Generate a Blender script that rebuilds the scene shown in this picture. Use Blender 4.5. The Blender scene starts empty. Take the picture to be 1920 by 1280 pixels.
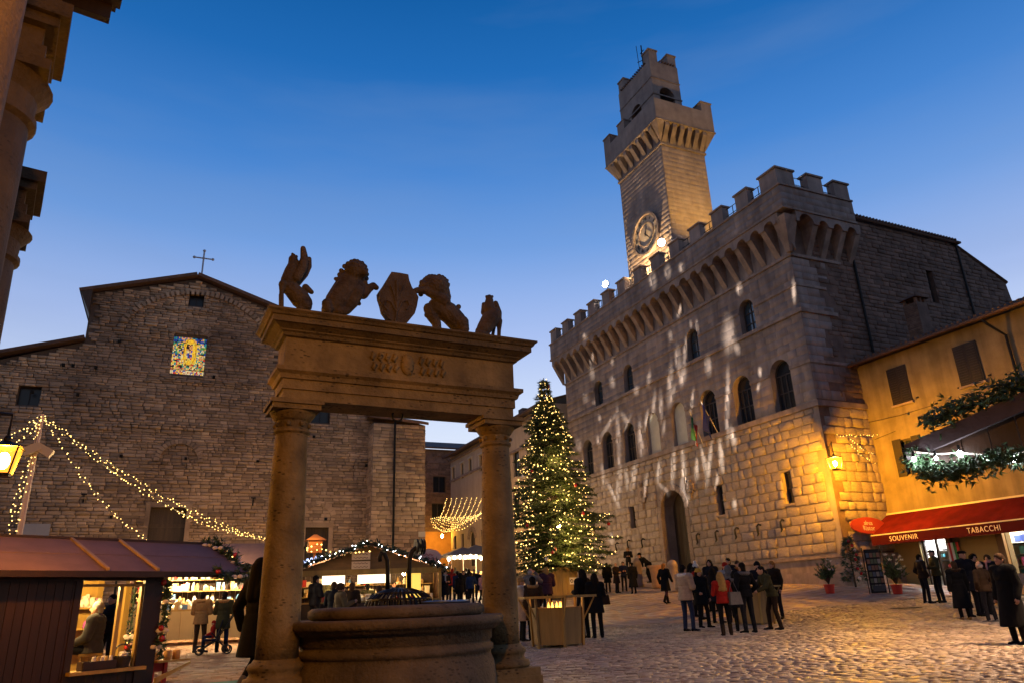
import bpy, bmesh, math, random
import numpy as np
from mathutils import Vector, Matrix, noise
from mathutils.geometry import tessellate_polygon
R = random.Random(11)
NP = np.random.RandomState(5)
S = bpy.context.scene
COL = S.collection
PI = math.pi
rad = math.radians

# ---------------------------------------------------------------- camera
CZ = 1.1                                   # eye height over the paving
YAW, PITCH, ROLL, FPX = rad(24.72), rad(19.66), rad(-2.25), 1360.0
cd = bpy.data.cameras.new('camera')
cam = bpy.data.objects.new('camera', cd)
COL.objects.link(cam)
cd.sensor_width = 36.0
cd.lens = 36.0 * FPX / 1920
cd.clip_start, cd.clip_end = 0.05, 5000
cam.matrix_world = (Matrix.Translation((0, 0, CZ)) @ Matrix.Rotation(-YAW, 4, 'Z')
                    @ Matrix.Rotation(PI / 2 + PITCH, 4, 'X') @ Matrix.Rotation(ROLL, 4, 'Z'))
S.camera = cam
MC = cam.matrix_world.to_3x3()

# ---------------------------------------------------------------- sky (blue hour after sunset)
SUN_AZ = rad(34)                           # the sun went down behind the town hall
W = bpy.data.worlds.new('World')
S.world = W
W.use_nodes = True
wn, wl = W.node_tree.nodes, W.node_tree.links
bg = wn['Background']
tc = wn.new('ShaderNodeTexCoord')
sep = wn.new('ShaderNodeSeparateXYZ'); wl.new(tc.outputs['Generated'], sep.inputs[0])
asn = wn.new('ShaderNodeMath'); asn.operation = 'ARCSINE'; wl.new(sep.outputs[2], asn.inputs[0])
dv = wn.new('ShaderNodeMath'); dv.operation = 'DIVIDE'; wl.new(asn.outputs[0], dv.inputs[0]); dv.inputs[1].default_value = PI / 2
rp = wn.new('ShaderNodeValToRGB'); wl.new(dv.outputs[0], rp.inputs[0])
stops = [(0, (.86, .88, .92)), (9, (.80, .86, .96)), (14, (.64, .74, .95)), (20, (.40, .53, .87)), (27, (.165, .35, .76)),
         (33, (.062, .24, .655)), (40, (.016, .155, .50)), (46, (.006, .113, .39)), (60, (.005, .062, .25)), (90, (.004, .042, .18))]
el = rp.color_ramp.elements
while len(el) < len(stops):
    el.new(.5)
for e, (a, c) in zip(el, stops):
    e.position = a / 90; e.color = (*c, 1)
sunv = (math.sin(SUN_AZ), math.cos(SUN_AZ), 0)
dt = wn.new('ShaderNodeVectorMath'); dt.operation = 'DOT_PRODUCT'; wl.new(tc.outputs['Generated'], dt.inputs[0]); dt.inputs[1].default_value = sunv
mr = wn.new('ShaderNodeMapRange'); wl.new(dt.outputs['Value'], mr.inputs[0])
mr.inputs[1].default_value = -1; mr.inputs[2].default_value = 1; mr.inputs[3].default_value = .50; mr.inputs[4].default_value = 1.06
mul = wn.new('ShaderNodeVectorMath'); mul.operation = 'SCALE'; wl.new(rp.outputs[0], mul.inputs[0]); wl.new(mr.outputs[0], mul.inputs['Scale'])
# thin high cloud, barely there
cn = wn.new('ShaderNodeTexNoise'); cn.inputs['Scale'].default_value = 1.9; cn.inputs['Detail'].default_value = 6
mp = wn.new('ShaderNodeMapping'); mp.inputs['Scale'].default_value = (1, 1, 6); mp.inputs['Rotation'].default_value = (.25, .2, 0); wl.new(tc.outputs['Generated'], mp.inputs[0]); wl.new(mp.outputs[0], cn.inputs[0])
cr = wn.new('ShaderNodeMapRange'); wl.new(cn.outputs[0], cr.inputs[0])
cr.inputs[1].default_value = .45; cr.inputs[2].default_value = .75; cr.inputs[3].default_value = 0; cr.inputs[4].default_value = .26
mx = wn.new('ShaderNodeMix'); mx.data_type = 'RGBA'; wl.new(cr.outputs[0], mx.inputs[0]); wl.new(mul.outputs[0], mx.inputs[6]); mx.inputs[7].default_value = (.22, .33, .56, 1)
sky = wn.new('ShaderNodeTexSky'); sky.sky_type = 'NISHITA'; sky.sun_disc = False
sky.sun_elevation = rad(-2); sky.sun_rotation = SUN_AZ; sky.altitude = 600; sky.dust_density = .3; sky.ozone_density = 4
m2 = wn.new('ShaderNodeMix'); m2.data_type = 'RGBA'; m2.inputs[0].default_value = .04
wl.new(mx.outputs[2], m2.inputs[6]); wl.new(sky.outputs[0], m2.inputs[7])
wl.new(m2.outputs[2], bg.inputs[0])
bg.inputs[1].default_value = 1.0
sd = bpy.data.lights.new('sun', 'SUN'); sd.energy = .02; sd.angle = rad(20); sd.color = (1, .8, .65)
so = bpy.data.objects.new('sun', sd); COL.objects.link(so)
so.rotation_euler = (rad(88), 0, -SUN_AZ + PI)
S.view_settings.view_transform = 'Standard'
S.view_settings.look = 'None'
S.view_settings.exposure = 0
S.view_settings.gamma = 1
S.view_settings.use_curve_mapping = False
S.cycles.max_bounces = 5
S.cycles.diffuse_bounces = 3
S.cycles.glossy_bounces = 2
S.cycles.transmission_bounces = 3
S.cycles.sample_clamp_indirect = 4
S.cycles.caustics_reflective = False
S.cycles.caustics_refractive = False

# ---------------------------------------------------------------- survey helpers: lines of sight to planes of the square
def ray(px, py):
    return MC @ Vector(((px - 960) / FPX, -(py - 640) / FPX, -1))
def onX(px, py, X):
    d = ray(px, py); t = X / d.x
    return Vector((X, d.y * t, d.z * t + CZ))
def onY(px, py, Y):
    d = ray(px, py); t = Y / d.y
    return Vector((d.x * t, Y, d.z * t + CZ))
def at(px, py, D):
    d = ray(px, py); t = D / math.hypot(d.x, d.y)
    return Vector((d.x * t, d.y * t, d.z * t + CZ))
def sm(t):
    t = min(1, max(0, t)); return t * t * (3 - 2 * t)
def G(x, y):
    yy = min(y, 75)
    b = .065 * 1.5 * math.log1p(math.exp((yy - 22) / 1.5)) if yy < 60 else .065 * (yy - 22)
    return b + .95 * min(1, max(0, (x - 17) / 10)) * sm((y - 13) / 11) + .10 * sm((x - 5) / 5) * sm((y - 9) / 7)
def onG(px, py):
    d = ray(px, py); t = 1.0; h = math.hypot(d.x, d.y)
    while t * h < 90:
        if d.z * t + CZ <= G(d.x * t, d.y * t):
            break
        t += .05
    return Vector((d.x * t, d.y * t, G(d.x * t, d.y * t)))
def pix(p):
    q = MC.transposed() @ (Vector(p) - Vector((0, 0, CZ)))
    return (960 + FPX * q.x / -q.z, 640 - FPX * q.y / -q.z) if q.z < 0 else (-9999, -9999)

# ---------------------------------------------------------------- materials
class NT:
    def __init__(s, m):
        s.m = m; m.use_nodes = True; s.n = m.node_tree.nodes; s.l = m.node_tree.links
        s.b = s.n['Principled BSDF']
    def new(s, t, **k):
        n = s.n.new(t)
        for a, v in k.items():
            setattr(n, a, v)
        return n
    def link(s, a, b):
        s.l.new(a, b)
MATS = {}
def mat(name, col, rough=.7, var=0, scale=3, bump=0, bscale=None, isl=0, metal=0, col2=None, streak=0, obj=0, spec=.4, sheen=0):
    """Principled material: colour mottled by noise (var), grain relief (bump), tone per piece (isl/obj)"""
    if name in MATS:
        return MATS[name]
    m = bpy.data.materials.new(name); t = NT(m); b = t.b
    b.inputs['Roughness'].default_value = rough; b.inputs['Metallic'].default_value = metal
    b.inputs['Specular IOR Level'].default_value = spec
    if sheen: b.inputs['Sheen Weight'].default_value = sheen
    c1 = (*col, 1)
    b.inputs['Base Color'].default_value = c1
    co = t.new('ShaderNodeTexCoord')
    out = None
    if var:
        nz = t.new('ShaderNodeTexNoise'); nz.inputs['Scale'].default_value = scale; nz.inputs['Detail'].default_value = 7; nz.inputs['Roughness'].default_value = .62
        t.link(co.outputs['Object'], nz.inputs[0])
        r = t.new('ShaderNodeMapRange'); r.inputs[1].default_value = .32; r.inputs[2].default_value = .68
        t.link(nz.outputs[0], r.inputs[0])
        mxx = t.new('ShaderNodeMix', data_type='RGBA')
        c2 = col2 or tuple(max(0, c * (1 - var)) for c in col)
        mxx.inputs[6].default_value = (*c2, 1); mxx.inputs[7].default_value = c1
        t.link(r.outputs[0], mxx.inputs[0]); out = mxx.outputs[2]
    if streak:
        mpg = t.new('ShaderNodeMapping'); mpg.inputs['Scale'].default_value = (2.4, 2.4, .18); t.link(co.outputs['Object'], mpg.inputs[0])
        n2 = t.new('ShaderNodeTexNoise'); n2.inputs['Scale'].default_value = 1; n2.inputs['Detail'].default_value = 5; t.link(mpg.outputs[0], n2.inputs[0])
        r2 = t.new('ShaderNodeMapRange'); r2.inputs[1].default_value = .35; r2.inputs[2].default_value = .62; r2.inputs[3].default_value = 1 - streak; r2.inputs[4].default_value = 1
        t.link(n2.outputs[0], r2.inputs[0])
        sc = t.new('ShaderNodeVectorMath', operation='SCALE')
        if out: t.link(out, sc.inputs[0])
        else: sc.inputs[0].default_value = col
        t.link(r2.outputs[0], sc.inputs['Scale']); out = sc.outputs[0]
    if isl or obj:
        g = t.new('ShaderNodeNewGeometry'); oi = t.new('ShaderNodeObjectInfo')
        ad = t.new('ShaderNodeMath', operation='ADD'); t.link(g.outputs['Random Per Island'], ad.inputs[0]); t.link(oi.outputs['Random'], ad.inputs[1])
        fr = t.new('ShaderNodeMath', operation='FRACT'); t.link(ad.outputs[0], fr.inputs[0])
        r3 = t.new('ShaderNodeMapRange'); v = isl or obj; r3.inputs[3].default_value = 1 - v; r3.inputs[4].default_value = 1 + v * .6
        t.link(fr.outputs[0], r3.inputs[0])
        sc = t.new('ShaderNodeVectorMath', operation='SCALE')
        if out: t.link(out, sc.inputs[0])
        else: sc.inputs[0].default_value = col
        t.link(r3.outputs[0], sc.inputs['Scale']); out = sc.outputs[0]
    if out: t.link(out, b.inputs['Base Color'])
    if bump:
        n3 = t.new('ShaderNodeTexNoise'); n3.inputs['Scale'].default_value = bscale or scale * 4; n3.inputs['Detail'].default_value = 6
        t.link(co.outputs['Object'], n3.inputs[0])
        bp = t.new('ShaderNodeBump'); bp.inputs['Strength'].default_value = bump; bp.inputs['Distance'].default_value = .03
        t.link(n3.outputs[0], bp.inputs['Height']); t.link(bp.outputs[0], b.inputs['Normal'])
    MATS[name] = m
    return m
def glow(name, col, st, sample=False):
    if name in MATS: return MATS[name]
    m = bpy.data.materials.new(name); t = NT(m)
    t.b.inputs['Base Color'].default_value = (*[min(1, c) for c in col], 1)
    t.b.inputs['Emission Color'].default_value = (*col, 1); t.b.inputs['Emission Strength'].default_value = st
    if not sample: m.cycles.emission_sampling = 'NONE'
    MATS[name] = m
    return m
def lit(P, A, col):
    """surface of a lamp that gives off P watts over the area A"""
    return glow('lamp_glow_%d_%d_%d' % (P, A * 1e4, col[2] * 100), col, P / (PI * A), True)
def pitted(name, col, col2, rough=.8, dark=.5):
    """weathered travertine: mottling, rain streaks and small dark holes"""
    m = mat(name, col, rough, .45, 2.2, .5, 26, col2=col2, streak=.35)
    t = NT(m); b = t.b
    src = b.inputs['Base Color'].links[0].from_socket
    co = [n for n in t.n if n.bl_idname == 'ShaderNodeTexCoord'][0]
    v = t.new('ShaderNodeTexVoronoi'); v.inputs['Scale'].default_value = 13
    mpg = t.new('ShaderNodeMapping'); mpg.inputs['Scale'].default_value = (1, 1, 2.4); t.link(co.outputs['Object'], mpg.inputs[0])
    nz = t.new('ShaderNodeTexNoise'); nz.inputs['Scale'].default_value = 3.1; nz.inputs['Detail'].default_value = 4; t.link(co.outputs['Object'], nz.inputs[0])
    t.link(mpg.outputs[0], v.inputs['Vector'])
    r = t.new('ShaderNodeMapRange'); r.inputs[1].default_value = .16; r.inputs[2].default_value = .34; r.inputs[3].default_value = 1 - dark; r.inputs[4].default_value = 1
    t.link(v.outputs['Distance'], r.inputs[0])
    th = t.new('ShaderNodeMapRange'); th.inputs[1].default_value = .47; th.inputs[2].default_value = .56; t.link(nz.outputs[0], th.inputs[0])
    mxn = t.new('ShaderNodeMix'); mxn.data_type = 'FLOAT'; mxn.inputs[2].default_value = 1; t.link(th.outputs[0], mxn.inputs[0]); t.link(r.outputs[0], mxn.inputs[3])
    sc = t.new('ShaderNodeVectorMath', operation='SCALE'); t.link(src, sc.inputs[0]); t.link(mxn.outputs[0], sc.inputs['Scale'])
    t.link(sc.outputs[0], b.inputs['Base Color'])
    return m
def planks(name, col, rough=.6, axis='X'):
    """sawn wood: long grain and tone changes"""
    if name in MATS: return MATS[name]
    m = mat(name, col, rough, .4, 3, .15, 30, isl=.25)
    t = NT(m)
    co = [n for n in t.n if n.bl_idname == 'ShaderNodeTexCoord'][0]
    mpg = t.new('ShaderNodeMapping'); mpg.inputs['Scale'].default_value = (2, 2, .25) if axis == 'Z' else (.25, 2, 2)
    t.link(co.outputs['Object'], mpg.inputs[0])
    for n in t.n:
        if n.bl_idname == 'ShaderNodeTexNoise' and not n.inputs[0].links[0].from_node.bl_idname == 'ShaderNodeMapping':
            t.link(mpg.outputs[0], n.inputs[0])
    return m

# ---------------------------------------------------------------- mesh builder
class MB:
    def __init__(s):
        s.v = []; s.f = []; s.mi = []; s.M = None; s.cur = 0
    def add(s, vs, fs):
        o = len(s.v)
        if s.M is not None:
            vs = [s.M @ Vector(p) for p in vs]
        s.v.extend([tuple(p) for p in vs])
        for f in fs:
            s.f.append(tuple(i + o for i in f)); s.mi.append(s.cur)
        return s
    def box(s, c, d, rot=None):
        hx, hy, hz = d[0] / 2, d[1] / 2, d[2] / 2
        vs = [Vector((x, y, z)) for x in (-hx, hx) for y in (-hy, hy) for z in (-hz, hz)]
        if rot is not None: vs = [rot @ p for p in vs]
        c = Vector(c)
        return s.add([p + c for p in vs], [(0, 1, 3, 2), (4, 6, 7, 5), (0, 4, 5, 1), (2, 3, 7, 6), (0, 2, 6, 4), (1, 5, 7, 3)])
    def hexa(s, p8):
        return s.add(p8, [(0, 1, 3, 2), (4, 6, 7, 5), (0, 4, 5, 1), (2, 3, 7, 6), (0, 2, 6, 4), (1, 5, 7, 3)])
    def tube(s, pts, r, n=6, cap=True):
        pts = [Vector(p) for p in pts]; m = len(pts)
        rs = r if isinstance(r, (list, tuple)) else [r] * m
        vs = []; fs = []; up = None
        for i, p in enumerate(pts):
            a = pts[max(0, i - 1)]; b = pts[min(m - 1, i + 1)]
            d = (b - a)
            d = d.normalized() if d.length > 1e-9 else Vector((0, 0, 1))
            if up is None: up = d.orthogonal().normalized()
            up = (up - d * up.dot(d))
            up = up.normalized() if up.length > 1e-6 else d.orthogonal().normalized()
            w = d.cross(up)
            for k in range(n):
                t = 2 * PI * k / n
                vs.append(p + (up * math.cos(t) + w * math.sin(t)) * rs[i])
        for i in range(m - 1):
            for k in range(n):
                fs.append((i * n + k, i * n + (k + 1) % n, (i + 1) * n + (k + 1) % n, (i + 1) * n + k))
        if cap:
            fs.append(tuple(range(n))[::-1]); fs.append(tuple((m - 1) * n + k for k in range(n)))
        return s.add(vs, fs)
    def caps(s, p, q, r1, r2, n=10, sq=1.0):
        """closed tapered capsule"""
        p = Vector(p); q = Vector(q); d = q - p; L = d.length
        d = d / L if L > 1e-6 else Vector((0, 0, 1))
        pts = []; rs = []
        for a in (-90, -60, -30, 0):
            pts.append(p + d * (r1 * math.sin(rad(a)))); rs.append(max(1e-4, r1 * math.cos(rad(a))))
        for a in (0, 30, 60, 90):
            pts.append(q + d * (r2 * math.sin(rad(a)) + 1e-5)); rs.append(max(1e-4, r2 * math.cos(rad(a))))
        return s.tube(pts, rs, n)
    def ell(s, c, r, n=10, m=7, rot=None):
        vs = []; fs = []; c = Vector(c)
        for i in range(m + 1):
            a = PI * i / m
            for k in range(n):
                t = 2 * PI * k / n
                p = Vector((r[0] * math.sin(a) * math.cos(t), r[1] * math.sin(a) * math.sin(t), r[2] * math.cos(a)))
                if i in (0, m): p += Vector((1e-4 * math.cos(t), 1e-4 * math.sin(t), 0))
                if rot is not None: p = rot @ p
                vs.append(c + p)
        for i in range(m):
            for k in range(n):
                fs.append((i * n + k, i * n + (k + 1) % n, (i + 1) * n + (k + 1) % n, (i + 1) * n + k))
        fs.append(tuple(range(n))[::-1]); fs.append(tuple(m * n + k for k in range(n)))
        return s.add(vs, fs)
    def rings(s, rr, n=14, cap=True):
        """loft of elliptical rings (centre, rx, ry)"""
        vs = []; fs = []
        for c, rx, ry in rr:
            for k in range(n):
                t = 2 * PI * k / n
                vs.append((c[0] + rx * math.cos(t), c[1] + ry * math.sin(t), c[2]))
        for i in range(len(rr) - 1):
            for k in range(n):
                fs.append((i * n + k, i * n + (k + 1) % n, (i + 1) * n + (k + 1) % n, (i + 1) * n + k))
        if cap:
            fs.append(tuple(range(n))[::-1]); fs.append(tuple((len(rr) - 1) * n + k for k in range(n)))
        return s.add(vs, fs)
    def lathe(s, c, prof, n=24):
        return s.rings([((c[0], c[1], c[2] + z), r, r) for r, z in prof], n)
    def prism(s, poly, P, n0, n1):
        """polygon in plane coordinates extruded along the plane's normal"""
        m = len(poly)
        vs = [P.at(u, v, n0) for u, v in poly] + [P.at(u, v, n1) for u, v in poly]
        tri = tessellate_polygon([[Vector((u, v, 0)) for u, v in poly]])
        fs = [tuple(t) for t in tri] + [tuple(i + m for i in t) for t in tri]
        fs += [(i, (i + 1) % m, (i + 1) % m + m, i + m) for i in range(m)]
        return s.add(vs, fs)
    def pbox(s, P, u0, u1, v0, v1, n0, n1):
        return s.hexa([P.at(u, v, n) for u in (u0, u1) for v in (v0, v1) for n in (n0, n1)])
    def quad(s, a, b, c, d):
        return s.add([a, b, c, d], [(0, 1, 2, 3)])
    def mesh(s, name, mats, smooth=False):
        me = bpy.data.meshes.new(name)
        me.from_pydata(s.v, [], s.f)
        for m in (mats if isinstance(mats, (list, tuple)) else [mats]):
            me.materials.append(m)
        if any(s.mi): me.polygons.foreach_set('material_index', s.mi)
        if smooth: me.polygons.foreach_set('use_smooth', [True] * len(s.f))
        me.update()
        return me
    def build(s, name, mats, parent=None, smooth=False):
        return obj(name, s.mesh(name, mats, smooth), parent)
class Plane:
    def __init__(s, O, U, V, N):
        s.O, s.U, s.V, s.N = Vector(O), Vector(U), Vector(V), Vector(N)
    def at(s, u, v, n=0):
        return s.O + s.U * u + s.V * v + s.N * n
    def mat(s, u, v, n=0):
        m = Matrix.Identity(4)
        for i in range(3):
            m[i][0], m[i][1], m[i][2] = s.U[i], s.V[i], s.N[i]
        p = s.at(u, v, n)
        m.translation = p
        return m
def wpos(o):
    p = Vector((0, 0, 0))
    while o is not None:
        p += o.location; p += o.matrix_parent_inverse.translation; o = o.parent
    return p
def obj(name, me, parent=None, loc=None):
    o = bpy.data.objects.new(name, me); COL.objects.link(o)
    if parent is not None:
        o.parent = parent
        o.matrix_parent_inverse = Matrix.Translation(-wpos(parent))
    if loc is not None: o.location = loc
    return o
def tag(o, label=None, cat=None, group=None, kind=None):
    if label: o['label'] = label
    if cat: o['category'] = cat
    if group: o['group'] = group
    if kind: o['kind'] = kind
    return o
def thing(name, label, cat, loc=(0, 0, 0), group=None):
    o = bpy.data.objects.new(name, None); COL.objects.link(o)
    o.location = loc; o.empty_display_size = .2
    return tag(o, label, cat, group)
def lamp(name, loc, power, col, r=.1, parent=None, kind='POINT', aim=None, size=None, blend=.4):
    l = bpy.data.lights.new(name, kind); l.energy = power; l.color = col
    l.shadow_soft_size = r
    o = obj(name, l, parent); o.location = loc
    if aim is not None:
        o.rotation_euler = (Vector(aim) - Vector(loc)).to_track_quat('-Z', 'Y').to_euler()
    if kind == 'SPOT':
        l.spot_size = size; l.spot_blend = blend
    return o
def holed(mb, P, outer, holes, n=0):
    """wall face in a plane with openings cut out"""
    loops = [[Vector((u, v, 0)) for u, v in outer]] + [[Vector((u, v, 0)) for u, v in h] for h in holes]
    flat = [p for l in loops for p in l]
    tri = tessellate_polygon(loops)
    mb.add([P.at(p.x, p.y, n) for p in flat], [tuple(t) for t in tri])
def reveal(mb, P, h, d, n=0):
    m = len(h)
    mb.add([P.at(u, v, n) for u, v in h] + [P.at(u, v, n - d) for u, v in h], [(i, (i + 1) % m, (i + 1) % m + m, i + m) for i in range(m)])
def rect(u0, u1, v0, v1):
    return [(u0, v0), (u1, v0), (u1, v1), (u0, v1)]
def arch(u0, u1, v0, v1, n=10):
    r = (u1 - u0) / 2; c = (u0 + u1) / 2
    return [(u0, v0), (u1, v0)] + [(c + r * math.cos(PI * k / n), v1 - r + r * math.sin(PI * k / n)) for k in range(n + 1)]
def inside(poly, x, y):
    c = False; j = len(poly) - 1
    for i in range(len(poly)):
        xi, yi = poly[i]; xj, yj = poly[j]
        if (yi > y) != (yj > y) and x < (xj - xi) * (y - yi) / (yj - yi) + xi: c = not c
        j = i
    return c
def text_mesh(body, size, M, matl, depth=.01, name='lettering', space=1.0, font=None):
    cu = bpy.data.curves.new('t', 'FONT'); cu.body = body; cu.size = size; cu.extrude = depth; cu.align_x = 'CENTER'; cu.align_y = 'CENTER'; cu.space_character = space
    o = bpy.data.objects.new('t', cu); COL.objects.link(o)
    dg = bpy.context.evaluated_depsgraph_get()
    me = bpy.data.meshes.new_from_object(o.evaluated_get(dg))
    bpy.data.objects.remove(o); bpy.data.curves.remove(cu)
    me.name = name; me.transform(M); me.materials.clear(); me.materials.append(matl)
    return me
def remesh(mb, name, mats, vox, smooth_it=3, fac=.5, sub=False):
    """fuse closed primitives into one continuous skin"""
    me0 = mb.mesh(name, mats)
    o = bpy.data.objects.new('tmp', me0); COL.objects.link(o)
    md = o.modifiers.new('r', 'REMESH'); md.mode = 'VOXEL'; md.voxel_size = vox; md.use_smooth_shade = True
    if smooth_it:
        ms = o.modifiers.new('s', 'SMOOTH'); ms.factor = fac; ms.iterations = smooth_it
    dg = bpy.context.evaluated_depsgraph_get()
    me = bpy.data.meshes.new_from_object(o.evaluated_get(dg))
    bpy.data.objects.remove(o); bpy.data.meshes.remove(me0)
    me.name = name
    me.materials.clear()
    for m in (mats if isinstance(mats, (list, tuple)) else [mats]): me.materials.append(m)
    me.polygons.foreach_set('use_smooth', [True] * len(me.polygons))
    return me
# ================================================================ masonry
TPL = np.array([(-1, -1, 0), (1, -1, 0), (1, 1, 0), (-1, 1, 0), (-.96, -.95, .6), (.96, -.95, .6), (.96, .95, .6), (-.96, .95, .6),
                (-.80, -.76, .93), (.80, -.76, .93), (.80, .76, .93), (-.80, .76, .93), (.05, .03, 1.0)])
TPC = TPL.copy(); TPC[8:12, :2] *= 1.12; TPC[8:12, 2] = .99
TF = [(0, 1, 5, 4), (1, 2, 6, 5), (2, 3, 7, 6), (3, 0, 4, 7), (4, 5, 9, 8), (5, 6, 10, 9), (6, 7, 11, 10), (7, 4, 8, 11), (8, 9, 12), (9, 10, 12), (10, 11, 12), (11, 8, 12)]
TPF = np.array([(-1, -1, 0), (1, -1, 0), (1, 1, 0), (-1, 1, 0), (-.97, -.95, 1), (.97, -.95, 1), (.97, .95, 1), (-.97, .95, 1)])
TFF = [(0, 1, 5, 4), (1, 2, 6, 5), (2, 3, 7, 6), (3, 0, 4, 7), (4, 5, 6, 7)]
def block_mesh(name, recs, m, flat=False, jit=.06, smooth=False):
    T = TPC if flat == 'worn' else TPF if flat else TPL; F = TFF if flat is True else TF
    n = len(recs); k = len(T)
    A = np.array([[r[0], r[1], r[2], r[3]] for r in recs], float)          # O U V N
    J = NP.uniform(-jit, jit, (n, k, 3)); J[:, :4, 2] = 0
    if not flat: J[:, 8:, 2] *= 2.2
    if flat == 'worn': J[:, 4:, 2] *= .6
    L = T[None] + J
    V = A[:, 0][:, None, :] + L[..., :1] * A[:, 1][:, None, :] + L[..., 1:2] * A[:, 2][:, None, :] + L[..., 2:3] * A[:, 3][:, None, :]
    V = V.reshape(-1, 3)
    fl = np.concatenate([np.array(f) for f in F]); ln = np.array([len(f) for f in F])
    loops = (fl[None, :] + (np.arange(n) * k)[:, None]).ravel()
    lens = np.tile(ln, n); starts = np.concatenate([[0], np.cumsum(lens)[:-1]])
    me = bpy.data.meshes.new(name)
    me.vertices.add(len(V)); me.vertices.foreach_set('co', V.astype(np.float32).ravel())
    me.loops.add(len(loops)); me.loops.foreach_set('vertex_index', loops.astype(np.int32))
    me.polygons.add(len(lens)); me.polygons.foreach_set('loop_start', starts.astype(np.int32)); me.polygons.foreach_set('loop_total', lens.astype(np.int32))
    if smooth: me.polygons.foreach_set('use_smooth', [True] * len(lens))
    me.materials.append(m); me.update(calc_edges=True)
    return me
def lay(parent, recs, m, name, stuff_name, nparts=250, flat=False, jit=.06, lim=300, smooth=False):
    """the blocks that show largest become parts (shared meshes), the rest one joined part of kind stuff"""
    def share(r):
        x, y = pix(r[0])
        d = (Vector(r[0]) - Vector((0, 0, CZ))).length
        on = -40 < x < 1960 and -40 < y < 1320
        return (Vector(r[1]).length * Vector(r[2]).length) / d ** 2 if on else -d
    recs = sorted(recs, key=share, reverse=True)
    big, rest = recs[:nparts], recs[nparts:]
    var = []
    for k in range(6 if big else 0):
        var.append(block_mesh(name, [(Vector((0, 0, 0)), Vector((1, 0, 0)), Vector((0, 1, 0)), Vector((0, 0, 1)))], m, flat, jit, smooth))
    for i, r in enumerate(big):
        o = bpy.data.objects.new(name, var[i % 6]); COL.objects.link(o)
        if parent is not None:
            o.parent = parent; o.matrix_parent_inverse = Matrix.Translation(-wpos(parent))
        b = Matrix.Identity(4)
        for c in range(3):
            for rr in range(3): b[rr][c] = r[1 + c][rr]
        b.translation = Vector(r[0]); o.matrix_basis = b
    if rest:
        tag(obj(stuff_name, block_mesh(stuff_name, rest, m, flat, jit, smooth), parent), kind='stuff')
def courses(P, poly, holes, v0, v1, hs, ls, gap, ns, urange, skip=None):
    """coursed stones inside a polygon of a plane, clear of the openings"""
    recs = []; v = v0
    hb = [(min(p[0] for p in h), max(p[0] for p in h), min(p[1] for p in h), max(p[1] for p in h)) for h in holes]
    while v < v1 - hs[0] * .4:
        h = min(R.uniform(*hs), v1 - v)
        u = urange[0] - R.uniform(0, ls[0])
        while u < urange[1]:
            l = R.uniform(*ls)
            a, b = max(u, urange[0]), min(u + l, urange[1])
            for (x0, x1, y0, y1) in hb:
                if v + h > y0 + .03 and v < y1 - .03 and b > x0 and a < x1:
                    if a < x0: b = min(b, x0)
                    elif b > x1: a = max(a, x1)
                    else: a = b
            u += l
            if b - a < .08: continue
            c, d = (a + b) / 2, v + h / 2
            if not (inside(poly, a + .02, d) and inside(poly, b - .02, d) and inside(poly, c, v + h - .02) and inside(poly, a + .02, v + h - .01) and inside(poly, b - .02, v + h - .01)): continue
            if skip and skip(c, d): continue
            n = R.uniform(*ns)
            recs.append((P.at(c, d), P.U * ((b - a) / 2 - gap), P.V * (h / 2 - gap), P.N * n))
        v += h
    return recs

# ================================================================ ground
gx = np.concatenate([[-1200, -400, -150, -80], np.arange(-40, 60, 1.0), [60, 80, 150, 400, 1200]])
gy = np.concatenate([[-1200, -400, -100], np.arange(-30, 82, 1.0), [90, 120, 200, 500, 1500]])
gm = MB()
gm.v = [(x, y, G(x, y) - .03) for y in gy for x in gx]
nx = len(gx)
gm.f = [(j * nx + i, j * nx + i + 1, (j + 1) * nx + i + 1, (j + 1) * nx + i) for j in range(len(gy) - 1) for i in range(nx - 1)]
gm.mi = [0] * len(gm.f)
M_dirt = mat('joint_mortar', (.055, .045, .04), .8, .4, 5, .4)
ground = tag(gm.build('ground', M_dirt), kind='structure')
M_sett = mat('sett_stone', (.38, .305, .235), .44, .5, .5, .35, 30, isl=.28, col2=(.16, .115, .095), spec=.5)
M_slab = mat('slab_stone', (.40, .30, .24), .5, .4, 3, .25, 25, isl=.18, col2=(.26, .19, .16), spec=.3)
M_brickp = mat('brick_paver', (.36, .19, .10), .75, .4, 6, .3, 25, isl=.25, spec=.15)
def gtilt(x, y):
    e = .3
    return Vector((1, 0, (G(x + e, y) - G(x - e, y)) / (2 * e))), Vector((0, 1, (G(x, y + e) - G(x, y - e)) / (2 * e)))
recs = []
y = 4.2
def edge_y(x):                                                    # where the rough setts give way to smooth slabs
    return 22.6 + .35 * math.sin(x * .35) - .32 * max(0, x - 15)
CA, SA = math.cos(rad(-17)), math.sin(rad(-17))                       # the rows run slantwise over the square
y = -2.0
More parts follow.
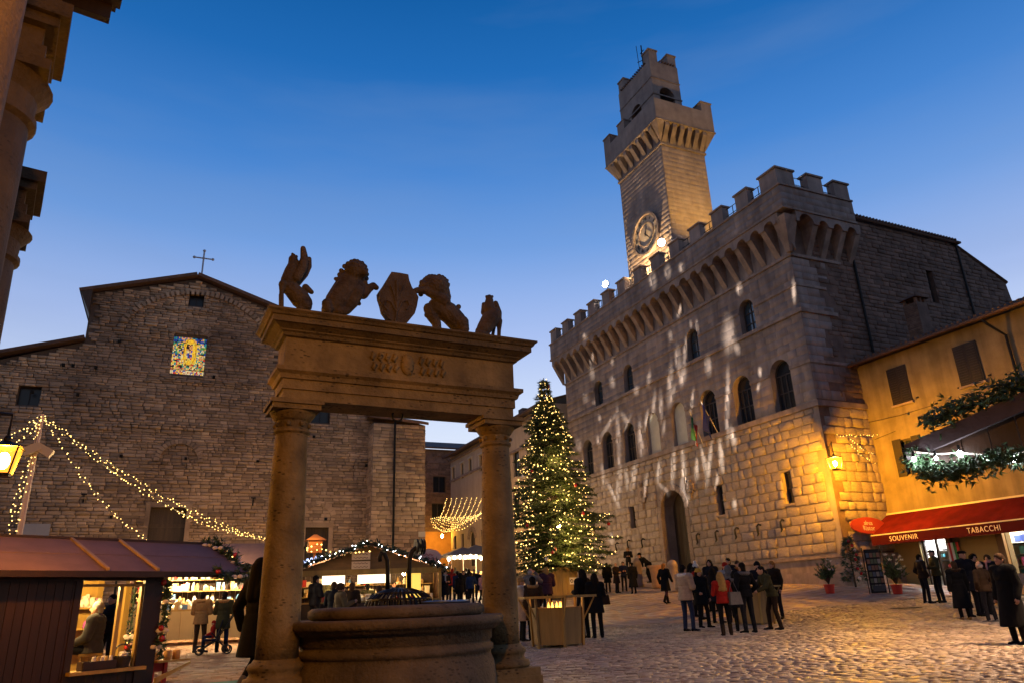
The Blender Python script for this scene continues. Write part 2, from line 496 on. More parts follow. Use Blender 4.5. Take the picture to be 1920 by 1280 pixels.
while y < 32:
    h = R.uniform(.09, .16)
    x = -6 + R.uniform(0, .3)
    while x < 27:
        l = R.uniform(.11, .30)
        u_, w_ = x + l / 2, y + h / 2 + .10 * math.sin(x * .5) 
        X_, Y_ = u_ * CA - w_ * SA, u_ * SA + w_ * CA
        if 2.4 < X_ < 27 and 4.2 < Y_ < edge_y(X_):
            px, py = pix((X_, Y_, 0))
            if -150 < px < 2100 and py < 1420:
                gu, gv = gtilt(X_, Y_); z = R.uniform(-.012, .006); tw_ = R.uniform(-.09, .09)
                eu = (gu * (CA - SA * tw_) + gv * (SA + CA * tw_)); ew = (gv * (CA - SA * tw_) - gu * (SA + CA * tw_))
                recs.append((Vector((X_, Y_, G(X_, Y_) - .03 + z)), eu * (l / 2 - .009) + Vector((0, 0, R.uniform(-.006, .006))), ew * (h / 2 - .008) + Vector((0, 0, R.uniform(-.0045, .0045))), Vector((0, 0, .058))))
        x += l
    y += h
lay(ground, recs, M_sett, 'paving_stone', 'paving_stones', 295, 'worn', jit=.06)
recs = []
y = 14.5
while y < 50:
    h = R.uniform(.5, .75)
    x = 2.2 + R.uniform(0, .5)
    while x < 29:
        l = R.uniform(.7, 1.3)
        if y + h / 2 > edge_y(x) + .1 and (y > 23 or x > 6):
            gu, gv = gtilt(x + l / 2, y)
            recs.append((Vector((x + l / 2, y + h / 2, G(x + l / 2, y + h / 2) - .03)), gu * (l / 2 - .006), gv * (h / 2 - .006), Vector((0, 0, .035 + R.uniform(-.003, .003)))))
        x += l
    y += h
paving = tag(block_mesh('pavement', recs, M_slab, True, .012) and obj('pavement', block_mesh('pavement', recs, M_slab, True, .012)), kind='structure')
recs = []
y = 9
while y < 30:
    h = R.uniform(.26, .3)
    x = -4 + R.uniform(0, .4)
    while x < 2.3:
        l = R.uniform(.45, .6)
        recs.append((Vector((x + l / 2, y + h / 2, G(x, y + h / 2) - .03)), Vector((l / 2 - .01, R.uniform(-.006, .006), 0)), Vector((0, h / 2 - .01, .03 if y > 22 else 0)), Vector((0, 0, .036 + R.uniform(-.006, .006)))))
        x += l
    y += h
lay(ground, recs, M_brickp, 'paving_slab', 'paving_slabs', 120, True, .02)

# ================================================================ materials of the buildings
M_trav = mat('travertine', (.35, .27, .235), .85, .35, .5, .7, 22, isl=.10, col2=(.17, .125, .11), streak=.28)
M_travb = mat('travertine_base', (.34, .275, .25), .85, .4, .5, .5, 18, col2=(.18, .135, .115), streak=.3)
M_rust = mat('rustic_stone', (.36, .285, .24), .9, .35, 3, .9, 16, isl=.14, col2=(.25, .195, .165))
M_mould = mat('moulding_stone', (.33, .245, .205), .85, .4, 2, .4, 20, streak=.3)
M_church = mat('church_stone', (.54, .37, .235), .9, .35, .25, .9, 12, isl=.36, col2=(.21, .135, .09))
M_churchb = mat('church_mortar', (.13, .088, .062), .95, .4, 3, .5, 14)
M_brick = mat('old_brick', (.20, .125, .095), .9, .45, 2, .6, 16, isl=.3)
M_ochre = mat('ochre_plaster', (.25, .185, .11), .85, .3, .9, .3, 10, col2=(.16, .115, .06), streak=.3)
M_pinkp = mat('pale_plaster', (.47, .36, .27), .85, .2, .7, .15, 14, streak=.12)
M_wood = planks('dark_wood', (.075, .042, .022), .6, 'Z')
M_door = planks('door_wood', (.055, .035, .022), .6, 'Z')
M_shut = planks('shutter_wood', (.02, .012, .009), .6, 'Z')
M_redp = mat('red_paint', (.4, .02, .012), .5)
M_iron = mat('iron', (.018, .017, .017), .5, .3, 8, .1, metal=.6)
M_glass = mat('window_glass', (.012, .016, .022), .12, spec=.6)
M_frame = mat('window_frame', (.05, .035, .028), .6, .2)
M_tile = mat('roof_tile', (.16, .085, .055), .85, .4, 4, .3, isl=.35)
M_pale = mat('pale_render', (.52, .48, .40), .9, .15)
M_marble = mat('pale_stone', (.5, .44, .38), .7, .2, 4, .2)

# ================================================================ town hall
XP, Y0, Y1 = 27.0, 24.4, 48.8
PF = Plane((XP, 0, 0), (0, 1, 0), (0, 0, 1), (-1, 0, 0))            # front, u = y, v = z
PS = Plane((0, Y0, 0), (1, 0, 0), (0, 0, 1), (0, -1, 0))            # side towards the shop, u = x
hall = thing('town_hall', 'crenellated stone town hall with tall tower and light patterns on its front', 'town hall', (XP, 36.6, 1.2))
lowc = [46.07, 43.3, 40.5, 37.75, 35.0, 32.15, 29.28, 26.41]
upc = [43.9, 39.93, 32.82, 28.05]
low = [arch(c - .70, c + .70, 9.5, 12.15) for c in lowc]
upp = [arch(c - .56, c + .56, 14.22, 16.1) for c in upc]
small = [rect(a, b, c, d) for a, b, c, d in [(40.55, 41.15, 5.25, 6.65), (31.85, 32.45, 5.1, 6.7), (26.8, 27.4, 5.05, 6.6), (45.6, 46.25, 5.6, 6.7)]]
door = arch(35.3, 37.7, 1.6, 7.05)
wm = MB()
holed(wm, PF, rect(Y0, Y1, .5, 19.4), low + upp + small + [door])
for h in low: reveal(wm, PF, h, .5)
for h in upp: reveal(wm, PF, h, .45)
for h in small: reveal(wm, PF, h, .35)
reveal(wm, PF, door, .9)
sidepoly = [(XP, .5), (44.6, .5), (44.6, 16.4), (44.35, 18.3), (40.4, 20.1), (31.9, 20.25), (31.9, 19.4), (XP, 19.4)]
swin = [rect(37.2, 37.75, 15.9, 17.9), arch(42.6, 43.3, 14.9, 16.2)]
swall = MB()
holed(swall, PS, sidepoly, swin)
for h in swin: reveal(swall, PS, h, .4)
wm.build('wall', M_travb, hall)
swall.build('side_wall', M_brick, hall)
bk = MB()
bk.quad((XP, Y1, .5), (48, Y1, .5), (48, Y1, 19), (XP, Y1, 19)); bk.quad((44.6, Y0, .5), (44.6, Y1, .5), (44.6, Y1, 16), (44.6, Y0, 16))
bk.build('rear_wall', M_brick, hall)
# smooth ashlar above the first string course, hardly raised
recs = courses(PF, rect(Y0, Y1, 9.4, 17.2), low + upp, 9.62, 17.1, (.38, .5), (.7, 1.35), .004, (.008, .014), (Y0 + .01, Y1))
recs += courses(PS, rect(XP, 29.4, 9.4, 17.2), [], 9.62, 17.1, (.38, .5), (.6, 1.2), .006, (.010, .022), (XP + .01, 29.3), skip=lambda u, v: u > 28.6 + R.uniform(-.4, .6))
lay(hall, recs, M_trav, 'ashlar_block', 'ashlar_blocks', 0, True, .01)
# rusticated stones of the ground floor
lions = [(39.4, 7.1), (34.5, 6.9)]
recs = courses(PF, rect(Y0, Y1, 2.5, 9.3), small + [arch(34.95, 38.05, 1.6, 7.4)], 2.62, 9.25, (.40, .52), (.42, .95), .012, (.05, .14), (Y0 - .08, Y1))
recs += courses(PS, rect(XP, 30.4, 2.5, 9.3), [], 2.62, 9.25, (.40, .52), (.42, .85), .012, (.05, .14), (XP - .08, 30.2))
lay(hall, recs, M_rust, 'stone', 'stones', 290, jit=.07)
# rough brick and rubble on the side
recs = courses(PS, sidepoly, swin, 9.3, 20.1, (.2, .3), (.4, .9), .012, (.02, .07), (28.6, 44.5), skip=lambda u, v: u < 29.6 and v < 17 and R.random() < .6)
lay(hall, recs, M_brick, 'rubble_stone', 'rubble_stones', 0, jit=.08)
# string courses, base bench
def string(name, z, h, d, side=30.2, m=None):
    b = MB(); b.pbox(PF, Y0 - d, Y1 + .02, z - h / 2, z + h / 2, -.05, d); b.pbox(PS, XP - .001, side, z - h / 2 + .001, z + h / 2 - .001, -.05, d)
    b.build(name, m or M_mould, hall)
string('string_course', 9.38, .26, .16); string('string_course', 14.1, .20, .13, 29.4); string('string_course', 17.14, .16, .10, 30.4)
def string_gaps(z, h, d, cs, w, side):
    e = [Y0 - d] + sum([[c - w, c + w] for c in sorted(cs)], []) + [Y1]
    for a, q in zip(e[::2], e[1::2]):
        b = MB(); b.pbox(PF, a, q, z - h / 2, z + h / 2, -.02, d); b.build('string_course', M_mould, hall)
    b = MB(); b.pbox(PS, XP - .001, side, z - h / 2 + .001, z + h / 2 - .001, -.02, d); b.build('string_course', M_mould, hall)
string_gaps(11.5, .16, .07, lowc, .72, 29.6); string_gaps(15.5, .14, .07, upc, .60, 29.0)
b = MB()
for a, q in ((Y0 - .5, 35.0), (38.0, Y1)):
    b.pbox(PF, a, q, .3, 1.82, 0, .42); b.pbox(PF, a, q, 1.82, 2.40, 0, .16); b.pbox(PF, a, q, 2.40, 2.54, 0, .26)
b.pbox(PS, XP - .4, 30.0, .3, 1.82, .001, .42); b.pbox(PS, XP - .15, 30.0, 1.82, 2.40, .001, .16); b.pbox(PS, XP - .25, 30.0, 2.4, 2.539, .001, .26)
b.build('base_bench', M_mould, hall)
# machicolated parapet: corbels, little arches, parapet wall, merlons
XO = 26.1
ncor = 24; dy = (Y1 - Y0 + .5) / ncor
def corbel_mb(P, u, z0=17.22, z1=18.75, out=.88, w=.17):
    b = MB(); poly = [(0, z0), (out, z1), (out, z1 + .45), (0, z1 + .45)]
    vs = [P.at(u + s, z, n) for s in (-w, w) for n, z in poly]
    b.add(vs, [(0, 1, 2, 3), (7, 6, 5, 4), (0, 4, 5, 1), (1, 5, 6, 2), (2, 6, 7, 3), (3, 7, 4, 0)]); return b
def arches(P, us, hw, z, out, top):
    """arched soffits between the corbels up to the parapet"""
    b = MB()
    for a, q in zip(us[:-1], us[1:]):
        a2, q2 = a + hw, q - hw; c = (a2 + q2) / 2; r = (q2 - a2) / 2; n = 6
        pts = [(c - r * math.cos(PI * k / n), z + r * math.sin(PI * k / n)) for k in range(n + 1)]
        poly = [(a, z), (a2, z)][0:1] + pts + [(q, z), (q, top), (a, top)]
        b.prism(poly, P, out - .30, out - .002)
        for (x0, z0), (x1, z1) in zip(pts[:-1], pts[1:]):
            b.quad(P.at(x0, z0, 0), P.at(x1, z1, 0), P.at(x1, z1, out - .3), P.at(x0, z0, out - .3))
    return b
uf = [Y0 - .25 + i * dy for i in range(ncor + 1)]
for u in uf: corbel_mb(PF, u).build('corbel', M_mould, hall)
us_ = [27.25 + i * 1.0 for i in range(5)]
for u in us_[1:]: corbel_mb(PS, u).build('corbel', M_mould, hall)
arches(PF, uf, .17, 18.62, .9, 19.22).build('arched_frieze', M_trav, hall)
arches(PS, [26.9] + us_[1:], .17, 18.62, .9, 19.22).build('arched_frieze', M_trav, hall)
b = MB()                                                            # corner corbel pier
b.add([(XP, Y0, 17.2), (XP - .25, Y0, 17.2), (XP - .25, Y0 - .25, 17.2), (XP, Y0 - .25, 17.2), (XP, Y0, 18.9), (XO, Y0, 18.9), (XO, Y0 - .9, 18.9), (XP, Y0 - .9, 18.9)],
      [(0, 1, 2, 3), (4, 7, 6, 5), (1, 0, 4, 5), (2, 1, 5, 6), (3, 2, 6, 7), (0, 3, 7, 4)])
b.build('corbel', M_mould, hall)
YO, YE, XE = Y0 - .9, Y1 + .55, 31.2
b = MB()
b.box(((XO + .25), (YO + YE) / 2, 19.88), (.5, YE - YO, 1.30)); b.box(((XO + .5 + XE) / 2, YO + .25, 19.88), (XE - XO - .5, .5, 1.298))
b.box(((XO + .5 + XE) / 2, YE - .25, 19.88), (XE - XO - .5, .5, 1.298))
b.build('parapet', M_trav, hall)
recs = courses(Plane((XO, 0, 0), (0, 1, 0), (0, 0, 1), (-1, 0, 0)), rect(YO, YE, 19.2, 20.6), [], 19.36, 20.5, (.36, .4), (.7, 1.3), .006, (.008, .018), (YO, YE))
recs += courses(Plane((0, YO, 0), (1, 0, 0), (0, 0, 1), (0, -1, 0)), rect(XO, XE, 19.2, 20.6), [], 19.36, 20.5, (.36, .4), (.7, 1.3), .006, (.008, .018), (XO, XE))
lay(hall, recs, M_trav, 'parapet_block', 'parapet_blocks', 0, True, .01)
b = MB()
for z, h, d in ((19.25, .12, .07), (20.57, .10, .08)):
    b.box((XO + .25, (YO + YE) / 2, z), (.5 + 2 * d, YE - YO + 2 * d, h)); b.box(((XO + XE) / 2 + .3, YO + .25, z), (XE - XO - .6, .5 + 2 * d, h - .004))
b.build('parapet_moulding', M_mould, hall)
def merlon(x, y, sx, sy):
    m = MB(); m.box((x, y, 21.08), (sx, sy, .92)).build('merlon', M_trav, hall)
    c = MB(); c.box((x, y, 21.60), (sx + .16, sy + .16, .10)); c.build('merlon_cap', M_mould, hall)
nm = 13; my = [YO + .67 + i * (YE - YO - 1.34) / (nm - 1) for i in range(nm)]
for i, yy in enumerate(my): merlon(XO + (.60 if i == 0 else .24), yy, 1.2 if i == 0 else .46, 1.2 if i == 0 else .95)
for xx in (XO + 2.6, XO + 4.5): merlon(xx, YO + .24, 1.05, .46)
b = MB()
for a, q in zip(my[:-1], my[1:]):
    for z in (20.98, 21.4): b.tube([(XO + .3, a, z), (XO + .3, q, z)], .022, 5)
    b.tube([(XO + .3, (a + q) / 2, 20.6), (XO + .3, (a + q) / 2, 21.4)], .025, 5)
for z in (20.98, 21.4): b.tube([(XO + .7, YO + .3, z), (XO + 4.4, YO + .3, z)], .022, 5)
b.build('railing', M_iron, hall)
b = MB()                                                            # tiled roof behind the parapet
b.quad((26.7, Y0, 19.5), (26.7, Y1, 19.5), (36, Y1, 20.4), (36, Y0, 20.4)); b.quad((36, Y0, 20.4), (36, Y1, 20.4), (44.6, Y1, 18.2), (44.6, Y0, 18.2))
b.build('roof', M_tile, hall)
b = MB()
for i in range(34):
    x = 32.0 + i * .25
    b.tube([(x, Y0 - .28, 20.30 - .002 * i), (x, Y0 + 1.5, 20.38 - .002 * i)], .085, 5)
b.tube([(31.9, Y0 - .2, 20.19), (40.5, Y0 - .2, 20.07)], .07, 5); b.tube([(40.3, Y0 + .02, 20.1), (44.5, Y0 + .02, 18.2)], .13, 5); b.box((40.4, Y0 - .1, 20.1), (.5, .4, .12))
b.build('eave_tiles', M_tile, hall)
b = MB()
b.tube([(31.4, Y0 - .1, 20.1), (31.4, Y0 - .1, 9)], .07, 6); b.build('rain_pipe', M_iron, hall)
b = MB(); b.tube([(40.4, Y0 - .1, 20), (40.4, Y0 - .1, 9)], .06, 6); b.build('rain_pipe', M_iron, hall)
# windows
def window(P, h, depth, parent, mats=(M_frame, M_glass), bars=(), name='window', sill=None):
    u0 = min(p[0] for p in h); u1 = max(p[0] for p in h); v0 = min(p[1] for p in h); v1 = max(p[1] for p in h)
    f = MB(); c = ((u0 + u1) / 2, (v0 + v1) / 2); m = len(h); t = .07
    inner = [(c[0] + (u - c[0]) * (1 - 2 * t / (u1 - u0)), c[1] + (v - c[1]) * (1 - 2 * t / (v1 - v0))) for u, v in h]
    vs = [P.at(u, v, n) for n in (-depth + .06, -depth) for ring in (h, inner) for u, v in ring]
    fs = []
    for i in range(m):
        j = (i + 1) % m
        fs += [(i, j, m + j, m + i), (m + i, m + j, 3 * m + j, 3 * m + i)]
    f.add(vs, fs)
    for q in bars:
        if q[0] == 'v': f.pbox(P, q[1] - .035, q[1] + .035, v0 + .05, (q[2] if len(q) > 2 else v1 - .05), -depth + .002, -depth + .05)
        else: f.pbox(P, u0 + .05, u1 - .05, q[1] - .03, q[1] + .03, -depth + .002, -depth + .055)
    w = f.build(name, mats[0], parent)
    g = MB(); vv = [P.at(u, v, -depth + .012) for u, v in h]
    tri = tessellate_polygon([[Vector((u, v, 0)) for u, v in h]])
    g.add(vv, [tuple(t) for t in tri]); g.build('pane', mats[1], w)
    if sill:
        s = MB(); s.pbox(P, u0 - .1, u1 + .1, v0 - .1, v0 - .002, -.02, sill); s.build('sill', M_mould, w)
    return w
for i, (c, h) in enumerate(zip(lowc, low)):
    if i in (3, 4):
        g = MB(); tri = tessellate_polygon([[Vector((u, v, 0)) for u, v in h]])
        g.add([PF.at(u, v, -.28) for u, v in h], [tuple(t) for t in tri])
        tag(g.build('blind_window', M_pale, hall), 'walled-up arched window in pale plaster')
    else:
        window(PF, h, .42, hall, bars=[('v', c, 11.4), ('h', 11.42), ('h', 10.5), ('v', c - .35, 11.4), ('v', c + .35, 11.4)])
M_glassb = mat('sky_glass', (.03, .05, .07), .06, spec=1.0)
for c, h in zip(upc, upp):
    window(PF, h, .38, hall, (M_frame, M_glassb), bars=[('v', c), ('h', 15.4), ('h', 14.8)])
for h in small: window(PF, h, .28, hall, bars=[('v', (h[0][0] + h[1][0]) / 2), ('h', (h[0][1] + h[2][1]) / 2)], sill=.1)
for h in swin: window(PS, h, .3, hall)
def voussoirs(P, c, v, r0, r1, n, d, m, parent, name='arch_stone', a0=0, a1=PI):
    for k in range(n):
        t0, t1 = a0 + (a1 - a0) * k / n + .012, a0 + (a1 - a0) * (k + 1) / n - .012
        poly = [(c + r * math.cos(t), v + r * math.sin(t)) for r, t in ((r0, t0), (r1, t0), (r1, t1), (r0, t1))]
        b = MB(); b.prism(poly, P, 0, d); b.build(name, m, parent)
voussoirs(PF, 36.5, 5.85, 1.21, 1.55, 11, .07, M_mould, hall)
for s in (-1, 1):
    for z in np.arange(2.0, 5.8, .48): b = MB(); b.pbox(PF, 36.5 + s * 1.38 - .16, 36.5 + s * 1.38 + .16, z + .01, z + .46, 0, .07); b.build('jamb_stone', M_mould, hall)
b = MB()
for k in range(12):
    u = 35.3 + k * .2
    b.pbox(PF, u + .006, u + .194, 1.4, 7.05, -.95, -.88 + R.uniform(0, .015))
d1 = b.build('door', M_door, hall); tag(d1, 'tall arched wooden door, one leaf ajar')
M_gold = mat('gilded_wood', (.17, .12, .035), .55, .4, 6, .2)
b = MB(); b.pbox(PF, 35.4, 36.35, 1.5, 5.0, -.86, -.80)
for z in (2.2, 3.1, 4.0): b.pbox(PF, 35.55, 36.2, z, z + .75, -.799, -.77)
b.build('door_panel', M_gold, hall)
b = MB()
for u, z in [(42.73, 4.2), (41.29, 4.25), (39.65, 4.2), (34.16, 4.0), (32.51, 4.0), (30.92, 4.0), (29.25, 4.0), (27.6, 4.05)]:
    h = MB(); q = [(-.02, .25), (-.14, .30), (-.24, .2), (-.22, .02), (-.16, -.16), (-.22, -.28)]
    h.tube([(XP - .08 + a, u + .12 * (i / 5), z + c) for i, (a, c) in enumerate(q)], [.05, .05, .045, .05, .055, .03], 6)
    h.build('torch_hook', M_iron, hall)
# two carved coats of arms over the door
def arms(u, v, s):
    m = MB(); poly = [(-.38, .5), (.38, .5), (.42, .1), (.3, -.3), (0, -.55), (-.3, -.3), (-.42, .1)]
    m.prism([(u + a * s, v + c * s) for a, c in poly], PF, .02, .22)
    for k in range(9):
        t = 2 * PI * k / 9; p = PF.at(u + .42 * s * math.cos(t), v + .5 * s * math.sin(t), .16); m.ell(p, (.1, .13 * s, .13 * s), 6, 4)
    m.ell(PF.at(u, v, .24), (.08, .2 * s, .25 * s), 7, 5); m.ell(PF.at(u, v + .68 * s, .2), (.12, .2 * s, .16 * s), 7, 5)
    m.ell(PF.at(u, v - .72 * s, .14), (.1, .1 * s, .3 * s), 6, 4)
    m.build('coat_of_arms', M_mould, hall)
arms(39.4, 7.2, .95); arms(34.4, 6.9, .6)

# tower
TX, TY0, TY1, TXE = 27.7, 34.3, 39.65, 31.4
def boxwall(b, x0, x1, y0, y1, z0, z1): b.box(((x0 + x1) / 2, (y0 + y1) / 2, (z0 + z1) / 2), (x1 - x0, y1 - y0, z1 - z0))
zl = onX(1237, 272, TX).z; zc = onX(1257, 401, TX).z
M_tow = mat('tower_stone', (.34, .26, .22), .9, .4, 1.2, .5, 20, col2=(.23, .17, .145), streak=.15)
b = MB(); boxwall(b, TX, TXE, TY0, TY1, 18, zl + 1.6); b.build('tower_shaft', M_tow, hall)
PT = Plane((TX, 0, 0), (0, 1, 0), (0, 0, 1), (-1, 0, 0)); PU = Plane((0, TY0, 0), (1, 0, 0), (0, 0, 1), (0, -1, 0))
recs = courses(PT, rect(TY0, TY1, 19, zl), [], 20, zl - .1, (.30, .4), (.5, 1.1), .004, (.004, .012), (TY0 + .01, TY1))
recs += courses(PU, rect(TX, TXE, 19, zl), [], 20, zl - .1, (.30, .4), (.5, 1.1), .004, (.004, .012), (TX + .01, TXE))
lay(hall, recs, M_tow, 'tower_block', 'tower_blocks', 0, True, .01)
b = MB(); boxwall(b, TX - .1, TXE + .1, TY0 - .1, TY1 + .1, zl - .07, zl + .09); b.build('tower_ledge', M_mould, hall)
o_ = .66; zp0, zp1 = zl + 1.45, zl + 3.2
for k in range(7): corbel_mb(PT, TY0 + .25 + k * (TY1 - TY0 - .5) / 6, zl + .12, zl + 1.15, o_ - .02, .17).build('tower_corbel', M_mould, hall)
for k in range(6): corbel_mb(PU, TX + .25 + k * (TXE - TX - .5) / 5, zl + .12, zl + 1.15, o_ - .02, .17).build('tower_corbel', M_mould, hall)
for (sx, sy) in ((-1, -1), (1, -1), (-1, 1)):
    x = TX if sx < 0 else TXE; y = TY0 if sy < 0 else TY1
    b = MB(); b.hexa([(x, y, zl + .1), (x, y, zp0), (x, y + sy * .02, zl + .1), (x, y + sy * o_, zp0), (x + sx * .02, y, zl + .1), (x + sx * o_, y, zp0), (x + sx * .02, y + sy * .02, zl + .1), (x + sx * o_, y + sy * o_, zp0)])
    b.build('tower_corbel', M_mould, hall)
b = MB()
boxwall(b, TX - o_, TXE + o_, TY0 - o_, TY0 - o_ + .45, zp0, zp1); boxwall(b, TX - o_, TX - o_ + .45, TY0 - o_ + .45, TY1 + o_, zp0, zp1 - .001)
boxwall(b, TXE + o_ - .45, TXE + o_, TY0 - o_ + .45, TY1 + o_, zp0, zp1 - .001); boxwall(b, TX - o_ + .45, TXE + o_ - .45, TY1 + o_ - .45, TY1 + o_, zp0, zp1 - .002)
boxwall(b, TX - o_ + .45, TXE + o_ - .45, TY0 - o_ + .45, TY1 + o_ - .45, zp0, zp0 + .2)
b.build('tower_parapet', M_tow, hall)
b = MB(); boxwall(b, TX - o_ - .05, TXE + o_ + .05, TY0 - o_ - .05, TY1 + o_ + .05, zp0 + .02, zp0 + .12); b.build('tower_ledge', M_mould, hall)
for (x, y) in ((TX - o_ + .45, TY1 + o_ - .45), (TX - o_ + .45, (TY0 + TY1) / 2 + .9), (TXE + o_ - .45, TY0 - o_ + .45), (TXE + o_ - .45, TY1 + o_ - .45)):
    m = MB(); boxwall(m, x - .45, x + .45, y - .45, y + .45, zp1, zp1 + .75); boxwall(m, x - .5, x + .5, y - .5, y + .5, zp1 + .75, zp1 + .85); m.build('merlon', M_tow, hall)
# belfry
bx0, bx1, by0, by1 = TX + .05, 30.2, TY0 + .2, TY0 + 4.4
zb0, zb1 = zp1 - 1.2, zl + 7.35
PB = Plane((bx0, 0, 0), (0, 1, 0), (0, 0, 1), (-1, 0, 0)); PC = Plane((0, by0, 0), (1, 0, 0), (0, 0, 1), (0, -1, 0))
hb = arch(by0 + 1.55, by0 + 2.85, zp1 - .4, zp1 + 1.7); hc = arch(bx0 + .55, bx0 + 1.85, zp1 - .2, zp1 + 2.0)
b = MB(); holed(b, PB, rect(by0, by1, zb0, zb1), [hb]); holed(b, PC, rect(bx0, bx1, zb0, zb1), [hc])
reveal(b, PB, hb, .6); reveal(b, PC, hc, .6)
b.quad((bx1, by0, zb0), (bx1, by1, zb0), (bx1, by1, zb1), (bx1, by0, zb1)); b.quad((bx0, by1, zb0), (bx1, by1, zb0), (bx1, by1, zb1), (bx0, by1, zb1)); b.quad((bx0, by0, zb1), (bx1, by0, zb1), (bx1, by1, zb1), (bx0, by1, zb1))
b.build('belfry', M_tow, hall)
b = MB()
boxwall(b, bx0 - .05, bx1 + .05, by0 - .05, by1 + .05, zp1 + 1.15, zp1 + 1.25); boxwall(b, bx0 - .04, bx1 + .04, by0 - .04, by1 + .04, zp1 + 2.6, zp1 + 2.68); b.build('belfry_moulding', M_mould, hall)
b = MB(); b.lathe(((bx0 + bx1) / 2 - .1, by0 + .7, zp1 - .1), [(.62, 0), (.6, .1), (.45, .5), (.4, .8), (.2, 1.0), (.05, 1.1)], 14); b.tube([(bx0 + .4, by0 + .7, zp1 + 1.1), (bx0 + 2.1, by0 + .7, zp1 + 1.1)], .07, 6)
tag(b.build('bell', M_iron, hall), 'dark bronze bell in the tower opening')
for x, y in ((bx0 + .4, by0 + .4), (bx1 - .4, by0 + .4), (bx0 + .4, by1 - .4), (bx1 - .4, by1 - .4)):
    m = MB(); boxwall(m, x - .36, x + .36, y - .36, y + .36, zb1, zb1 + .95); boxwall(m, x - .42, x + .42, y - .42, y + .42, zb1 + .95, zb1 + 1.07); m.build('merlon', M_tow, hall)
b = MB()
for k in range(14): b.tube([(bx0 - .12, by0 + .6 + k * .24, zb1 + .05), (bx0 + 1.6, by0 + .6 + k * .24, zb1 + .5)], .07, 5)
for k in range(6): b.tube([(bx0 + .9 + k * .24, by0 - .12, zb1 + .05), (bx0 + .9 + k * .24, by0 + 1.6, zb1 + .5)], .07, 5)
b.build('roof_tiles', M_tile, hall)
ax, ay = bx0 + .15, by0 + .95
an = thing('antenna', 'thin dark antenna mast on top of the clock tower', 'antenna', (ax, ay, zb1))
b = MB(); b.tube([(ax, ay, zb1), (ax, ay, zb1 + 2.1)], .05, 5); b.tube([(ax - .1, ay + .35, zb1), (ax - .1, ay + .45, zb1 + 2.4)], .022, 4)
b.tube([(ax, ay - .1, zb1 + .7), (ax - .1, ay + .5, zb1 + .9)], .03, 4); b.tube([(ax, ay - .25, zb1 + 1.5), (ax, ay + .2, zb1 + 1.5)], .03, 4); b.ell((ax, ay, zb1 + 1.2), (.1, .1, .22), 6, 4)
b.build('mast', M_iron, an)
# clock
cc = onX(1212, 440, TX - .05); cr_ = 1.42
ck = MB()
def ring(b, P, u, v, r0, r1, n0, n1, n=32):
    for k in range(n):
        t0, t1 = 2 * PI * k / n, 2 * PI * (k + 1) / n
        p = [(u + r * math.cos(t), v + r * math.sin(t)) for r, t in ((r0, t0), (r1, t0), (r1, t1), (r0, t1))]
        b.hexa([P.at(*p[0], n0), P.at(*p[0], n1), P.at(*p[3], n0), P.at(*p[3], n1), P.at(*p[1], n0), P.at(*p[1], n1), P.at(*p[2], n0), P.at(*p[2], n1)])
ring(ck, PT, cc.y, cc.z, cr_, cr_ + .18, 0, .2)
clock = ck.build('clock_rim', M_mould, hall)
b = MB(); ring(b, PT, cc.y, cc.z, 0.0, cr_, .01, .05); b.build('clock_face', mat('clock_face', (.5, .40, .30), .8, .2, 3), clock)
b = MB(); ring(b, PT, cc.y, cc.z, .82, .92, .05, .12); b.build('inner_ring', M_mould, clock)
RN = ['XII', 'I', 'II', 'III', 'IV', 'V', 'VI', 'VII', 'VIII', 'IX', 'X', 'XI']
for k, s in enumerate(RN):
    t = 2 * PI * k / 12; u, v = cc.y - 1.15 * math.sin(t), cc.z + 1.15 * math.cos(t)
    Mx = Matrix(((0, 0, -1, TX - .06), (-1, 0, 0, u), (0, 1, 0, v), (0, 0, 0, 1))) @ Matrix.Rotation(-t, 4, 'Z')
    obj('numeral', text_mesh(s, .34, Mx, M_iron, .015, 'numeral'), clock)
b = MB()
for a, l, w in ((.35, .7, .06), (PI - .75, 1.0, .05)):
    t = a; q = [(cc.y + w * math.cos(t), cc.z + w * math.sin(t)), (cc.y - l * math.sin(t), cc.z + l * math.cos(t)), (cc.y - w * math.cos(t), cc.z - w * math.sin(t)), (cc.y + .2 * math.sin(t), cc.z - .2 * math.cos(t))]
    b.prism(q, PT, .13, .16)
b.build('clock_hand', M_iron, clock)
# ================================================================ church
YC = 52.0
PCH = Plane((0, YC, 0), (1, 0, 0), (0, 0, 1), (0, -1, 0))
church = thing('church', 'unfinished brown stone church front with gable, iron cross and lit stained glass', 'church', (1, YC, 1.9))
ap = onY(370, 524, YC); nl = onY(174, 550, YC); nll = onY(170, 642, YC); al = onY(0, 674, YC); wr = onY(797, 797, YC)
cx = ap.x; nw = cx - nl.x
cpoly = [(-15.5, .8), (wr.x, .8), (wr.x, wr.z), (12.4, 14.9), (cx + nw, 17.9), (cx + nw, nl.z), (ap.x, ap.z), (nl.x, nl.z), (nll.x - .35, nll.z), (al.x, al.z), (-15.5, al.z - 1.3)]
def pb(x0, y0, x1, y1, Y=YC):
    a = onY(x0, y0, Y); c = onY(x1, y1, Y); return rect(min(a.x, c.x), max(a.x, c.x), min(a.z, c.z), max(a.z, c.z))
glass_r = pb(327, 628, 381, 704); sq = pb(356, 551, 381, 576); wL = pb(36, 722, 72, 760); wR = pb(584, 760, 618, 793)
d_l = onY(283, 950, YC); d_r = onY(351, 950, YC); dL = rect(d_l.x, d_r.x, 2.6, d_l.z)
e_l = onY(573, 988, YC); e_r = onY(616, 988, YC); dR = rect(e_l.x, e_r.x, 2.6, e_l.z)
holes = [glass_r, sq, wL, wR, dL, dR]
b = MB(); holed(b, PCH, cpoly, holes)
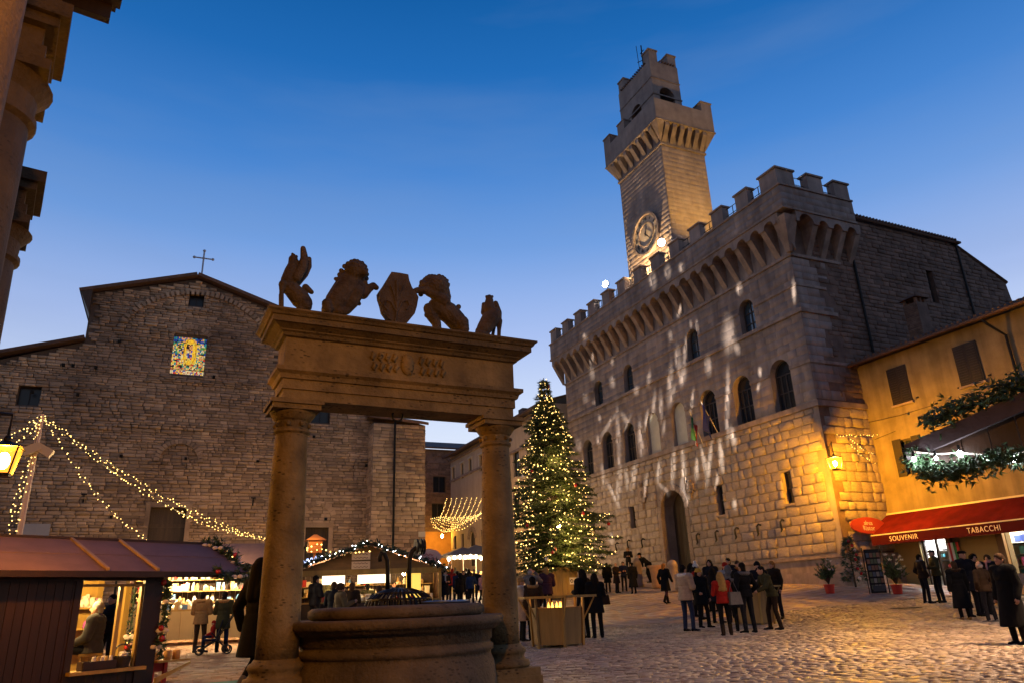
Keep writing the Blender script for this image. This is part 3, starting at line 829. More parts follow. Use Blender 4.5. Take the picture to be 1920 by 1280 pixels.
for h in holes: reveal(b, PCH, h, .45)
b.quad((-15.5, YC, .8), (-15.5, YC + 30, .8), (-15.5, YC + 30, 14), (-15.5, YC, al.z - 1.3)); b.quad((wr.x, YC, .8), (wr.x, YC + 30, .8), (wr.x, YC + 30, wr.z), (wr.x, YC, wr.z))
b.quad((nl.x, YC, 16), (nl.x, YC + 30, 16), (nl.x, YC + 30, nl.z), (nl.x, YC, nl.z)); b.quad((cx + nw, YC, 16), (cx + nw, YC + 30, 16), (cx + nw, YC + 30, nl.z), (cx + nw, YC, nl.z))
b.build('wall', M_churchb, church)
def chskip(u, v):
    return False
recs = courses(PCH, cpoly, holes, 1.0, 24.5, (.13, .26), (.25, .85), .012, (.03, .15), (-15.4, 12.4))
# bands that stand further out, as the builders left them
for i, r in enumerate(recs):
    k = .5 + .9 * (noise.noise(Vector((r[0].x * .12, r[0].z * 1.6, 3))) + .5)
    recs[i] = (r[0], r[1], r[2], r[3] * max(.3, k))
lay(church, recs, M_church, 'stone', 'stones', 200, jit=.10)
b = MB()
for k in range(26):
    u = R.uniform(-12, 12); v = 5 + 1.9 * R.randrange(8)
    if inside(cpoly, u, v + .5): b.box((u, YC - .1, v), (.17, .22, .17))
tag(b.build('putlog_shade', mat('hole_shade', (.012, .01, .008), 1), church), kind='stuff')  # near-black boxes stand in for the shade inside the putlog holes
b = MB()
for a, c in (((nl.x - .7, nl.z - .15), (ap.x, ap.z + .12)), ((ap.x, ap.z + .12), (cx + nw + .7, nl.z - .15)), ((-15.6, al.z - 1.2), (nll.x - .3, nll.z + .1)), ((cx + nw, 18.0), (12.4, 15.0))):
    d = Vector((c[0] - a[0], c[1] - a[1])); n = Vector((-d.y, d.x)).normalized() * .22
    if n.y < 0: n = -n
    b.prism([a, c, (c[0] + n.x, c[1] + n.y), (a[0] + n.x, a[1] + n.y)], PCH, -20, .55)
b.build('roof', M_tile, church)
b = MB(); b.prism([(nl.x - .65, nl.z - .1), (nl.x + .02, nl.z + .1), (nl.x + .02, nl.z - 1.6)], PCH, -18, .5); b.build('eave', M_wood, church)
# buttress on the right with its lean-to roof
YB = 50.6
q0 = onY(700, 800, YB); q1 = onY(797, 797, YB)
PBT = Plane((0, YB, 0), (1, 0, 0), (0, 0, 1), (0, -1, 0))
b = MB(); zt = q1.z
b.hexa([(x, y, z) for x in (q0.x, q1.x) for y in (YB, YC - .01) for z in (.8, zt)]); b.build('buttress', M_churchb, church)
recs = courses(PBT, rect(q0.x, q1.x, .8, zt), [], 1.0, zt, (.2, .34), (.4, .9), .012, (.02, .09), (q0.x, q1.x))
recs += courses(Plane((q1.x, 0, 0), (0, 1, 0), (0, 0, 1), (1, 0, 0)), rect(YB, YC, .8, zt), [], 1.0, zt, (.2, .34), (.4, .9), .012, (.02, .08), (YB, YC))
recs += courses(Plane((q0.x, 0, 0), (0, 1, 0), (0, 0, 1), (-1, 0, 0)), rect(YB, YC, .8, zt), [], 1.0, zt, (.2, .34), (.4, .9), .012, (.02, .08), (YB, YC))
lay(church, recs, M_church, 'buttress_stone', 'buttress_stones', 50, jit=.08)
b = MB(); b.hexa([(x, y, z) for x, dz in ((q0.x - .25, .9), (q1.x + .2, 0)) for y, z_ in ((YB - .25, 0), (YC + .2, .55)) for z in (zt + z_ + dz * .35, zt + z_ + .2 + dz * .35)]); b.build('buttress_roof', M_tile, church)
b = MB(); b.tube([(14.0 * YB / YC, YB - .16, zt + .1), (14.0 * YB / YC, YB - .16, 1.5)], .075, 6); b.build('rain_pipe', M_iron, church)
# relieving arch in the gable, arch over the side door
av = onY(380, 547, YC); a0 = onY(245, 583, YC)
r_big = ((av.x - a0.x) ** 2 + (av.z - a0.z) ** 2) / (2 * (av.z - a0.z))
voussoirs(PCH, av.x, av.z - r_big, r_big - .35, r_big, 34, .24, M_church, church, 'arch_stone', PI / 2 - 1.0, PI / 2 + 1.05)
aa = onY(334, 822, YC); al_ = onY(288, 862, YC); ar_ = onY(380, 866, YC); ra = (ar_.x - al_.x) / 2
voussoirs(PCH, (al_.x + ar_.x) / 2, al_.z - .05, ra - .3, ra, 17, .22, M_church, church)
ga = ((glass_r[0][0] + glass_r[1][0]) / 2, glass_r[2][1])
voussoirs(PCH, ga[0], ga[1] - 1.0, 1.5, 1.85, 11, .12, M_church, church, 'arch_stone', .72, PI - .72)
voussoirs(PCH, (e_l.x + e_r.x) / 2, e_l.z + .5, .95, 1.3, 9, .12, M_church, church, 'arch_stone', .3, PI - .3)
for h in (dL, dR):
    u0, u1, v1 = h[0][0], h[1][0], h[2][1]
    b = MB()
    for k in range(8):
        w = (u1 - u0) / 8; b.pbox(PCH, u0 + k * w + .01, u0 + (k + 1) * w - .01, 2.0, v1, -.44, -.38)
    b.pbox(PCH, u0, u1, 2.0, v1, -.47, -.442); b.pbox(PCH, u0, u1, v1 - 1.2, v1 - 1.0, -.378, -.34); b.pbox(PCH, (u0 + u1) / 2 - .06, (u0 + u1) / 2 + .06, 2.0, v1, -.377, -.33); b.build('door', M_wood, church)
    b = MB(); b.pbox(PCH, u0 - .3, u1 + .3, v1, v1 + .32, 0, .16); b.pbox(PCH, u0 - .28, u0, 2, v1 - .002, 0, .15); b.pbox(PCH, u1, u1 + .28, 2, v1 - .002, 0, .15); b.build('door_frame', M_church, church)
for h in (wL, wR, sq): window(PCH, h, .4, church, (M_shut, mat('dark_pane', (.012, .012, .012), .3)), bars=[('v', (h[0][0] + h[1][0]) / 2)])
# iron cross
b = MB(); x, z = ap.x + .25, ap.z + .2; b.tube([(x, YC, z - .1), (x, YC, z + 2.0)], .06, 6); b.tube([(x - .55, YC, z + 1.5), (x + .55, YC, z + 1.5)], .05, 6)
for dx, dz in ((-.62, 1.5), (.62, 1.5), (0, 2.1), (0, 1.5)): b.ell((x + dx, YC, z + dz), (.11, .06, .11), 8, 5)
b.build('cross', mat('grey_iron', (.35, .37, .42), .5), church)
# stained glass, lit from the nave behind: a plain pointed field of gold among coloured panes, with lead lines
gu0, gu1, gv0, gv1 = glass_r[0][0], glass_r[1][0], glass_r[0][1], glass_r[2][1]
cols = [(.95, .50, .02), (.8, .60, .10), (.02, .06, .32), (.03, .26, .22), (.60, .03, .02), (.75, .34, .10), (.12, .28, .03), (.8, .62, .32), (.02, .015, .02)]
GM = [glow('stained_pane_%s' % n, c, s) for n, c, s in zip(['gold', 'yellow', 'blue', 'teal', 'red', 'amber', 'green', 'cream', 'dark'], cols, [.85, .8, .7, .8, .7, .75, .7, .75, .1])]
b = MB(); nu, nv = 22, 30; lead = MB()
GR = random.Random(4)
gp = [[(gu0 + (gu1 - gu0) * min(1, max(0, (i + (GR.uniform(-.3, .3) if 0 < i < nu else 0)) / nu)), gv0 + (gv1 - gv0) * (j + (GR.uniform(-.3, .3) if 0 < j < nv else 0)) / nv) for j in range(nv + 1)] for i in range(nu + 1)]
for i in range(nu):
    for j in range(nv):
        u = (i + .5) / nu - .52; v = (j + .5) / nv
        mand = abs(u) < .19 * math.sqrt(max(0, 1 - ((v - .62) / .36) ** 2)) if v < .98 else False
        core = abs(u) < .09 and .4 < v < .82
        rim_ = abs(abs(u) - .19 * math.sqrt(max(0, 1 - ((v - .62) / .36) ** 2))) < .03 and .3 < v < .97
        if j < 4: k = GR.choice([7, 7, 5, 0, 4, 2]) if 1 <= i < nu - 1 else 7
        elif core: k = GR.choice([8, 5, 7, 1, 4, 2]) if v < .66 else GR.choice([8, 5])
        elif rim_: k = 0
        elif mand: k = GR.choice([0, 0, 1, 0])
        elif v > .85: k = GR.choice([2, 2, 2, 3, 5, 8])
        elif v > .45: k = GR.choice([5, 6, 1, 3, 5, 7, 6, 8, 2])
        elif v > .28: k = GR.choice([3, 4, 1, 0, 7, 3, 8, 5])
        else: k = GR.choice([1, 4, 5, 5, 6, 3, 8, 7])
        b.cur = k
        b.quad(*[PCH.at(*gp[a][c], -.30) for a, c in ((i, j), (i + 1, j), (i + 1, j + 1), (i, j + 1))])
sg = b.build('stained_glass', GM, church)
for i in range(0, nu + 1, 1):
    for j in range(nv):
        if GR.random() < .5: lead.tube([PCH.at(*gp[i][j], -.285), PCH.at(*gp[i][j + 1], -.285)], .012, 4, False)
for k in range(24):
    t = PI * 2 * k / 24; t1 = PI * 2 * (k + 1) / 24; mc = (gu0 + (gu1 - gu0) * .52, gv0 + (gv1 - gv0) * .62)
    lead.tube([PCH.at(mc[0] + .38 * math.cos(q) * 1.0, mc[1] + .95 * math.sin(q), -.28) for q in (t, t1)], .016, 4, False)
lead.tube([PCH.at(gu0, gv0 + (gv1 - gv0) * .15, -.28), PCH.at(gu1, gv0 + (gv1 - gv0) * .15, -.28)], .02, 4)
tag(lead.build('lead_line', M_iron, sg), kind='stuff')
b = MB()
for xx, y_ in ((474, 940), (597 - 440, 872 + 62)):
    p = onY(xx, y_, YC); b.box((p.x, YC - .08, p.z), (.08, .1, .5)); b.box((p.x, YC - .08, p.z + .25), (.3, .1, .08))
b.build('iron_anchor', M_iron, church)
p = onY(64, 998, YC); b = MB(); b.box((p.x, YC - .2, p.z), (1.6, .12, 1.0)); b.box((p.x + .1, YC - .27, p.z), (.05, .03, 1.0))
tag(b.build('notice_board', mat('grey_board', (.3, .27, .27), .6)), 'grey notice board on the church wall left of the light pole', 'notice board')
p = onY(795, 1001, YB); b = MB(); b.box((p.x - .2, YB - .14, p.z), (.5, .04, .36)); tag(b.build('wall_plaque', M_marble), 'small pale plaque on the right church buttress', 'plaque')

# ================================================================ ochre house with the shop
XY_ = 30.1
PY = Plane((XY_, 0, 0), (0, -1, 0), (0, 0, 1), (-1, 0, 0))           # u runs to the right in the picture: u = -y
house = thing('shop_house', 'ochre plastered house with dark shutters above a souvenir shop', 'house', (XY_, 20, .8))
ze = onX(1700, 660, XY_).z; ze = 11.45
def U(y): return -y
wins = [rect(-22.75, -21.85, 9.1, 10.75), rect(-19.35, -18.42, 9.08, 10.75), rect(-23.25, -22.3, 5.85, 7.45)]
shop = [rect(-22.98, -21.72, .55, 2.95), rect(-19.2, -15.6, 1.4, 3.1)]
b = MB(); holed(b, PY, rect(-Y0 + .001, -6, .2, ze), wins + shop)
for h in wins: reveal(b, PY, h, .22)
for h in shop: reveal(b, PY, h, .3)
b.quad((XY_, 6, .2), (44, 6, .2), (44, 6, ze), (XY_, 6, ze)); b.quad((XY_, 6, ze), (44, 6, ze + 2), (44, Y0, ze + 2), (XY_, Y0, ze))
b.build('wall', M_ochre, house)
def shutters(P, h, parent, open_=False):
    u0, u1, v0, v1 = h[0][0], h[1][0], h[0][1], h[2][1]; c = (u0 + u1) / 2
    for a, q in ((u0 - .06, c - .008), (c + .008, u1 + .06)):
        m = MB(); m.pbox(P, a, q, v0 - .04, v1 + .04, .01, .05)
        n = int((v1 - v0) / .11)
        for k in range(n): m.pbox(P, a + .07, q - .07, v0 + .02 + k * .11, v0 + .09 + k * .11, .051, .075)
        m.build('shutter', M_shut, parent)
    m = MB(); m.pbox(P, u0 - .12, u1 + .12, v0 - .14, v0 - .05, 0, .12); m.build('sill', M_mould, parent)
for h in wins[:2]: shutters(PY, h, house)
m = MB(); m.pbox(PY, -23.3, -22.86, 5.8, 7.5, .01, .06); tag(m.build('shutter', M_shut, house), 'folded-back shutter behind the garland')
window(PY, wins[2], .2, house, bars=[('v', -22.78)])
m = MB(); m.pbox(PY, -22.3, -21.85, 5.8, 7.5, .01, .06); m.build('shutter', M_shut, house)
b = MB()
b.hexa([(x, y, z) for x, zz in ((XY_ - .55, ze - .05), (37, ze + 1.7)) for y in (5, Y0 - .02) for z in (zz, zz + .12)]); b.build('roof', M_tile, house)
b = MB()
for k in range(72):
    y = 6 + k * .255; b.tube([(XY_ - .62, y, ze + .1), (XY_ + 1.2, y, ze + .55)], .085, 5)
b.tube([(XY_ - .64, 5, ze - .02), (XY_ - .64, Y0, ze - .02)], .08, 6)
b.build('eave_tiles', M_tile, house)
b = MB(); b.tube([(XY_ - .6, 17.55, ze - .05), (XY_ - .5, 17.4, ze - .35), (XY_ - .1, 17.05, ze - .9), (XY_ - .08, 17.0, 3.2)], .055, 6); b.build('rain_pipe', M_iron, house)
pc = onX(1722, 600, XY_ + 2.2)
b = MB(); b.box((pc.x, pc.y, pc.z - .3), (.75, .75, 2.2)); b.build('chimney', M_brick, house)
recs = courses(Plane((pc.x - .375, 0, 0), (0, 1, 0), (0, 0, 1), (-1, 0, 0)), rect(pc.y - .38, pc.y + .38, pc.z - 1.4, pc.z + .8), [], pc.z - 1.4, pc.z + .78, (.08, .1), (.22, .26), .006, (.01, .025), (pc.y - .38, pc.y + .38))
lay(house, recs, M_brick, 'chimney_brick', 'chimney_bricks', 0, jit=.04)
b = MB()
for sx in (-.3, 0, .3):
    for sy in (-.3, .3): b.box((pc.x + sx, pc.y + sy, pc.z + .92), (.12, .12, .24))
b.hexa([(pc.x + sx * w, pc.y + sy * w, z) for sx in (-1, 1) for sy in (-1, 1) for z, w in ((pc.z + 1.04, .5), (pc.z + 1.24, .2))]); b.build('chimney_cap', M_tile, house)
b = MB(); b.tube([PY.at(-24.3, 8.62, .03), PY.at(-22.6, 8.55, .03), PY.at(-20.9, 8.60, .03)], .012, 4); b.tube([PY.at(-24.2, 7.75, .03), PY.at(-23, 7.9, .03)], .012, 4); b.build('cable', M_iron, house)
for u_, v_ in ((-21.6, 9.1), (-19.6, 9.0), (-18.2, 9.15), (-20.8, 8.6)): b = MB(); b.pbox(PY, u_, u_ + .12, v_, v_ + .06, 0, .05); b.build('shutter_catch', M_iron, house)
# shop fronts
M_cloth = mat('ochre_awning_cloth', (.42, .29, .10), .8, .15, 2)
b = MB(); b.pbox(PY, -24.38, -23.0, .5, 2.98, .02, .08); tag(b.build('roller_cloth', M_cloth, house), 'ochre cloth screen left of the shop door')
b = MB(); b.pbox(PY, -21.1, -19.55, .5, 3.0, .02, .08); b.pbox(PY, -21.1, -19.55, 2.55, 2.65, .08, .12); tag(b.build('roller_cloth', M_cloth, house), 'ochre cloth screen between door and lit window')
M_woodl = planks('warm_wood', (.32, .17, .06), .5, 'Z')
b = MB(); b.pbox(PY, -19.5, -19.22, .3, 3.1, .02, .18); b.build('shop_post', M_woodl, house)
b = MB(); b.pbox(PY, -21.7, -21.5, .3, 3.05, .02, .15); b.build('shop_post', M_woodl, house)
b = MB(); b.pbox(PY, -19.2, -15.6, .4, 1.38, .0, .12); b.build('shop_base', M_rust, house)
b = MB(); b.box((31.9, 19.3, 2.0), (.02, 7.6, 3)); b.box((31.1, 22.95, 2.0), (1.6, .02, 3)); b.box((31.1, 15.7, 2.0), (1.6, .02, 3)); b.box((31.0, 19.3, 3.35), (1.8, 7.6, .03)); b.box((31.0, 19.3, .5), (1.8, 7.6, .06))
b.build('shop_interior', mat('shop_wall', (.7, .66, .58), .8), house)
fr = MB()
for u in (-22.95, -22.35, -21.76): fr.pbox(PY, u - .04, u + .04, .55, 2.95, -.2, -.1)
fr.pbox(PY, -22.95, -21.76, .55, .8, -.2, -.1); fr.build('shop_door', M_frame, house)
GC = random.Random(9)
goods = [(.05, .12, .6), (.6, .05, .05), (.8, .8, .78), (.1, .4, .5), (.75, .55, .1), (.05, .3, .1), (.5, .1, .35), (.03, .03, .04)]
GMt = [mat('goods_%s' % n, c, .6) for n, c in zip(['blue', 'red', 'white', 'teal', 'yellow', 'green', 'pink', 'black'], goods)]
b = MB()
for k in range(150):
    b.cur = GC.randrange(8); y = GC.uniform(16, 22.8)
    b.box((31.75 - GC.uniform(0, .9), y, .7 + GC.choice([.15, .6, 1.05, 1.5, 1.95]) + .1), (.14, GC.uniform(.08, .25), GC.uniform(.12, .4)))
for z in (.7, 1.15, 1.6, 2.05, 2.5): b.cur = 7; b.box((31.4, 19.3, z + .05), (1.0, 7.2, .03))
tag(b.build('shop_goods', GMt), 'colourful souvenirs on the lit shelves inside the shop', 'goods', kind='stuff')
for y, p_ in ((22.3, 60), (20, 40), (17.5, 90)): lamp('shop_lamp', (30.9, y, 3.2), p_ * 5, (1, .86, .62) if y < 21 else (.85, .92, 1), .12, house)
b = MB()
for y in (22.3, 17.6): b.box((30.9, y, 3.3), (.25, .9, .04))
b.build('ceiling_light', glow('shop_tube', (1, .95, .85), 6), house)
t = thing('scarf_stand', 'white red and green souvenir scarves hanging beside the shop door', 'scarves', PY.at(-21.3, 1.0, .2))
for k in range(5):
    b = MB(); u_ = -21.66 + k * .115
    b.hexa([PY.at(u_ + a + .02 * math.sin(3 * v + k), v, .20 + n + .02 * math.sin(5 * v)) for a in (0, .10) for v in (1.15 + .1 * (k % 2), 2.75) for n in (0, .015)]); b.build('scarf', GMt[[2, 1, 2, 5, 1][k]], t)
b = MB(); b.tube([PY.at(-21.75, 2.76, .2), PY.at(-21.05, 2.76, .2)], .015, 5); b.build('rail', M_iron, t)
# red awning with lettering
aw = thing('awning', 'dark red shop awning lettered SOUVENIR and TABACCHI', 'awning', (XY_ - .8, 20, 3))
A0 = onX(1655, 966, XY_ - .03); XV = XY_ - 1.75
v0 = onX(1633, 1004, XV); v1 = onX(1633, 1022, XV)
ya, yb = v0.y, 8.0
zt_, zv = A0.z, v0.z; zs = v1.z
M_awn = mat('awning_canvas', (.115, .009, .010), .9, .3, 1.2, .25, 3, spec=.05, streak=.25)
M_val = mat('awning_valance', (.05, .006, .009), .9, spec=.05)
b = MB(); n = 11
yt = A0.y
for k in range(n):
    f0, f1 = k / n, (k + 1) / n
    y0, y1 = ya + (yb - ya) * f0, ya + (yb - ya) * f1; t0, t1 = yt + (yb - yt) * f0, yt + (yb - yt) * f1
    m = MB(); m.hexa([Vector((x, y, z + dz)) for (x, z, (p0, p1)) in ((XV, zv, (y0, y1)), (XY_ - .03, zt_, (t0, t1))) for y in (p0 - .003, p1 + .003) for dz in (0, .02)])
    m.build('canvas_panel', M_awn, aw)
b = MB(); b.box((XV - .01, (ya + yb) / 2, (zv + zs) / 2 - .01), (.02, ya - yb, zv - zs)); b.build('valance', M_val, aw)
b = MB(); b.box((XV - .01, (ya + yb) / 2, zv + .01), (.05, ya - yb, .045)); b.box((XY_ - .06, (yt + yb) / 2, zt_ + .03), (.1, yt - yb, .07)); b.build('rail', mat('pale_trim', (.55, .48, .36), .6), aw)
b = MB(); b.add([(XV, ya, zv), (XV, ya, zs), (XY_ - .03, yt, zt_)], [(0, 1, 2)])
b.build('side_flap', M_awn, aw)
M_let = mat('lettering_cream', (.62, .52, .42), .7)
for body, x0, x1 in (('SOUVENIR', 1670, 1724), ('TABACCHI', 1819, 1883)):
    xm = (x0 + x1) / 2; pa = onX(x0, 1015, XV); pq = onX(x1, 1015, XV); w = pa.y - pq.y
    Mx = Matrix(((0, 0, -1, XV - .025), (-1, 0, 0, (pa.y + pq.y) / 2), (0, 1, 0, (zv + zs) / 2 - .015), (0, 0, 0, 1)))
    me = text_mesh(body, .30, Mx, M_let, .004, 'lettering', 1.15)
    ys = [v.co.y for v in me.vertices]; f = w / (max(ys) - min(ys)); c = (max(ys) + min(ys)) / 2
    for v in me.vertices: v.co.y = (pa.y + pq.y) / 2 + (v.co.y - c) * f
    obj('lettering', me, aw)

# ================================================================ palace with giant columns, close on the left
stp = Vector((-.61, 3.25, 0)); p2 = Vector((-1.645, 7.0, 0)); dl = stp.normalized(); nrm = Vector((dl.y, -dl.x, 0))   # nrm points to the square
pal = thing('palace', 'tall dark palace with giant half columns at the left edge', 'palace', (-2.0, 5, 0))
PL = Plane(p2 - nrm * .56, dl, (0, 0, 1), nrm)
zc_ = 4.78 + CZ
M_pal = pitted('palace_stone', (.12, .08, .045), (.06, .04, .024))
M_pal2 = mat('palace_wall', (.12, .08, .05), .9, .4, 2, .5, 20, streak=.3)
L3 = stp.length
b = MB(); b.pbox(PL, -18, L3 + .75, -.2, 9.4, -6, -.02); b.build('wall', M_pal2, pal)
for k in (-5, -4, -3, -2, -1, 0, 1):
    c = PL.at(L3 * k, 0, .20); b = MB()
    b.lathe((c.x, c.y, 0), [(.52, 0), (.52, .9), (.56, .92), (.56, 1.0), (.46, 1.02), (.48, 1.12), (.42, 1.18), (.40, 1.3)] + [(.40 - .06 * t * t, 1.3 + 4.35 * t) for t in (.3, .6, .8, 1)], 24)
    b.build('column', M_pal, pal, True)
    b = MB(); b.lathe((c.x, c.y, 0), [(.345, zc_ - .52), (.40, zc_ - .48), (.40, zc_ - .42), (.36, zc_ - .40), (.37, zc_ - .22), (.46, zc_ - .1), (.48, zc_ - .08)], 24)
    b.pbox(PL, L3 * k - .46, L3 * k + .46, zc_ - .08, zc_ + .03, -.2, .62); b.build('capital', M_pal, pal)
    b = MB(); b.pbox(PL, L3 * k - .40, L3 * k + .40, zc_ + .03, zc_ + .2, -.1, .56); b.pbox(PL, L3 * k - .37, L3 * k + .37, zc_ + .2, zc_ + .4, -.1, .52)
    b.pbox(PL, L3 * k - .46, L3 * k + .46, zc_ + .4, zc_ + .5, -.1, .62); b.pbox(PL, L3 * k - .52, L3 * k + .52, zc_ + .5, zc_ + .66, -.1, .70); b.build('entablature_block', M_pal, pal)
    b = MB(); b.pbox(PL, L3 * (k + .5) - .17, L3 * (k + .5) + .17, zc_ + .1, zc_ + .5, -.1, .3); b.pbox(PL, L3 * (k + .5) - .22, L3 * (k + .5) + .22, zc_ + .5, zc_ + .62, -.1, .46); b.build('keystone', M_pal, pal)
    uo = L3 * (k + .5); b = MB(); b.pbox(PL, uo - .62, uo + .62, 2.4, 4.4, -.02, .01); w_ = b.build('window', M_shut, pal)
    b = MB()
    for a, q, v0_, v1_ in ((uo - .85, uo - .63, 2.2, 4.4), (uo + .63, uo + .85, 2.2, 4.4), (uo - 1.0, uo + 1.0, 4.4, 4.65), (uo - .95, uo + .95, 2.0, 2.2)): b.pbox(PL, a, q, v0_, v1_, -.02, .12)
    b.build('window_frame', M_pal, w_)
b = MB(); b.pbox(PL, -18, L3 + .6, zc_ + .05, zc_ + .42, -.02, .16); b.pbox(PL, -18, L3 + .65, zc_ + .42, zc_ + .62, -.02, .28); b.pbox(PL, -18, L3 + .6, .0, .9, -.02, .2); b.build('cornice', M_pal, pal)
b = MB(); ue = L3 - .9
b.pbox(PL, -18, ue, 9.05, 9.13, -.1, 1.10); b.pbox(PL, -18, ue, 9.13, 9.35, -.1, 1.15); b.build('eave', M_wood, pal)
for k in range(16):
    b = MB(); b.pbox(PL, ue - .12 - k * .8, ue - k * .8, 8.82, 9.05, -.1, 1.05); b.build('rafter', M_wood, pal)
b = MB(); b.pbox(PL, -18, ue + .1, 8.3, 8.6, -.02, .2); b.build('frieze_band', M_pal, pal)

# ================================================================ street behind the tree
XB = 26.0
PB_ = Plane((XB, 0, 0), (0, -1, 0), (0, 0, 1), (-1, 0, 0))
yf = onX(845, 900, XB).y; ye = 49.6
def zX(px, py): return onX(px, py, XB).z
ev = onX(845, 858, XB); ez = ev.z
row = thing('long_palace', 'long pale plastered palace with small upper windows behind the tree', 'building', (XB, 60, 3))
w4 = []
for px, py in ((850.5, 889), (867, 882), (882, 873.5), (902, 867), (924, 858), (950, 848)):
    c = onX(px, py, XB); w4.append(rect(-c.y - .42, -c.y + .42, c.z - .75, c.z + .75))
w5 = []
for px, py, hw in ((853, 1016, .4), (867, 1012, .4), (903, 1006, .4)):
    c = onX(px, py, XB); w5.append(rect(-c.y - hw, -c.y + hw, c.z - .65, c.z + .65))
c = onX(886, 1015, XB); pd = arch(-c.y - .7, -c.y + .7, c.z - 2.2, c.z + 1.0)
c = onX(968, 868, XB); wb = rect(-c.y - .6, -c.y + .6, c.z - 1.1, c.z + 1.1)
c = onX(968, 948, XB); wb2 = rect(-c.y - .6, -c.y + .6, c.z - 1.2, c.z + 1.2)
b = MB(); hs = w4 + w5 + [pd, wb, wb2]; holed(b, PB_, rect(-yf, -ye, 2.0, ez), hs)
for h in hs: reveal(b, PB_, h, .25)
b.quad((XB, ye, 2), (44, ye, 2), (44, ye, ez), (XB, ye, ez)); b.quad((XB, yf, 2), (44, yf, 2), (44, yf, ez), (XB, yf, ez)); b.build('wall', M_pinkp, row)
for h in w4 + w5 + [wb, wb2]: window(PB_, h, .2, row, bars=[('v', (h[0][0] + h[1][0]) / 2)])
window(PB_, pd, .2, row, (M_frame, mat('dark_pane', (.012, .012, .012), .3)), name='portal')
for h in w4:
    b = MB(); u0, u1, v0_, v1_ = h[0][0], h[1][0], h[0][1], h[2][1]; b.pbox(PB_, u0 - .2, u1 + .2, v1_ + .06, v1_ + .2, 0, .12); b.pbox(PB_, u0 - .14, u0 - .02, v0_, v1_ + .06, 0, .06); b.pbox(PB_, u1 + .02, u1 + .14, v0_, v1_ + .06, 0, .06); b.build('window_surround', M_marble, row)
voussoirs(PB_, (pd[0][0] + pd[1][0]) / 2, pd[0][1] + 2.5, .72, 1.15, 9, .1, M_mould, row)
zs_ = zX(845, 902); b = MB(); b.pbox(PB_, -yf, -ye, zs_ - .12, zs_ + .1, 0, .12); b.pbox(PB_, -yf, -ye, ez - .5, ez - .3, 0, .15); b.build('string_course', M_mould, row)
b = MB(); b.hexa([(x, y, z) for x, zz in ((XB - .8, ez - .05), (36, ez + 3.2)) for y in (ye - .1, yf + .5) for z in (zz, zz + .18)]); b.build('roof', M_tile, row)
b = MB(); c = onX(985, 782, XB + 1); b.box((c.x, c.y, c.z + .1), (.9, .9, 1.3)); b.build('chimney', M_brick, row)
YF = 78.0
far = thing('brick_house', 'dark brick house closing the street beside the church', 'house', (27, YF, 4.5))
PFR = Plane((0, YF, 0), (1, 0, 0), (0, 0, 1), (0, -1, 0))
fz = onY(830, 842, YF).z
def fb(px, py, hw, hh, ar=False):
    c = onY(px, py, YF); return arch(c.x - hw, c.x + hw, c.z - hh, c.z + hh) if ar else rect(c.x - hw, c.x + hw, c.z - hh, c.z + hh)
fw = [fb(824, 907, .75, .9), fb(821, 958, .7, .9)]
b = MB(); holed(b, PFR, rect(20, 42, 2, fz), fw)
for h in fw: reveal(b, PFR, h, .25)
b.build('wall', M_brick, far)
for h in fw: window(PFR, h, .2, far, bars=[('v', (h[0][0] + h[1][0]) / 2)])
c = onY(822, 872, YF); voussoirs(PFR, c.x, c.z - .4, 1.5, 1.8, 11, .12, M_brick, far)
b = MB(); b.hexa([(x, y, z) for x in (19.6, 42) for y, zz in ((YF - .6, fz - .05), (YF + 8, fz + 2.4)) for z in (zz, zz + .2)]); b.build('roof', M_tile, far)
b = MB(); b.pbox(PFR, 20, 42, fz - 1.6, fz - 1.45, 0, .1); b.build('string_course', M_brick, far)
b = MB(); b.pbox(PFR, 20, 34, 2, onY(820, 996, YF).z, .02, .09); tag(b.build('plaster_base', mat('orange_plaster', (.5, .26, .08), .85, .3, 1), far), 'orange plastered ground floor')
recs = courses(PFR, rect(20, 34, onY(820, 996, YF).z, fz), fw, 4.2, fz - 1.7, (.22, .3), (.4, .8), .012, (.01, .05), (20, 34))
lay(far, recs, M_brick, 'wall_stone', 'wall_stones', 0, jit=.06)
# ================================================================ the well with columns, beam and statues
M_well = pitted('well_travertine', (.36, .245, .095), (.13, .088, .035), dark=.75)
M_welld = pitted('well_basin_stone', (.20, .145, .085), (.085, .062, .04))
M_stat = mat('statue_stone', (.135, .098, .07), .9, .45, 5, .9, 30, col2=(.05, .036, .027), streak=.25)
WX, WY = 2.22, 8.0
well = thing('well', 'old travertine well with two columns carrying a moulded beam', 'well', (WX, WY, 0))
TW = rad(2.4)
MW = Matrix.Translation((WX, WY, 0)) @ Matrix.Rotation(TW, 4, 'Z')       # local: x along the beam, y depth
def WMB():
    m = MB(); m.M = MW; return m
cxs = (-1.21, 1.21)
zb = {}
def band(name, x, y, z0, z1, m=M_well):
    b = WMB(); b.hexa([(sx * x, sy * y, z) for sx in (-1, 1) for sy in (-1, 1) for z in (z0, z1)]); return b.build(name, m, well)
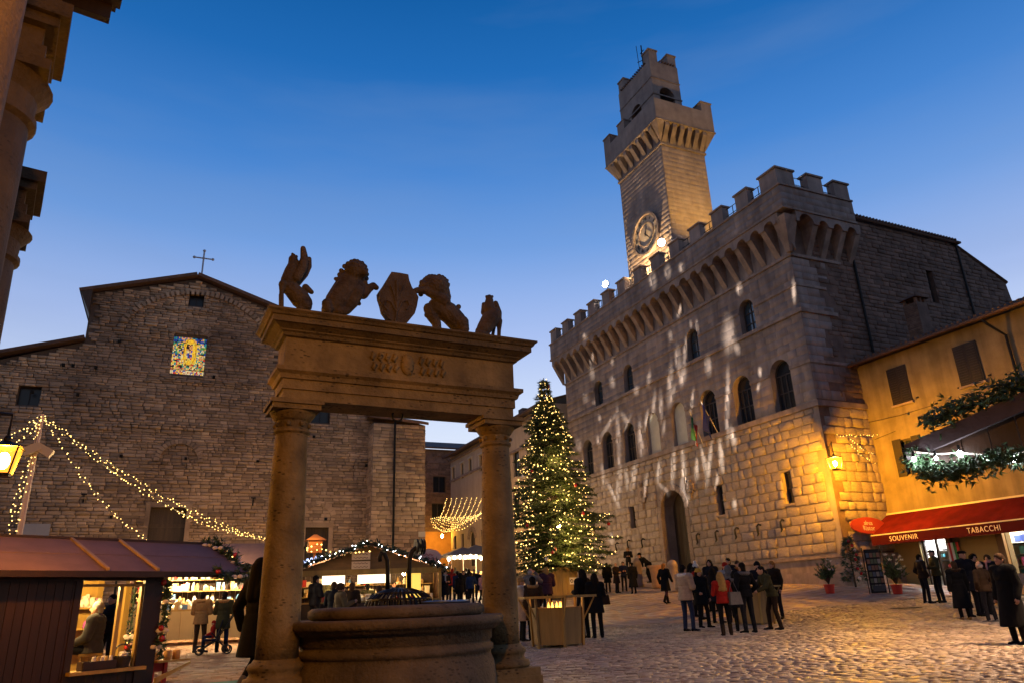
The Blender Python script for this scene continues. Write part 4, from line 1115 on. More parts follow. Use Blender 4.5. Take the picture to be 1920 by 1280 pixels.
# beam: architrave fasciae, frieze, cornice (each course a moulded slab)
def mould(name, prof, m_=None):
    """profile of (overhang, z) run round the four sides of the beam"""
    b = WMB(); X0, Y0_ = 1.36, .22; rr = []
    for o_, z in prof:
        rr.append([(-X0 - o_, -Y0_ - o_, z), (X0 + o_, -Y0_ - o_, z), (X0 + o_, Y0_ + o_, z), (-X0 - o_, Y0_ + o_, z)])
    vs = [p for r in rr for p in r]; fs = []
    for i in range(len(rr) - 1):
        for k in range(4): fs.append((i * 4 + k, i * 4 + (k + 1) % 4, (i + 1) * 4 + (k + 1) % 4, (i + 1) * 4 + k))
    fs += [(3, 2, 1, 0), tuple(len(vs) - 4 + k for k in range(4))]
    b.add(vs, fs); return b.build(name, m_ or M_well, well)
zA = 3.20
mould('architrave', [(.0, zA), (.0, zA + .11), (.02, zA + .115), (.02, zA + .22), (.045, zA + .225), (.06, zA + .27), (.10, zA + .30), (.10, zA + .345), (.0, zA + .35)])
mould('frieze', [(.015, zA + .35), (.015, zA + .685)])
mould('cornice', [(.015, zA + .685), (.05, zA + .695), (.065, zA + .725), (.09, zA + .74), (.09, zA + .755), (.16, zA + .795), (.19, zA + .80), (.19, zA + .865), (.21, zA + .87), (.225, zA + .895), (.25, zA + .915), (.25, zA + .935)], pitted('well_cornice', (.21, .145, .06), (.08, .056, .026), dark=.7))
ZT = zA + .935
# carved relief in the frieze: two rows of small flame-like tails beside a shield
b = WMB()
for sx in (-1, 1):
    for r_ in (0, 1):
        for k in range(4):
            x = sx * (.16 + .085 * k) + (.02 if r_ else 0); z = zA + .58 - r_ * .12
            b.tube([(x, -.235, z + .05), (x + .012, -.25, z + .02), (x - .012, -.25, z - .02), (x + .01, -.24, z - .05)], [.016, .027, .024, .010], 6)
b.ell((0, -.235, zA + .52), (.085, .05, .13), 10, 7)
b.tube([(-.06, -.24, zA + .62), (0, -.26, zA + .5), (.04, -.25, zA + .4)], .015, 6)
b.build('relief', M_well, well, True)
# columns with capitals and moulded bases
for sx in cxs:
    b = WMB(); zc0 = .66; zc1 = 2.94
    b.lathe((sx, 0, 0), [(.205 - .04 * (t ** 1.6), zc0 + (zc1 - zc0) * t) for t in np.linspace(0, 1, 10)], 26); b.build('column_shaft', M_well, well, True)
    b = WMB(); b.lathe((sx, 0, 0), [(.168, zc1 - .08), (.19, zc1 - .06), (.19, zc1 - .035), (.168, zc1 - .02), (.172, zc1 + .06), (.19, zc1 + .075), (.235, zc1 + .14), (.24, zc1 + .16)], 26)
    for k in range(8): t = 2 * PI * (k + .5) / 8; b.ell((sx + .18 * math.cos(t), .18 * math.sin(t), zc1 + .02), (.028, .028, .028), 6, 4)
    b.hexa([(sx + x, y, z) for x in (-.25, .25) for y in (-.25, .25) for z in (zc1 + .16, zc1 + .215)]); b.hexa([(sx + x, y, z) for x in (-.275, .275) for y in (-.275, .275) for z in (zc1 + .215, zc1 + .258)]); b.build('capital', M_well, well)
    b = WMB(); b.lathe((sx, 0, 0), [(.30, .42), (.315, .45), (.30, .49), (.265, .50), (.25, .53), (.26, .56), (.275, .58), (.265, .615), (.235, .63), (.215, .66)], 26); b.build('column_base', M_well, well, True)
    b = WMB(); b.hexa([(sx + x, y, z) for x in (-.33, .33) for y in (-.33, .33) for z in (-.05, .34)]); b.hexa([(sx + x, y, z) for x in (-.315, .315) for y in (-.315, .315) for z in (.34, .42)]); b.build('plinth', M_well, well)
# basin
ZR = .985
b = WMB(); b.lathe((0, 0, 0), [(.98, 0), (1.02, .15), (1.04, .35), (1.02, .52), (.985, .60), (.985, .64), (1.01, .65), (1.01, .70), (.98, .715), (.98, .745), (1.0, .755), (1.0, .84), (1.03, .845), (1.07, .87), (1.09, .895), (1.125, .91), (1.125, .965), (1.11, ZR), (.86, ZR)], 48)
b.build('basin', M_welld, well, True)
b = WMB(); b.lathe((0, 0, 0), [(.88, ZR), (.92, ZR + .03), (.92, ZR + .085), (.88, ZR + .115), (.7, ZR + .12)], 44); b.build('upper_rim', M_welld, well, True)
b = WMB(); b.lathe((0, 0, 0), [(1.3, -.05), (1.3, .06), (1.26, .08)], 40); b.build('step', M_well, well)
# iron cover, plate, pulley irons and ring
lid = WMB()
for k in range(18):
    t = PI * k / 18; pts = []
    for q in range(9):
        a = PI * q / 8; pts.append((.36 * math.cos(a) * math.cos(t) + .02, .36 * math.cos(a) * math.sin(t), ZR + .12 + .17 * math.sin(a)))
    lid.tube(pts, .012, 4)
for zz, rr in ((.06, .345), (.12, .26)): lid.tube([(rr * math.cos(2 * PI * k / 20) + .02, rr * math.sin(2 * PI * k / 20), ZR + .12 + zz) for k in range(21)], .011, 4)
lid.build('iron_cover', M_iron, well)
b = WMB(); b.lathe((.42, -.28, ZR + .12), [(.27, 0), (.28, .012), (.28, .022), (.25, .03)], 28); b.build('steel_plate', mat('blue_steel', (.20, .24, .32), .3, .2, 6, metal=.7), well, True)
def wl_(px, py): return onY(px, py, WY + .02)
def hook(pts, name, r=.021):
    m = MB(); m.tube([wl_(*p) for p in pts], r, 8); return m.build(name, M_iron, well, True)
hook([(727, 1108), (727, 1070), (726, 1050), (721, 1038), (715, 1036), (712, 1044), (713, 1052)], 'pulley_iron', .024)
k2 = hook([(767, 1110), (767, 1070), (768, 1046), (773, 1032), (781, 1026), (788, 1022)], 'pulley_iron', .026)
pw = wl_(787, 1024); b = MB()
for dx, r0 in ((-.05, .085), (-.03, .05), (.0, .085), (.03, .085)): b.tube([pw + Vector((dx, 0, 0)), pw + Vector((dx + .018, 0, 0))], r0, 16)
b.build('pulley_wheel', M_iron, k2)
b = MB(); c = onY(745, 779, WY); b.tube([c + Vector((.062 * math.cos(2 * PI * k / 16), 0, .062 * math.sin(2 * PI * k / 16))) for k in range(17)], .013, 6); b.tube([c + Vector((0, 0, .06)), c + Vector((0, 0, .22))], .014, 5); b.build('iron_ring', M_iron, well)

# ---- statues on the beam, each carved in one piece
YS = WY + .03
def zp(R0, zx, zy): return (R0[0] + zx / 6.857, R0[1] + zy / 6.857)
PXM = (onY(700, 550, YS) - onY(701, 550, YS)).length
def statue(name, label, cat, prims, org, group=None, lift=0):
    m = MB()
    base = None
    for p in prims:
        pts = p[0]; yo = p[2] if len(p) > 2 else 0
        ps = []
        for (zx, zy, r) in pts:
            w = onY(*zp(org, zx, zy), YS); ps.append((w + Vector((0, yo, 0)), r / 6.857 * PXM * 1.07))
        if len(ps) == 1: m.ell(ps[0][0], (ps[0][1],) * 3 if len(p) < 2 or not p[1] else tuple(ps[0][1] * q for q in p[1]), 12, 8)
        for a, q in zip(ps[:-1], ps[1:]): m.caps(a[0], q[0], a[1], q[1], 10)
    me = remesh(m, name, M_stat, .008, 1)
    lo = min(v.co.z for v in me.vertices); xs = [v.co.x for v in me.vertices]
    cx_ = (min(xs) + max(xs)) / 2
    for v in me.vertices:                                   # settle onto the cornice
        v.co.z += max(-.06, min(.06, ZT - lo - .02))
        if v.co.z < ZT - .012: v.co.z = ZT - .012
    o = obj(name, me); tag(o, label, cat, group)
    return o
A_ = (500, 440); B_ = (740, 480)
GRP = 'carved beasts on the well beam'
f = .085
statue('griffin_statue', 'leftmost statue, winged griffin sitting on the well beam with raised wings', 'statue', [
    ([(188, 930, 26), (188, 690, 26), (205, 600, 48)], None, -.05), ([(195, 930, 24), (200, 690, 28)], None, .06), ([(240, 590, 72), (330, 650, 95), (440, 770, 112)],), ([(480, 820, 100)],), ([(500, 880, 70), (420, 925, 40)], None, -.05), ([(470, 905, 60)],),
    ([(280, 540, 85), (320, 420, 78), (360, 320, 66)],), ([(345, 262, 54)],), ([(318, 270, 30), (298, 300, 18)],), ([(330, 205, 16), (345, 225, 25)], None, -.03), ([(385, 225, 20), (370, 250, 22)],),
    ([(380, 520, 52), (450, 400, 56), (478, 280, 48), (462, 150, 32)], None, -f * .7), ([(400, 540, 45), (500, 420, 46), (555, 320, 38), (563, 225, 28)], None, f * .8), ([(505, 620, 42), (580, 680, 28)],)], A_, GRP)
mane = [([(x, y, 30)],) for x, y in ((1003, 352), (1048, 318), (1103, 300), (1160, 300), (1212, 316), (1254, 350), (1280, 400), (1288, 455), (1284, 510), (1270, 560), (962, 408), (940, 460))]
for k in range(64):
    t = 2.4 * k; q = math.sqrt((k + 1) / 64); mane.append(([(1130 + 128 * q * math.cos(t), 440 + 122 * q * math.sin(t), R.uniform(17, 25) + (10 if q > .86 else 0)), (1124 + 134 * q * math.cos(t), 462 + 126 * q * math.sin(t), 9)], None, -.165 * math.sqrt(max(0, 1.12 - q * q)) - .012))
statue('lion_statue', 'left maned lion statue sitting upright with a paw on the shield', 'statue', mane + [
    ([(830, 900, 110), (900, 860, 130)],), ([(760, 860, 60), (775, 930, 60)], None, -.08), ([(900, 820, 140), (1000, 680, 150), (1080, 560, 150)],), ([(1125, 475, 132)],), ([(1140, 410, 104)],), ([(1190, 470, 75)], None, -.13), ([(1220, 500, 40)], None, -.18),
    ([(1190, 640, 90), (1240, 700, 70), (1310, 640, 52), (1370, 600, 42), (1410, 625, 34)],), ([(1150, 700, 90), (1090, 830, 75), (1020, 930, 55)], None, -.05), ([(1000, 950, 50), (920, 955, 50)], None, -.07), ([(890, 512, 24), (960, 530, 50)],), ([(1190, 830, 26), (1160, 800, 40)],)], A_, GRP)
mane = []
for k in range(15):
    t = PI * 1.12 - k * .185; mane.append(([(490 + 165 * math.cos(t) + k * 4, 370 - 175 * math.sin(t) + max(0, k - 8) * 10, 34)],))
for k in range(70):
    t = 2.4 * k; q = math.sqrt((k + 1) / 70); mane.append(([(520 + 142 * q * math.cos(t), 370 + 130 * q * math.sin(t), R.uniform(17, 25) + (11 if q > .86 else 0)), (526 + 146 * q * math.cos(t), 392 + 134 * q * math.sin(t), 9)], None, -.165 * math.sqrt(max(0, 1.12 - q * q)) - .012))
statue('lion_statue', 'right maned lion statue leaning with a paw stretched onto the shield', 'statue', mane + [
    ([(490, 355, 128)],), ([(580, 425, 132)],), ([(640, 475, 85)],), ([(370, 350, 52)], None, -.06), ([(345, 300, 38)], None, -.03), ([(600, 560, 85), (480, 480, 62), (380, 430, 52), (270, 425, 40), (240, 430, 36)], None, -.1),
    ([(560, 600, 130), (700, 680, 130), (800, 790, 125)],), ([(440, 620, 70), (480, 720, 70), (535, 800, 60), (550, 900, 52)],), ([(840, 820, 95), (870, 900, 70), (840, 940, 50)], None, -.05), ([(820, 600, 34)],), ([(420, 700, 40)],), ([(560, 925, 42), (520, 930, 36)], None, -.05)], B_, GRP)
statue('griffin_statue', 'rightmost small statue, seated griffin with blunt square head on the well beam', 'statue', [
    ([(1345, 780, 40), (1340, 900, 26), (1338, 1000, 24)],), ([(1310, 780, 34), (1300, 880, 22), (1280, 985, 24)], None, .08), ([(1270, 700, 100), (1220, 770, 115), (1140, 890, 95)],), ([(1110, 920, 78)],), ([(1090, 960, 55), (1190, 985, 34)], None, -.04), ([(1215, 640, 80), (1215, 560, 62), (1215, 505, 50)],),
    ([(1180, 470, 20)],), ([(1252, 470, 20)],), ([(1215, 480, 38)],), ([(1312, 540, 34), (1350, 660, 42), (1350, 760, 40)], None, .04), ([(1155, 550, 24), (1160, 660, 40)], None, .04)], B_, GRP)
PSH = Plane((0, YS - .09, 0), (1, 0, 0), (0, 0, 1), (0, -1, 0))
sh = [(730, 506), (746, 508), (761, 511), (763, 522), (768, 535), (776, 545), (780, 553), (777, 570), (773, 583), (764, 594), (752, 602), (738, 601), (724, 592), (714, 578), (711, 565), (707, 553), (706, 543), (714, 532), (722, 519)]
sp = [(onY(x, y, YS - .09).x, onY(x, y, YS - .09).z) for x, y in sh]
dzs = ZT - min(p[1] for p in sp) - .01
b = MB(); b.prism([(u, v + dzs * .4) for u, v in sp], PSH, 0, .11)
b.tube([(onY(x, y, YS - .21) + Vector((0, 0, dzs * .4))) for x, y in ((744, 515), (745, 540), (744, 575), (741, 596))], .014, 6)
for s in (-1, 1):
    b.tube([(onY(x, y, YS - .21) + Vector((0, 0, dzs * .4))) for x, y in ((744, 575), (744 + s * 10, 556), (744 + s * 20, 552), (744 + s * 24, 562), (744 + s * 18, 570))], .011, 6)
    b.tube([(onY(x, y, YS - .21) + Vector((0, 0, dzs * .4))) for x, y in ((744, 566), (744 + s * 5, 540), (744 + s * 12, 524))], .010, 6)
for x, y, r in ((700, 588, .05), (716, 592, .06), (768, 594, .055), (779, 583, .05), (780, 595, .06)):
    w = onY(x, y, YS - .05); b.ell((w.x, w.y, ZT + r * .8), (r, r, r * 1.3), 8, 6)
b.ell((onY(742, 596, YS).x, YS - .08, ZT + .03), (.24, .12, .07), 12, 6)
tag(b.build('stone_shield', M_stat), 'carved stone shield with a lily between the two lions', 'shield')

# ================================================================ lanterns and floodlights
SOD = (1.0, .47, .04)
M_frost = bpy.data.materials.new('frosted_amber_glass'); ft = NT(M_frost); ft.n.remove(ft.b)      # lets the bulb's light through and glows with what it scatters
fo = [n for n in ft.n if n.bl_idname == 'ShaderNodeOutputMaterial'][0]; fa = ft.new('ShaderNodeAddShader'); fe = ft.new('ShaderNodeEmission'); fp = ft.new('ShaderNodeBsdfTransparent')
fe.inputs[0].default_value = (1, .36, .035, 1); fe.inputs[1].default_value = 1.25; fp.inputs[0].default_value = (.9, .75, .5, 1)
ft.link(fe.outputs[0], fa.inputs[0]); ft.link(fp.outputs[0], fa.inputs[1]); ft.link(fa.outputs[0], fo.inputs[0]); M_frost.cycles.emission_sampling = 'NONE'
M_lampglass = glow('sodium_glass', (1, .60, .16), 6)
def lantern(name, label, c, size, parent_arm, power, col=SOD):
    """tapering glazed street lantern hanging or standing at c (centre of the glass)"""
    t = thing(name, label, 'street lamp', c)
    w, h = size * .5, size * .5
    b = MB()
    b.hexa([(c.x + sx * r, c.y + sy * r, c.z + z) for sx in (-1, 1) for sy in (-1, 1) for z, r in ((-h, w * .62), (h, w))])
    b.build('lamp_glass', M_frost, t)
    b = MB(); b.ell(c, (.075, .075, .11), 12, 8); b.build('lamp_bulb', lit(power * 1.25, .085, col), t)
    b = MB()
    b.hexa([(c.x + sx * r, c.y + sy * r, c.z + z) for sx in (-1, 1) for sy in (-1, 1) for z, r in ((h + .005, w * 1.2), (h + size * .28, w * .25))])
    b.ell((c.x, c.y, c.z + h + size * .34), (.05, .05, .07), 8, 5)
    for sx in (-1, 1):
        for sy in (-1, 1): b.tube([(c.x + sx * w * .63, c.y + sy * w * .63, c.z - h), (c.x + sx * w * 1.01, c.y + sy * w * 1.01, c.z + h)], .014, 4)
    b.box((c.x, c.y, c.z - h - .02), (w * 1.3, w * 1.3, .04)); b.build('lamp_frame', M_iron, t)
    b = MB()
    for pts in parent_arm: b.tube(pts, .022, 6)
    b.build('lamp_bracket', M_iron, t)
    return t
cL = at(6, 863, 11.5)
wa = PL.at(L3 + .70, 0, 0); wa = Vector((wa.x, wa.y, cL.z + .55))
lantern('street_lantern', 'glowing orange street lantern at the left edge by the palace corner', cL, .33, [[wa, Vector((cL.x, cL.y, cL.z + .62)), Vector((cL.x, cL.y, cL.z + .3))]], 420)
cR = onY(1566, 868, 22.7)
lantern('street_lantern', 'glowing yellow street lantern on the corner of the town hall', cR, .46, [[Vector((XP + .1, Y0, cR.z + .95)), cR + Vector((0, 0, .95)), cR + Vector((0, 0, .35))], [Vector((XP + .1, Y0, cR.z + .3)), cR + Vector((.7, .8, .93))]], 3300, (1, .50, .018))
# assumed lantern on the palace, out of view, added to light the well front
cAssumed = Vector((-.35, 1.3, 4.5)); wB = PL.at((cAssumed - PL.O).dot(PL.U), 5.1, 0)
lantern('street_lantern', 'assumed street lantern, out of view high on the palace wall above the camera', cAssumed, .40, [[wB, cAssumed + Vector((0, 0, .6)), cAssumed + Vector((0, 0, .3))]], 520, (1, .47, .06))
def hooded(label, c, foot, power, col):
    c = Vector(c); t = thing('street_lamp', label, 'street lamp', foot)
    b = MB(); b.tube([Vector(foot), Vector((foot[0], foot[1], c.z + .5)), c + Vector((0, 0, .5)), c + Vector((0, 0, .2))], [.09, .05, .035, .03], 8); b.build('lamp_post', M_iron, t)
    b = MB(); b.rings([((c.x, c.y, c.z + z), r, r) for r, z in ((.46, -.36), (.42, -.12), (.34, .02), (.12, .2))], 18, False); b.build('lamp_hood', M_iron, t)  # hood shaped to keep this lamp's light off the upper walls
    b = MB(); b.lathe((c.x, c.y, c.z - .08), [(.02, 0), (.26, .05), (.26, .06)], 16); b.build('lamp_lens', lit(power, PI * .26 * .26, col), t)
hooded('added hooded lamp on a tall post right of the camera, lighting the paving', (16.2, 6.6, 7.2), (17.2, 6.0, 0), 2800, (1, .60, .31))  # added lamp out of view, lights the paving and spares the facades
def flood(label, c, aim, power, col=(1, .88, .62), face=None, r=.16, spot=2.2):
    t = thing('floodlight', label, 'floodlight', c, 'floodlights on the battlements')
    d = (Vector(aim) - Vector(c)).normalized(); M = Matrix.Translation(c) @ d.to_track_quat('-Z', 'Y').to_matrix().to_4x4()
    b = MB(); b.M = M; b.box((0, 0, .10), (.42, .32, .18)); b.tube([(0, 0, .1), (0, -.3, .2)], .03, 5); b.build('lamp_housing', M_iron, t)
    b = MB(); b.M = M; b.ell((0, 0, .0), (.25, .25, .10), 14, 8); b.build('lamp_lens', glow('flood_lens', (1, .97, .88), 60), t)
    lamp('flood_beam', Vector(c) + d * .17, power, col, .06, t, 'SPOT', aim, spot, .6)
f1 = onX(1135, 533, XO + .3); f2 = onX(1240, 455, XO + .35)
flood('bright floodlight on the parapet at the left of the tower', f1, (0.5, f1.y - 6, f1.z - 1.5), 120)
flood('bright floodlight at the foot of the tower by the clock', f2, (15, f2.y - 6, f2.z - 3.5), 120)
# assumed fittings behind the parapet, added to wash the tower
tf1_assumed = Vector((26.95, cc.y - .3, 20.6)); tf2_assumed = Vector((30.0, 28.2, 20.8))
flood('assumed floodlight on the roof below the clock, hidden behind the parapet', tf1_assumed, (TX + .2, cc.y - .2, cc.z - 1.0), 3500, (1, .66, .28), spot=2.6)
flood('assumed floodlight, out of view on the roof to the right of the tower', tf2_assumed, (30.2, TY0, 31), 4600, (1, .56, .09), spot=1.5)

# assumed light projector, out of view, throws the winter pattern on the town hall
pj = Vector((8.5, -3.5, 5.5)); pa_ = Vector((XP, 36.0, 9.5))
pt = thing('light_projector', 'small light projector assumed on the wall behind the camera', 'projector', pj)
fw_ = (pa_ - pj).normalized(); rt_ = fw_.cross(Vector((0, 0, 1))).normalized(); up_ = rt_.cross(fw_)
b = MB(); b.M = Matrix.Translation(pj) @ fw_.to_track_quat('-Z', 'Y').to_matrix().to_4x4(); b.box((0, 0, .3), (.3, .3, .5)); b.tube([(0, 0, .05), (0, 0, .02)], .1, 12); b.build('projector_body', M_iron, pt)
plamp = lamp('projector_beam', pj + fw_ * .02, 300000, (1, .93, .80), .03, pt, 'SPOT', pa_, rad(62), .05)
ld = plamp.data; ld.use_nodes = True; lt = ld.node_tree; em = lt.nodes['Emission']
def ln(t, **k):
    n = lt.nodes.new(t)
    for a, v in k.items(): setattr(n, a, v)
    return n
geo = ln('ShaderNodeNewGeometry')
def dot(v):
    n = ln('ShaderNodeVectorMath', operation='DOT_PRODUCT'); lt.links.new(geo.outputs['Incoming'], n.inputs[0]); n.inputs[1].default_value = v; return n.outputs['Value']
def mth(op, a, b=None):
    n = ln('ShaderNodeMath', operation=op)
    for i, q in enumerate((a, b)):
        if q is None: continue
        if isinstance(q, (int, float)): n.inputs[i].default_value = q
        else: lt.links.new(q, n.inputs[i])
    return n.outputs[0]
df = dot(fw_); gx_ = mth('DIVIDE', dot(rt_), df); gy_ = mth('DIVIDE', dot(up_), df)
cmb = ln('ShaderNodeCombineXYZ'); lt.links.new(gx_, cmb.inputs[0]); lt.links.new(gy_, cmb.inputs[1])
nzl = ln('ShaderNodeTexNoise'); nzl.inputs['Scale'].default_value = 30; lt.links.new(cmb.outputs[0], nzl.inputs[0])
def gob(px, py):
    w = onX(px, py, XP - .05) - pj; d = w.dot(fw_); return w.dot(rt_) / d, w.dot(up_) / d
STK = [(1158, 765, 1163, 900, 7), (1152, 778, 1131, 812, 9), (1168, 775, 1176, 792, 9), (1200, 790, 1203, 848, 9), (1128, 868, 1131, 905, 6), (1138, 905, 1160, 948, 8), (1160, 880, 1157, 945, 7), (1173, 880, 1176, 912, 7), (1190, 870, 1185, 912, 9), (1198, 815, 1205, 845, 9),
       (1228, 735, 1225, 778, 7), (1239, 735, 1240, 782, 7), (1258, 688, 1255, 748, 10), (1264, 725, 1258, 752, 9), (1271, 655, 1273, 692, 11), (1282, 690, 1279, 716, 12), (1286, 640, 1283, 684, 7), (1295, 602, 1296, 612, 5), (1307, 604, 1309, 622, 5), (1257, 622, 1258, 636, 7),
       (1327, 672, 1329, 698, 11), (1366, 605, 1368, 652, 22), (1380, 645, 1384, 660, 12), (1365, 705, 1364, 812, 8), (1425, 690, 1426, 702, 7), (1424, 718, 1422, 730, 6),
       (1236, 868, 1234, 900, 8), (1236, 905, 1252, 922, 8), (1262, 850, 1261, 908, 8), (1280, 848, 1284, 935, 9), (1306, 862, 1306, 895, 8), (1316, 845, 1326, 892, 8), (1333, 838, 1325, 905, 8), (1350, 832, 1354, 878, 9), (1370, 800, 1376, 832, 10), (1284, 880, 1278, 915, 8), (1289, 930, 1288, 945, 6),
       (1376, 938, 1377, 952, 8), (1145, 1002, 1146, 1016, 9), (1097, 738, 1098, 752, 9), (1113, 750, 1114, 756, 6), (1192, 725, 1193, 736, 10), (1124, 778, 1125, 788, 6), (1084, 825, 1086, 842, 10), (1121, 818, 1123, 832, 7),
       (1109, 690, 1111, 708, 11), (1148, 708, 1149, 722, 11), (1107, 666, 1108, 680, 6), (1148, 672, 1149, 682, 6), (1210, 520, 1213, 542, 13), (1239, 506, 1240, 524, 11), (1264, 502, 1265, 514, 9), (1386, 534, 1387, 548, 11), (1488, 530, 1490, 562, 7), (1085, 632, 1086, 640, 8), (1274, 575, 1272, 592, 6),
       (1182, 778, 1175, 800, 6), (1215, 770, 1210, 800, 6), (1246, 790, 1244, 812, 6), (1300, 735, 1296, 770, 6), (1345, 890, 1342, 912, 6), (1212, 890, 1206, 930, 6), (1218, 700, 1215, 720, 7)]
tot = None
for (x0, y0, x1, y1, wd) in STK:
    a = gob(x0, y0); c = gob(x1, y1); mid = ((a[0] + c[0]) / 2, (a[1] + c[1]) / 2)
    e1 = gob((x0 + x1) / 2 + wd * .5, (y0 + y1) / 2); hw = math.hypot(e1[0] - mid[0], e1[1] - mid[1])
    hl = math.hypot(a[0] - c[0], a[1] - c[1]) / 2 * 1.15 + hw * .7
    mpn = ln('ShaderNodeMapping', vector_type='TEXTURE'); mpn.inputs['Location'].default_value = (*mid, 0); mpn.inputs['Rotation'].default_value = (0, 0, math.atan2(c[1] - a[1], c[0] - a[0])); mpn.inputs['Scale'].default_value = (hl, hw, 1)
    lt.links.new(cmb.outputs[0], mpn.inputs[0])
    vl = ln('ShaderNodeVectorMath', operation='LENGTH'); lt.links.new(mpn.outputs[0], vl.inputs[0])
    q = ln('ShaderNodeMapRange', interpolation_type='SMOOTHSTEP'); lt.links.new(vl.outputs['Value'], q.inputs[0])
    q.inputs[1].default_value = 1.55; q.inputs[2].default_value = .1; q.inputs[3].default_value = 0; q.inputs[4].default_value = 1
    tot = q.outputs[0] if tot is None else mth('MAXIMUM', tot, q.outputs[0])
tot = mth('MULTIPLY', tot, mth('ADD', .45, nzl.outputs[0]))
lt.links.new(mth('MULTIPLY', tot, 1.0), em.inputs['Strength'])

# ================================================================ fairy lights
M_bulb = glow('fairy_bulb', (1, .64, .18), 5)
M_bulbw = glow('white_bulb', (.92, .96, 1), 30)
M_wire = mat('wire', (.02, .03, .02), .6)
def octa(b, p, r):
    p = Vector(p)
    b.add([p + Vector(q) * r for q in ((1, 0, 0), (-1, 0, 0), (0, 1, 0), (0, -1, 0), (0, 0, 1), (0, 0, -1))], [(0, 2, 4), (2, 1, 4), (1, 3, 4), (3, 0, 4), (2, 0, 5), (1, 2, 5), (3, 1, 5), (0, 3, 5)])
def sag(a, c, s, n=24):
    a = Vector(a); c = Vector(c); return [a.lerp(c, t) - Vector((0, 0, s * 4 * t * (1 - t))) for t in np.linspace(0, 1, n)]
def along(pts, step):
    out = []; acc = 0
    for a, c in zip(pts[:-1], pts[1:]):
        L = (c - a).length; d = step - acc
        while d < L: out.append(a.lerp(c, d / L)); d += step
        acc = L - (d - step)
    return out
def fairy(t, paths, step, r, jit, name='bulbs', m=M_bulb, double=1):
    w = MB(); b = MB()
    for p in paths:
        w.tube(p, .006, 4)
        for q in along(p, step):
            for _ in range(double): octa(b, q + Vector((R.uniform(-jit, jit), R.uniform(-jit, jit), R.uniform(-jit, jit))), r * R.uniform(.75, 1.2))
    w.build('wire', M_wire, t); tag(b.build(name, m, t), kind='stuff')
def added_lamp(label, c, power, col=(1, .56, .17)):  # builds the added lamps that stand hidden from view
    c = Vector(c); g_ = G(c.x, c.y); t = thing('street_lamp', label, 'street lamp', (c.x, c.y, g_)); b = MB(); b.tube([(c.x, c.y, g_), (c.x, c.y, c.z - .15)], [.07, .04], 8); b.build('lamp_post', M_iron, t)
    b = MB(); b.ell(c, (.15, .15, .17), 12, 8); b.build('lamp_globe', lit(power, .32, col), t); b = MB(); b.lathe(c + Vector((0, 0, .16)), [(.2, 0), (.1, .08), (.02, .16)], 10); b.build('lamp_cap', M_iron, t)
added_lamp('assumed street lamp hidden behind the bright stall, left of the church door', (-2.5, 42.5, 3.9), 620)  # assumed lamps hidden by the stalls, added to light the church front
added_lamp('assumed street lamp hidden behind the left stall roof, before the church wall', (2.6, 42.5, 3.9), 620)
added_lamp('assumed street lamp hidden behind the garlanded stall before the church', (9.6, 42.5, 3.3), 620)
added_lamp('added street lamp in the side street, hidden behind the church buttress', (17.0, 57.0, 5.6), 4200)  # added lamp, hidden from view, lights the street walls
# light pole with its swags
DP = 19.0
ptop = at(78, 776, DP); pbase = Vector((ptop.x, ptop.y, G(ptop.x, ptop.y)))
pole = thing('light_pole', 'slim pale pole wound with fairy lights behind the left stall', 'pole', pbase)
b = MB(); b.tube([pbase, ptop], .06, 8); b.build('pole', mat('pale_pole', (.5, .36, .30), .6), pole)
for k, (px, py, s) in enumerate(((60, 842, -1), (83, 844, 1))):
    c = at(px, py, DP - .1); b = MB(); b.box(c, (.34, .22, .18), Matrix.Rotation(.5 * s, 3, 'Y')); b.build('loudspeaker', mat('beige_plastic', (.45, .35, .25), .6), pole)
sl = thing('string_lights', 'strings of warm fairy lights hanging from the slim light pole', 'string lights', ptop)
e1 = at(500, 1010, 26); e2 = at(287, 1016, 22); e3 = at(-60, 826, 17)
fairy(sl, [sag(ptop, e1, .55), sag(ptop, e1 + Vector((0, 0, -.02)), .35), sag(ptop, e2, .35), sag(ptop, e3, .25), sag(ptop, e3 + Vector((.3, 0, -.25)), .3)], .10, .015, .05)
pw_ = [ptop + Vector((.0, -.06, -.05)), at(60, 890, DP - .1) - Vector((.14, 0, 0)), at(36, 960, DP - .1) - Vector((.16, 0, 0)), at(17, 1012, DP - .1)]
pw2 = [ptop + Vector((.0, -.08, -.05)), at(66, 880, DP - .1) - Vector((.1, 0, 0)), at(44, 960, DP - .1) - Vector((.12, 0, 0)), at(30, 1012, DP - .1)]
fairy(sl, [pw_, pw2], .08, .015, .05)
for q_ in (.25, .55, .8): lamp('bulb_glow', ptop.lerp(e1, q_) - Vector((0, 0, .6)), 130, (1, .66, .28), .3, sl)
# lights net across the street
net = thing('light_net', 'net of warm fairy lights hung across the street', 'string lights', onY(850, 960, 58))
pth = []
for k in range(9):
    a = onY(838 + k * 9.5, 932 - k * .5, 62); m_ = onY(838 + k * 9.5 - 16 - k * 1.0, 975, 58); c = onY(806 + k * 7, 968 + 3 * k, 54)
    pth.append([a.lerp(m_, t) - Vector((0, 0, 1.0 * t * (1 - t))) for t in np.linspace(0, 1, 8)])
for k in range(8):
    a = onY(806 + k * 3, 968 - k * 0.2, 54); c = onY(845 + k * 13, 993 - k * 7, 57)
    pth.append(sag(a, c, .5, 10))
pth.append([onY(x, y, 56) for x, y in ((806, 972), (815, 988), (840, 996), (870, 990), (905, 968), (930, 945))])
pth.append([onY(x, y, 56) for x, y in ((806, 985), (830, 993), (860, 988), (890, 972), (930, 935))])
fairy(net, pth, .26, .032, .03)
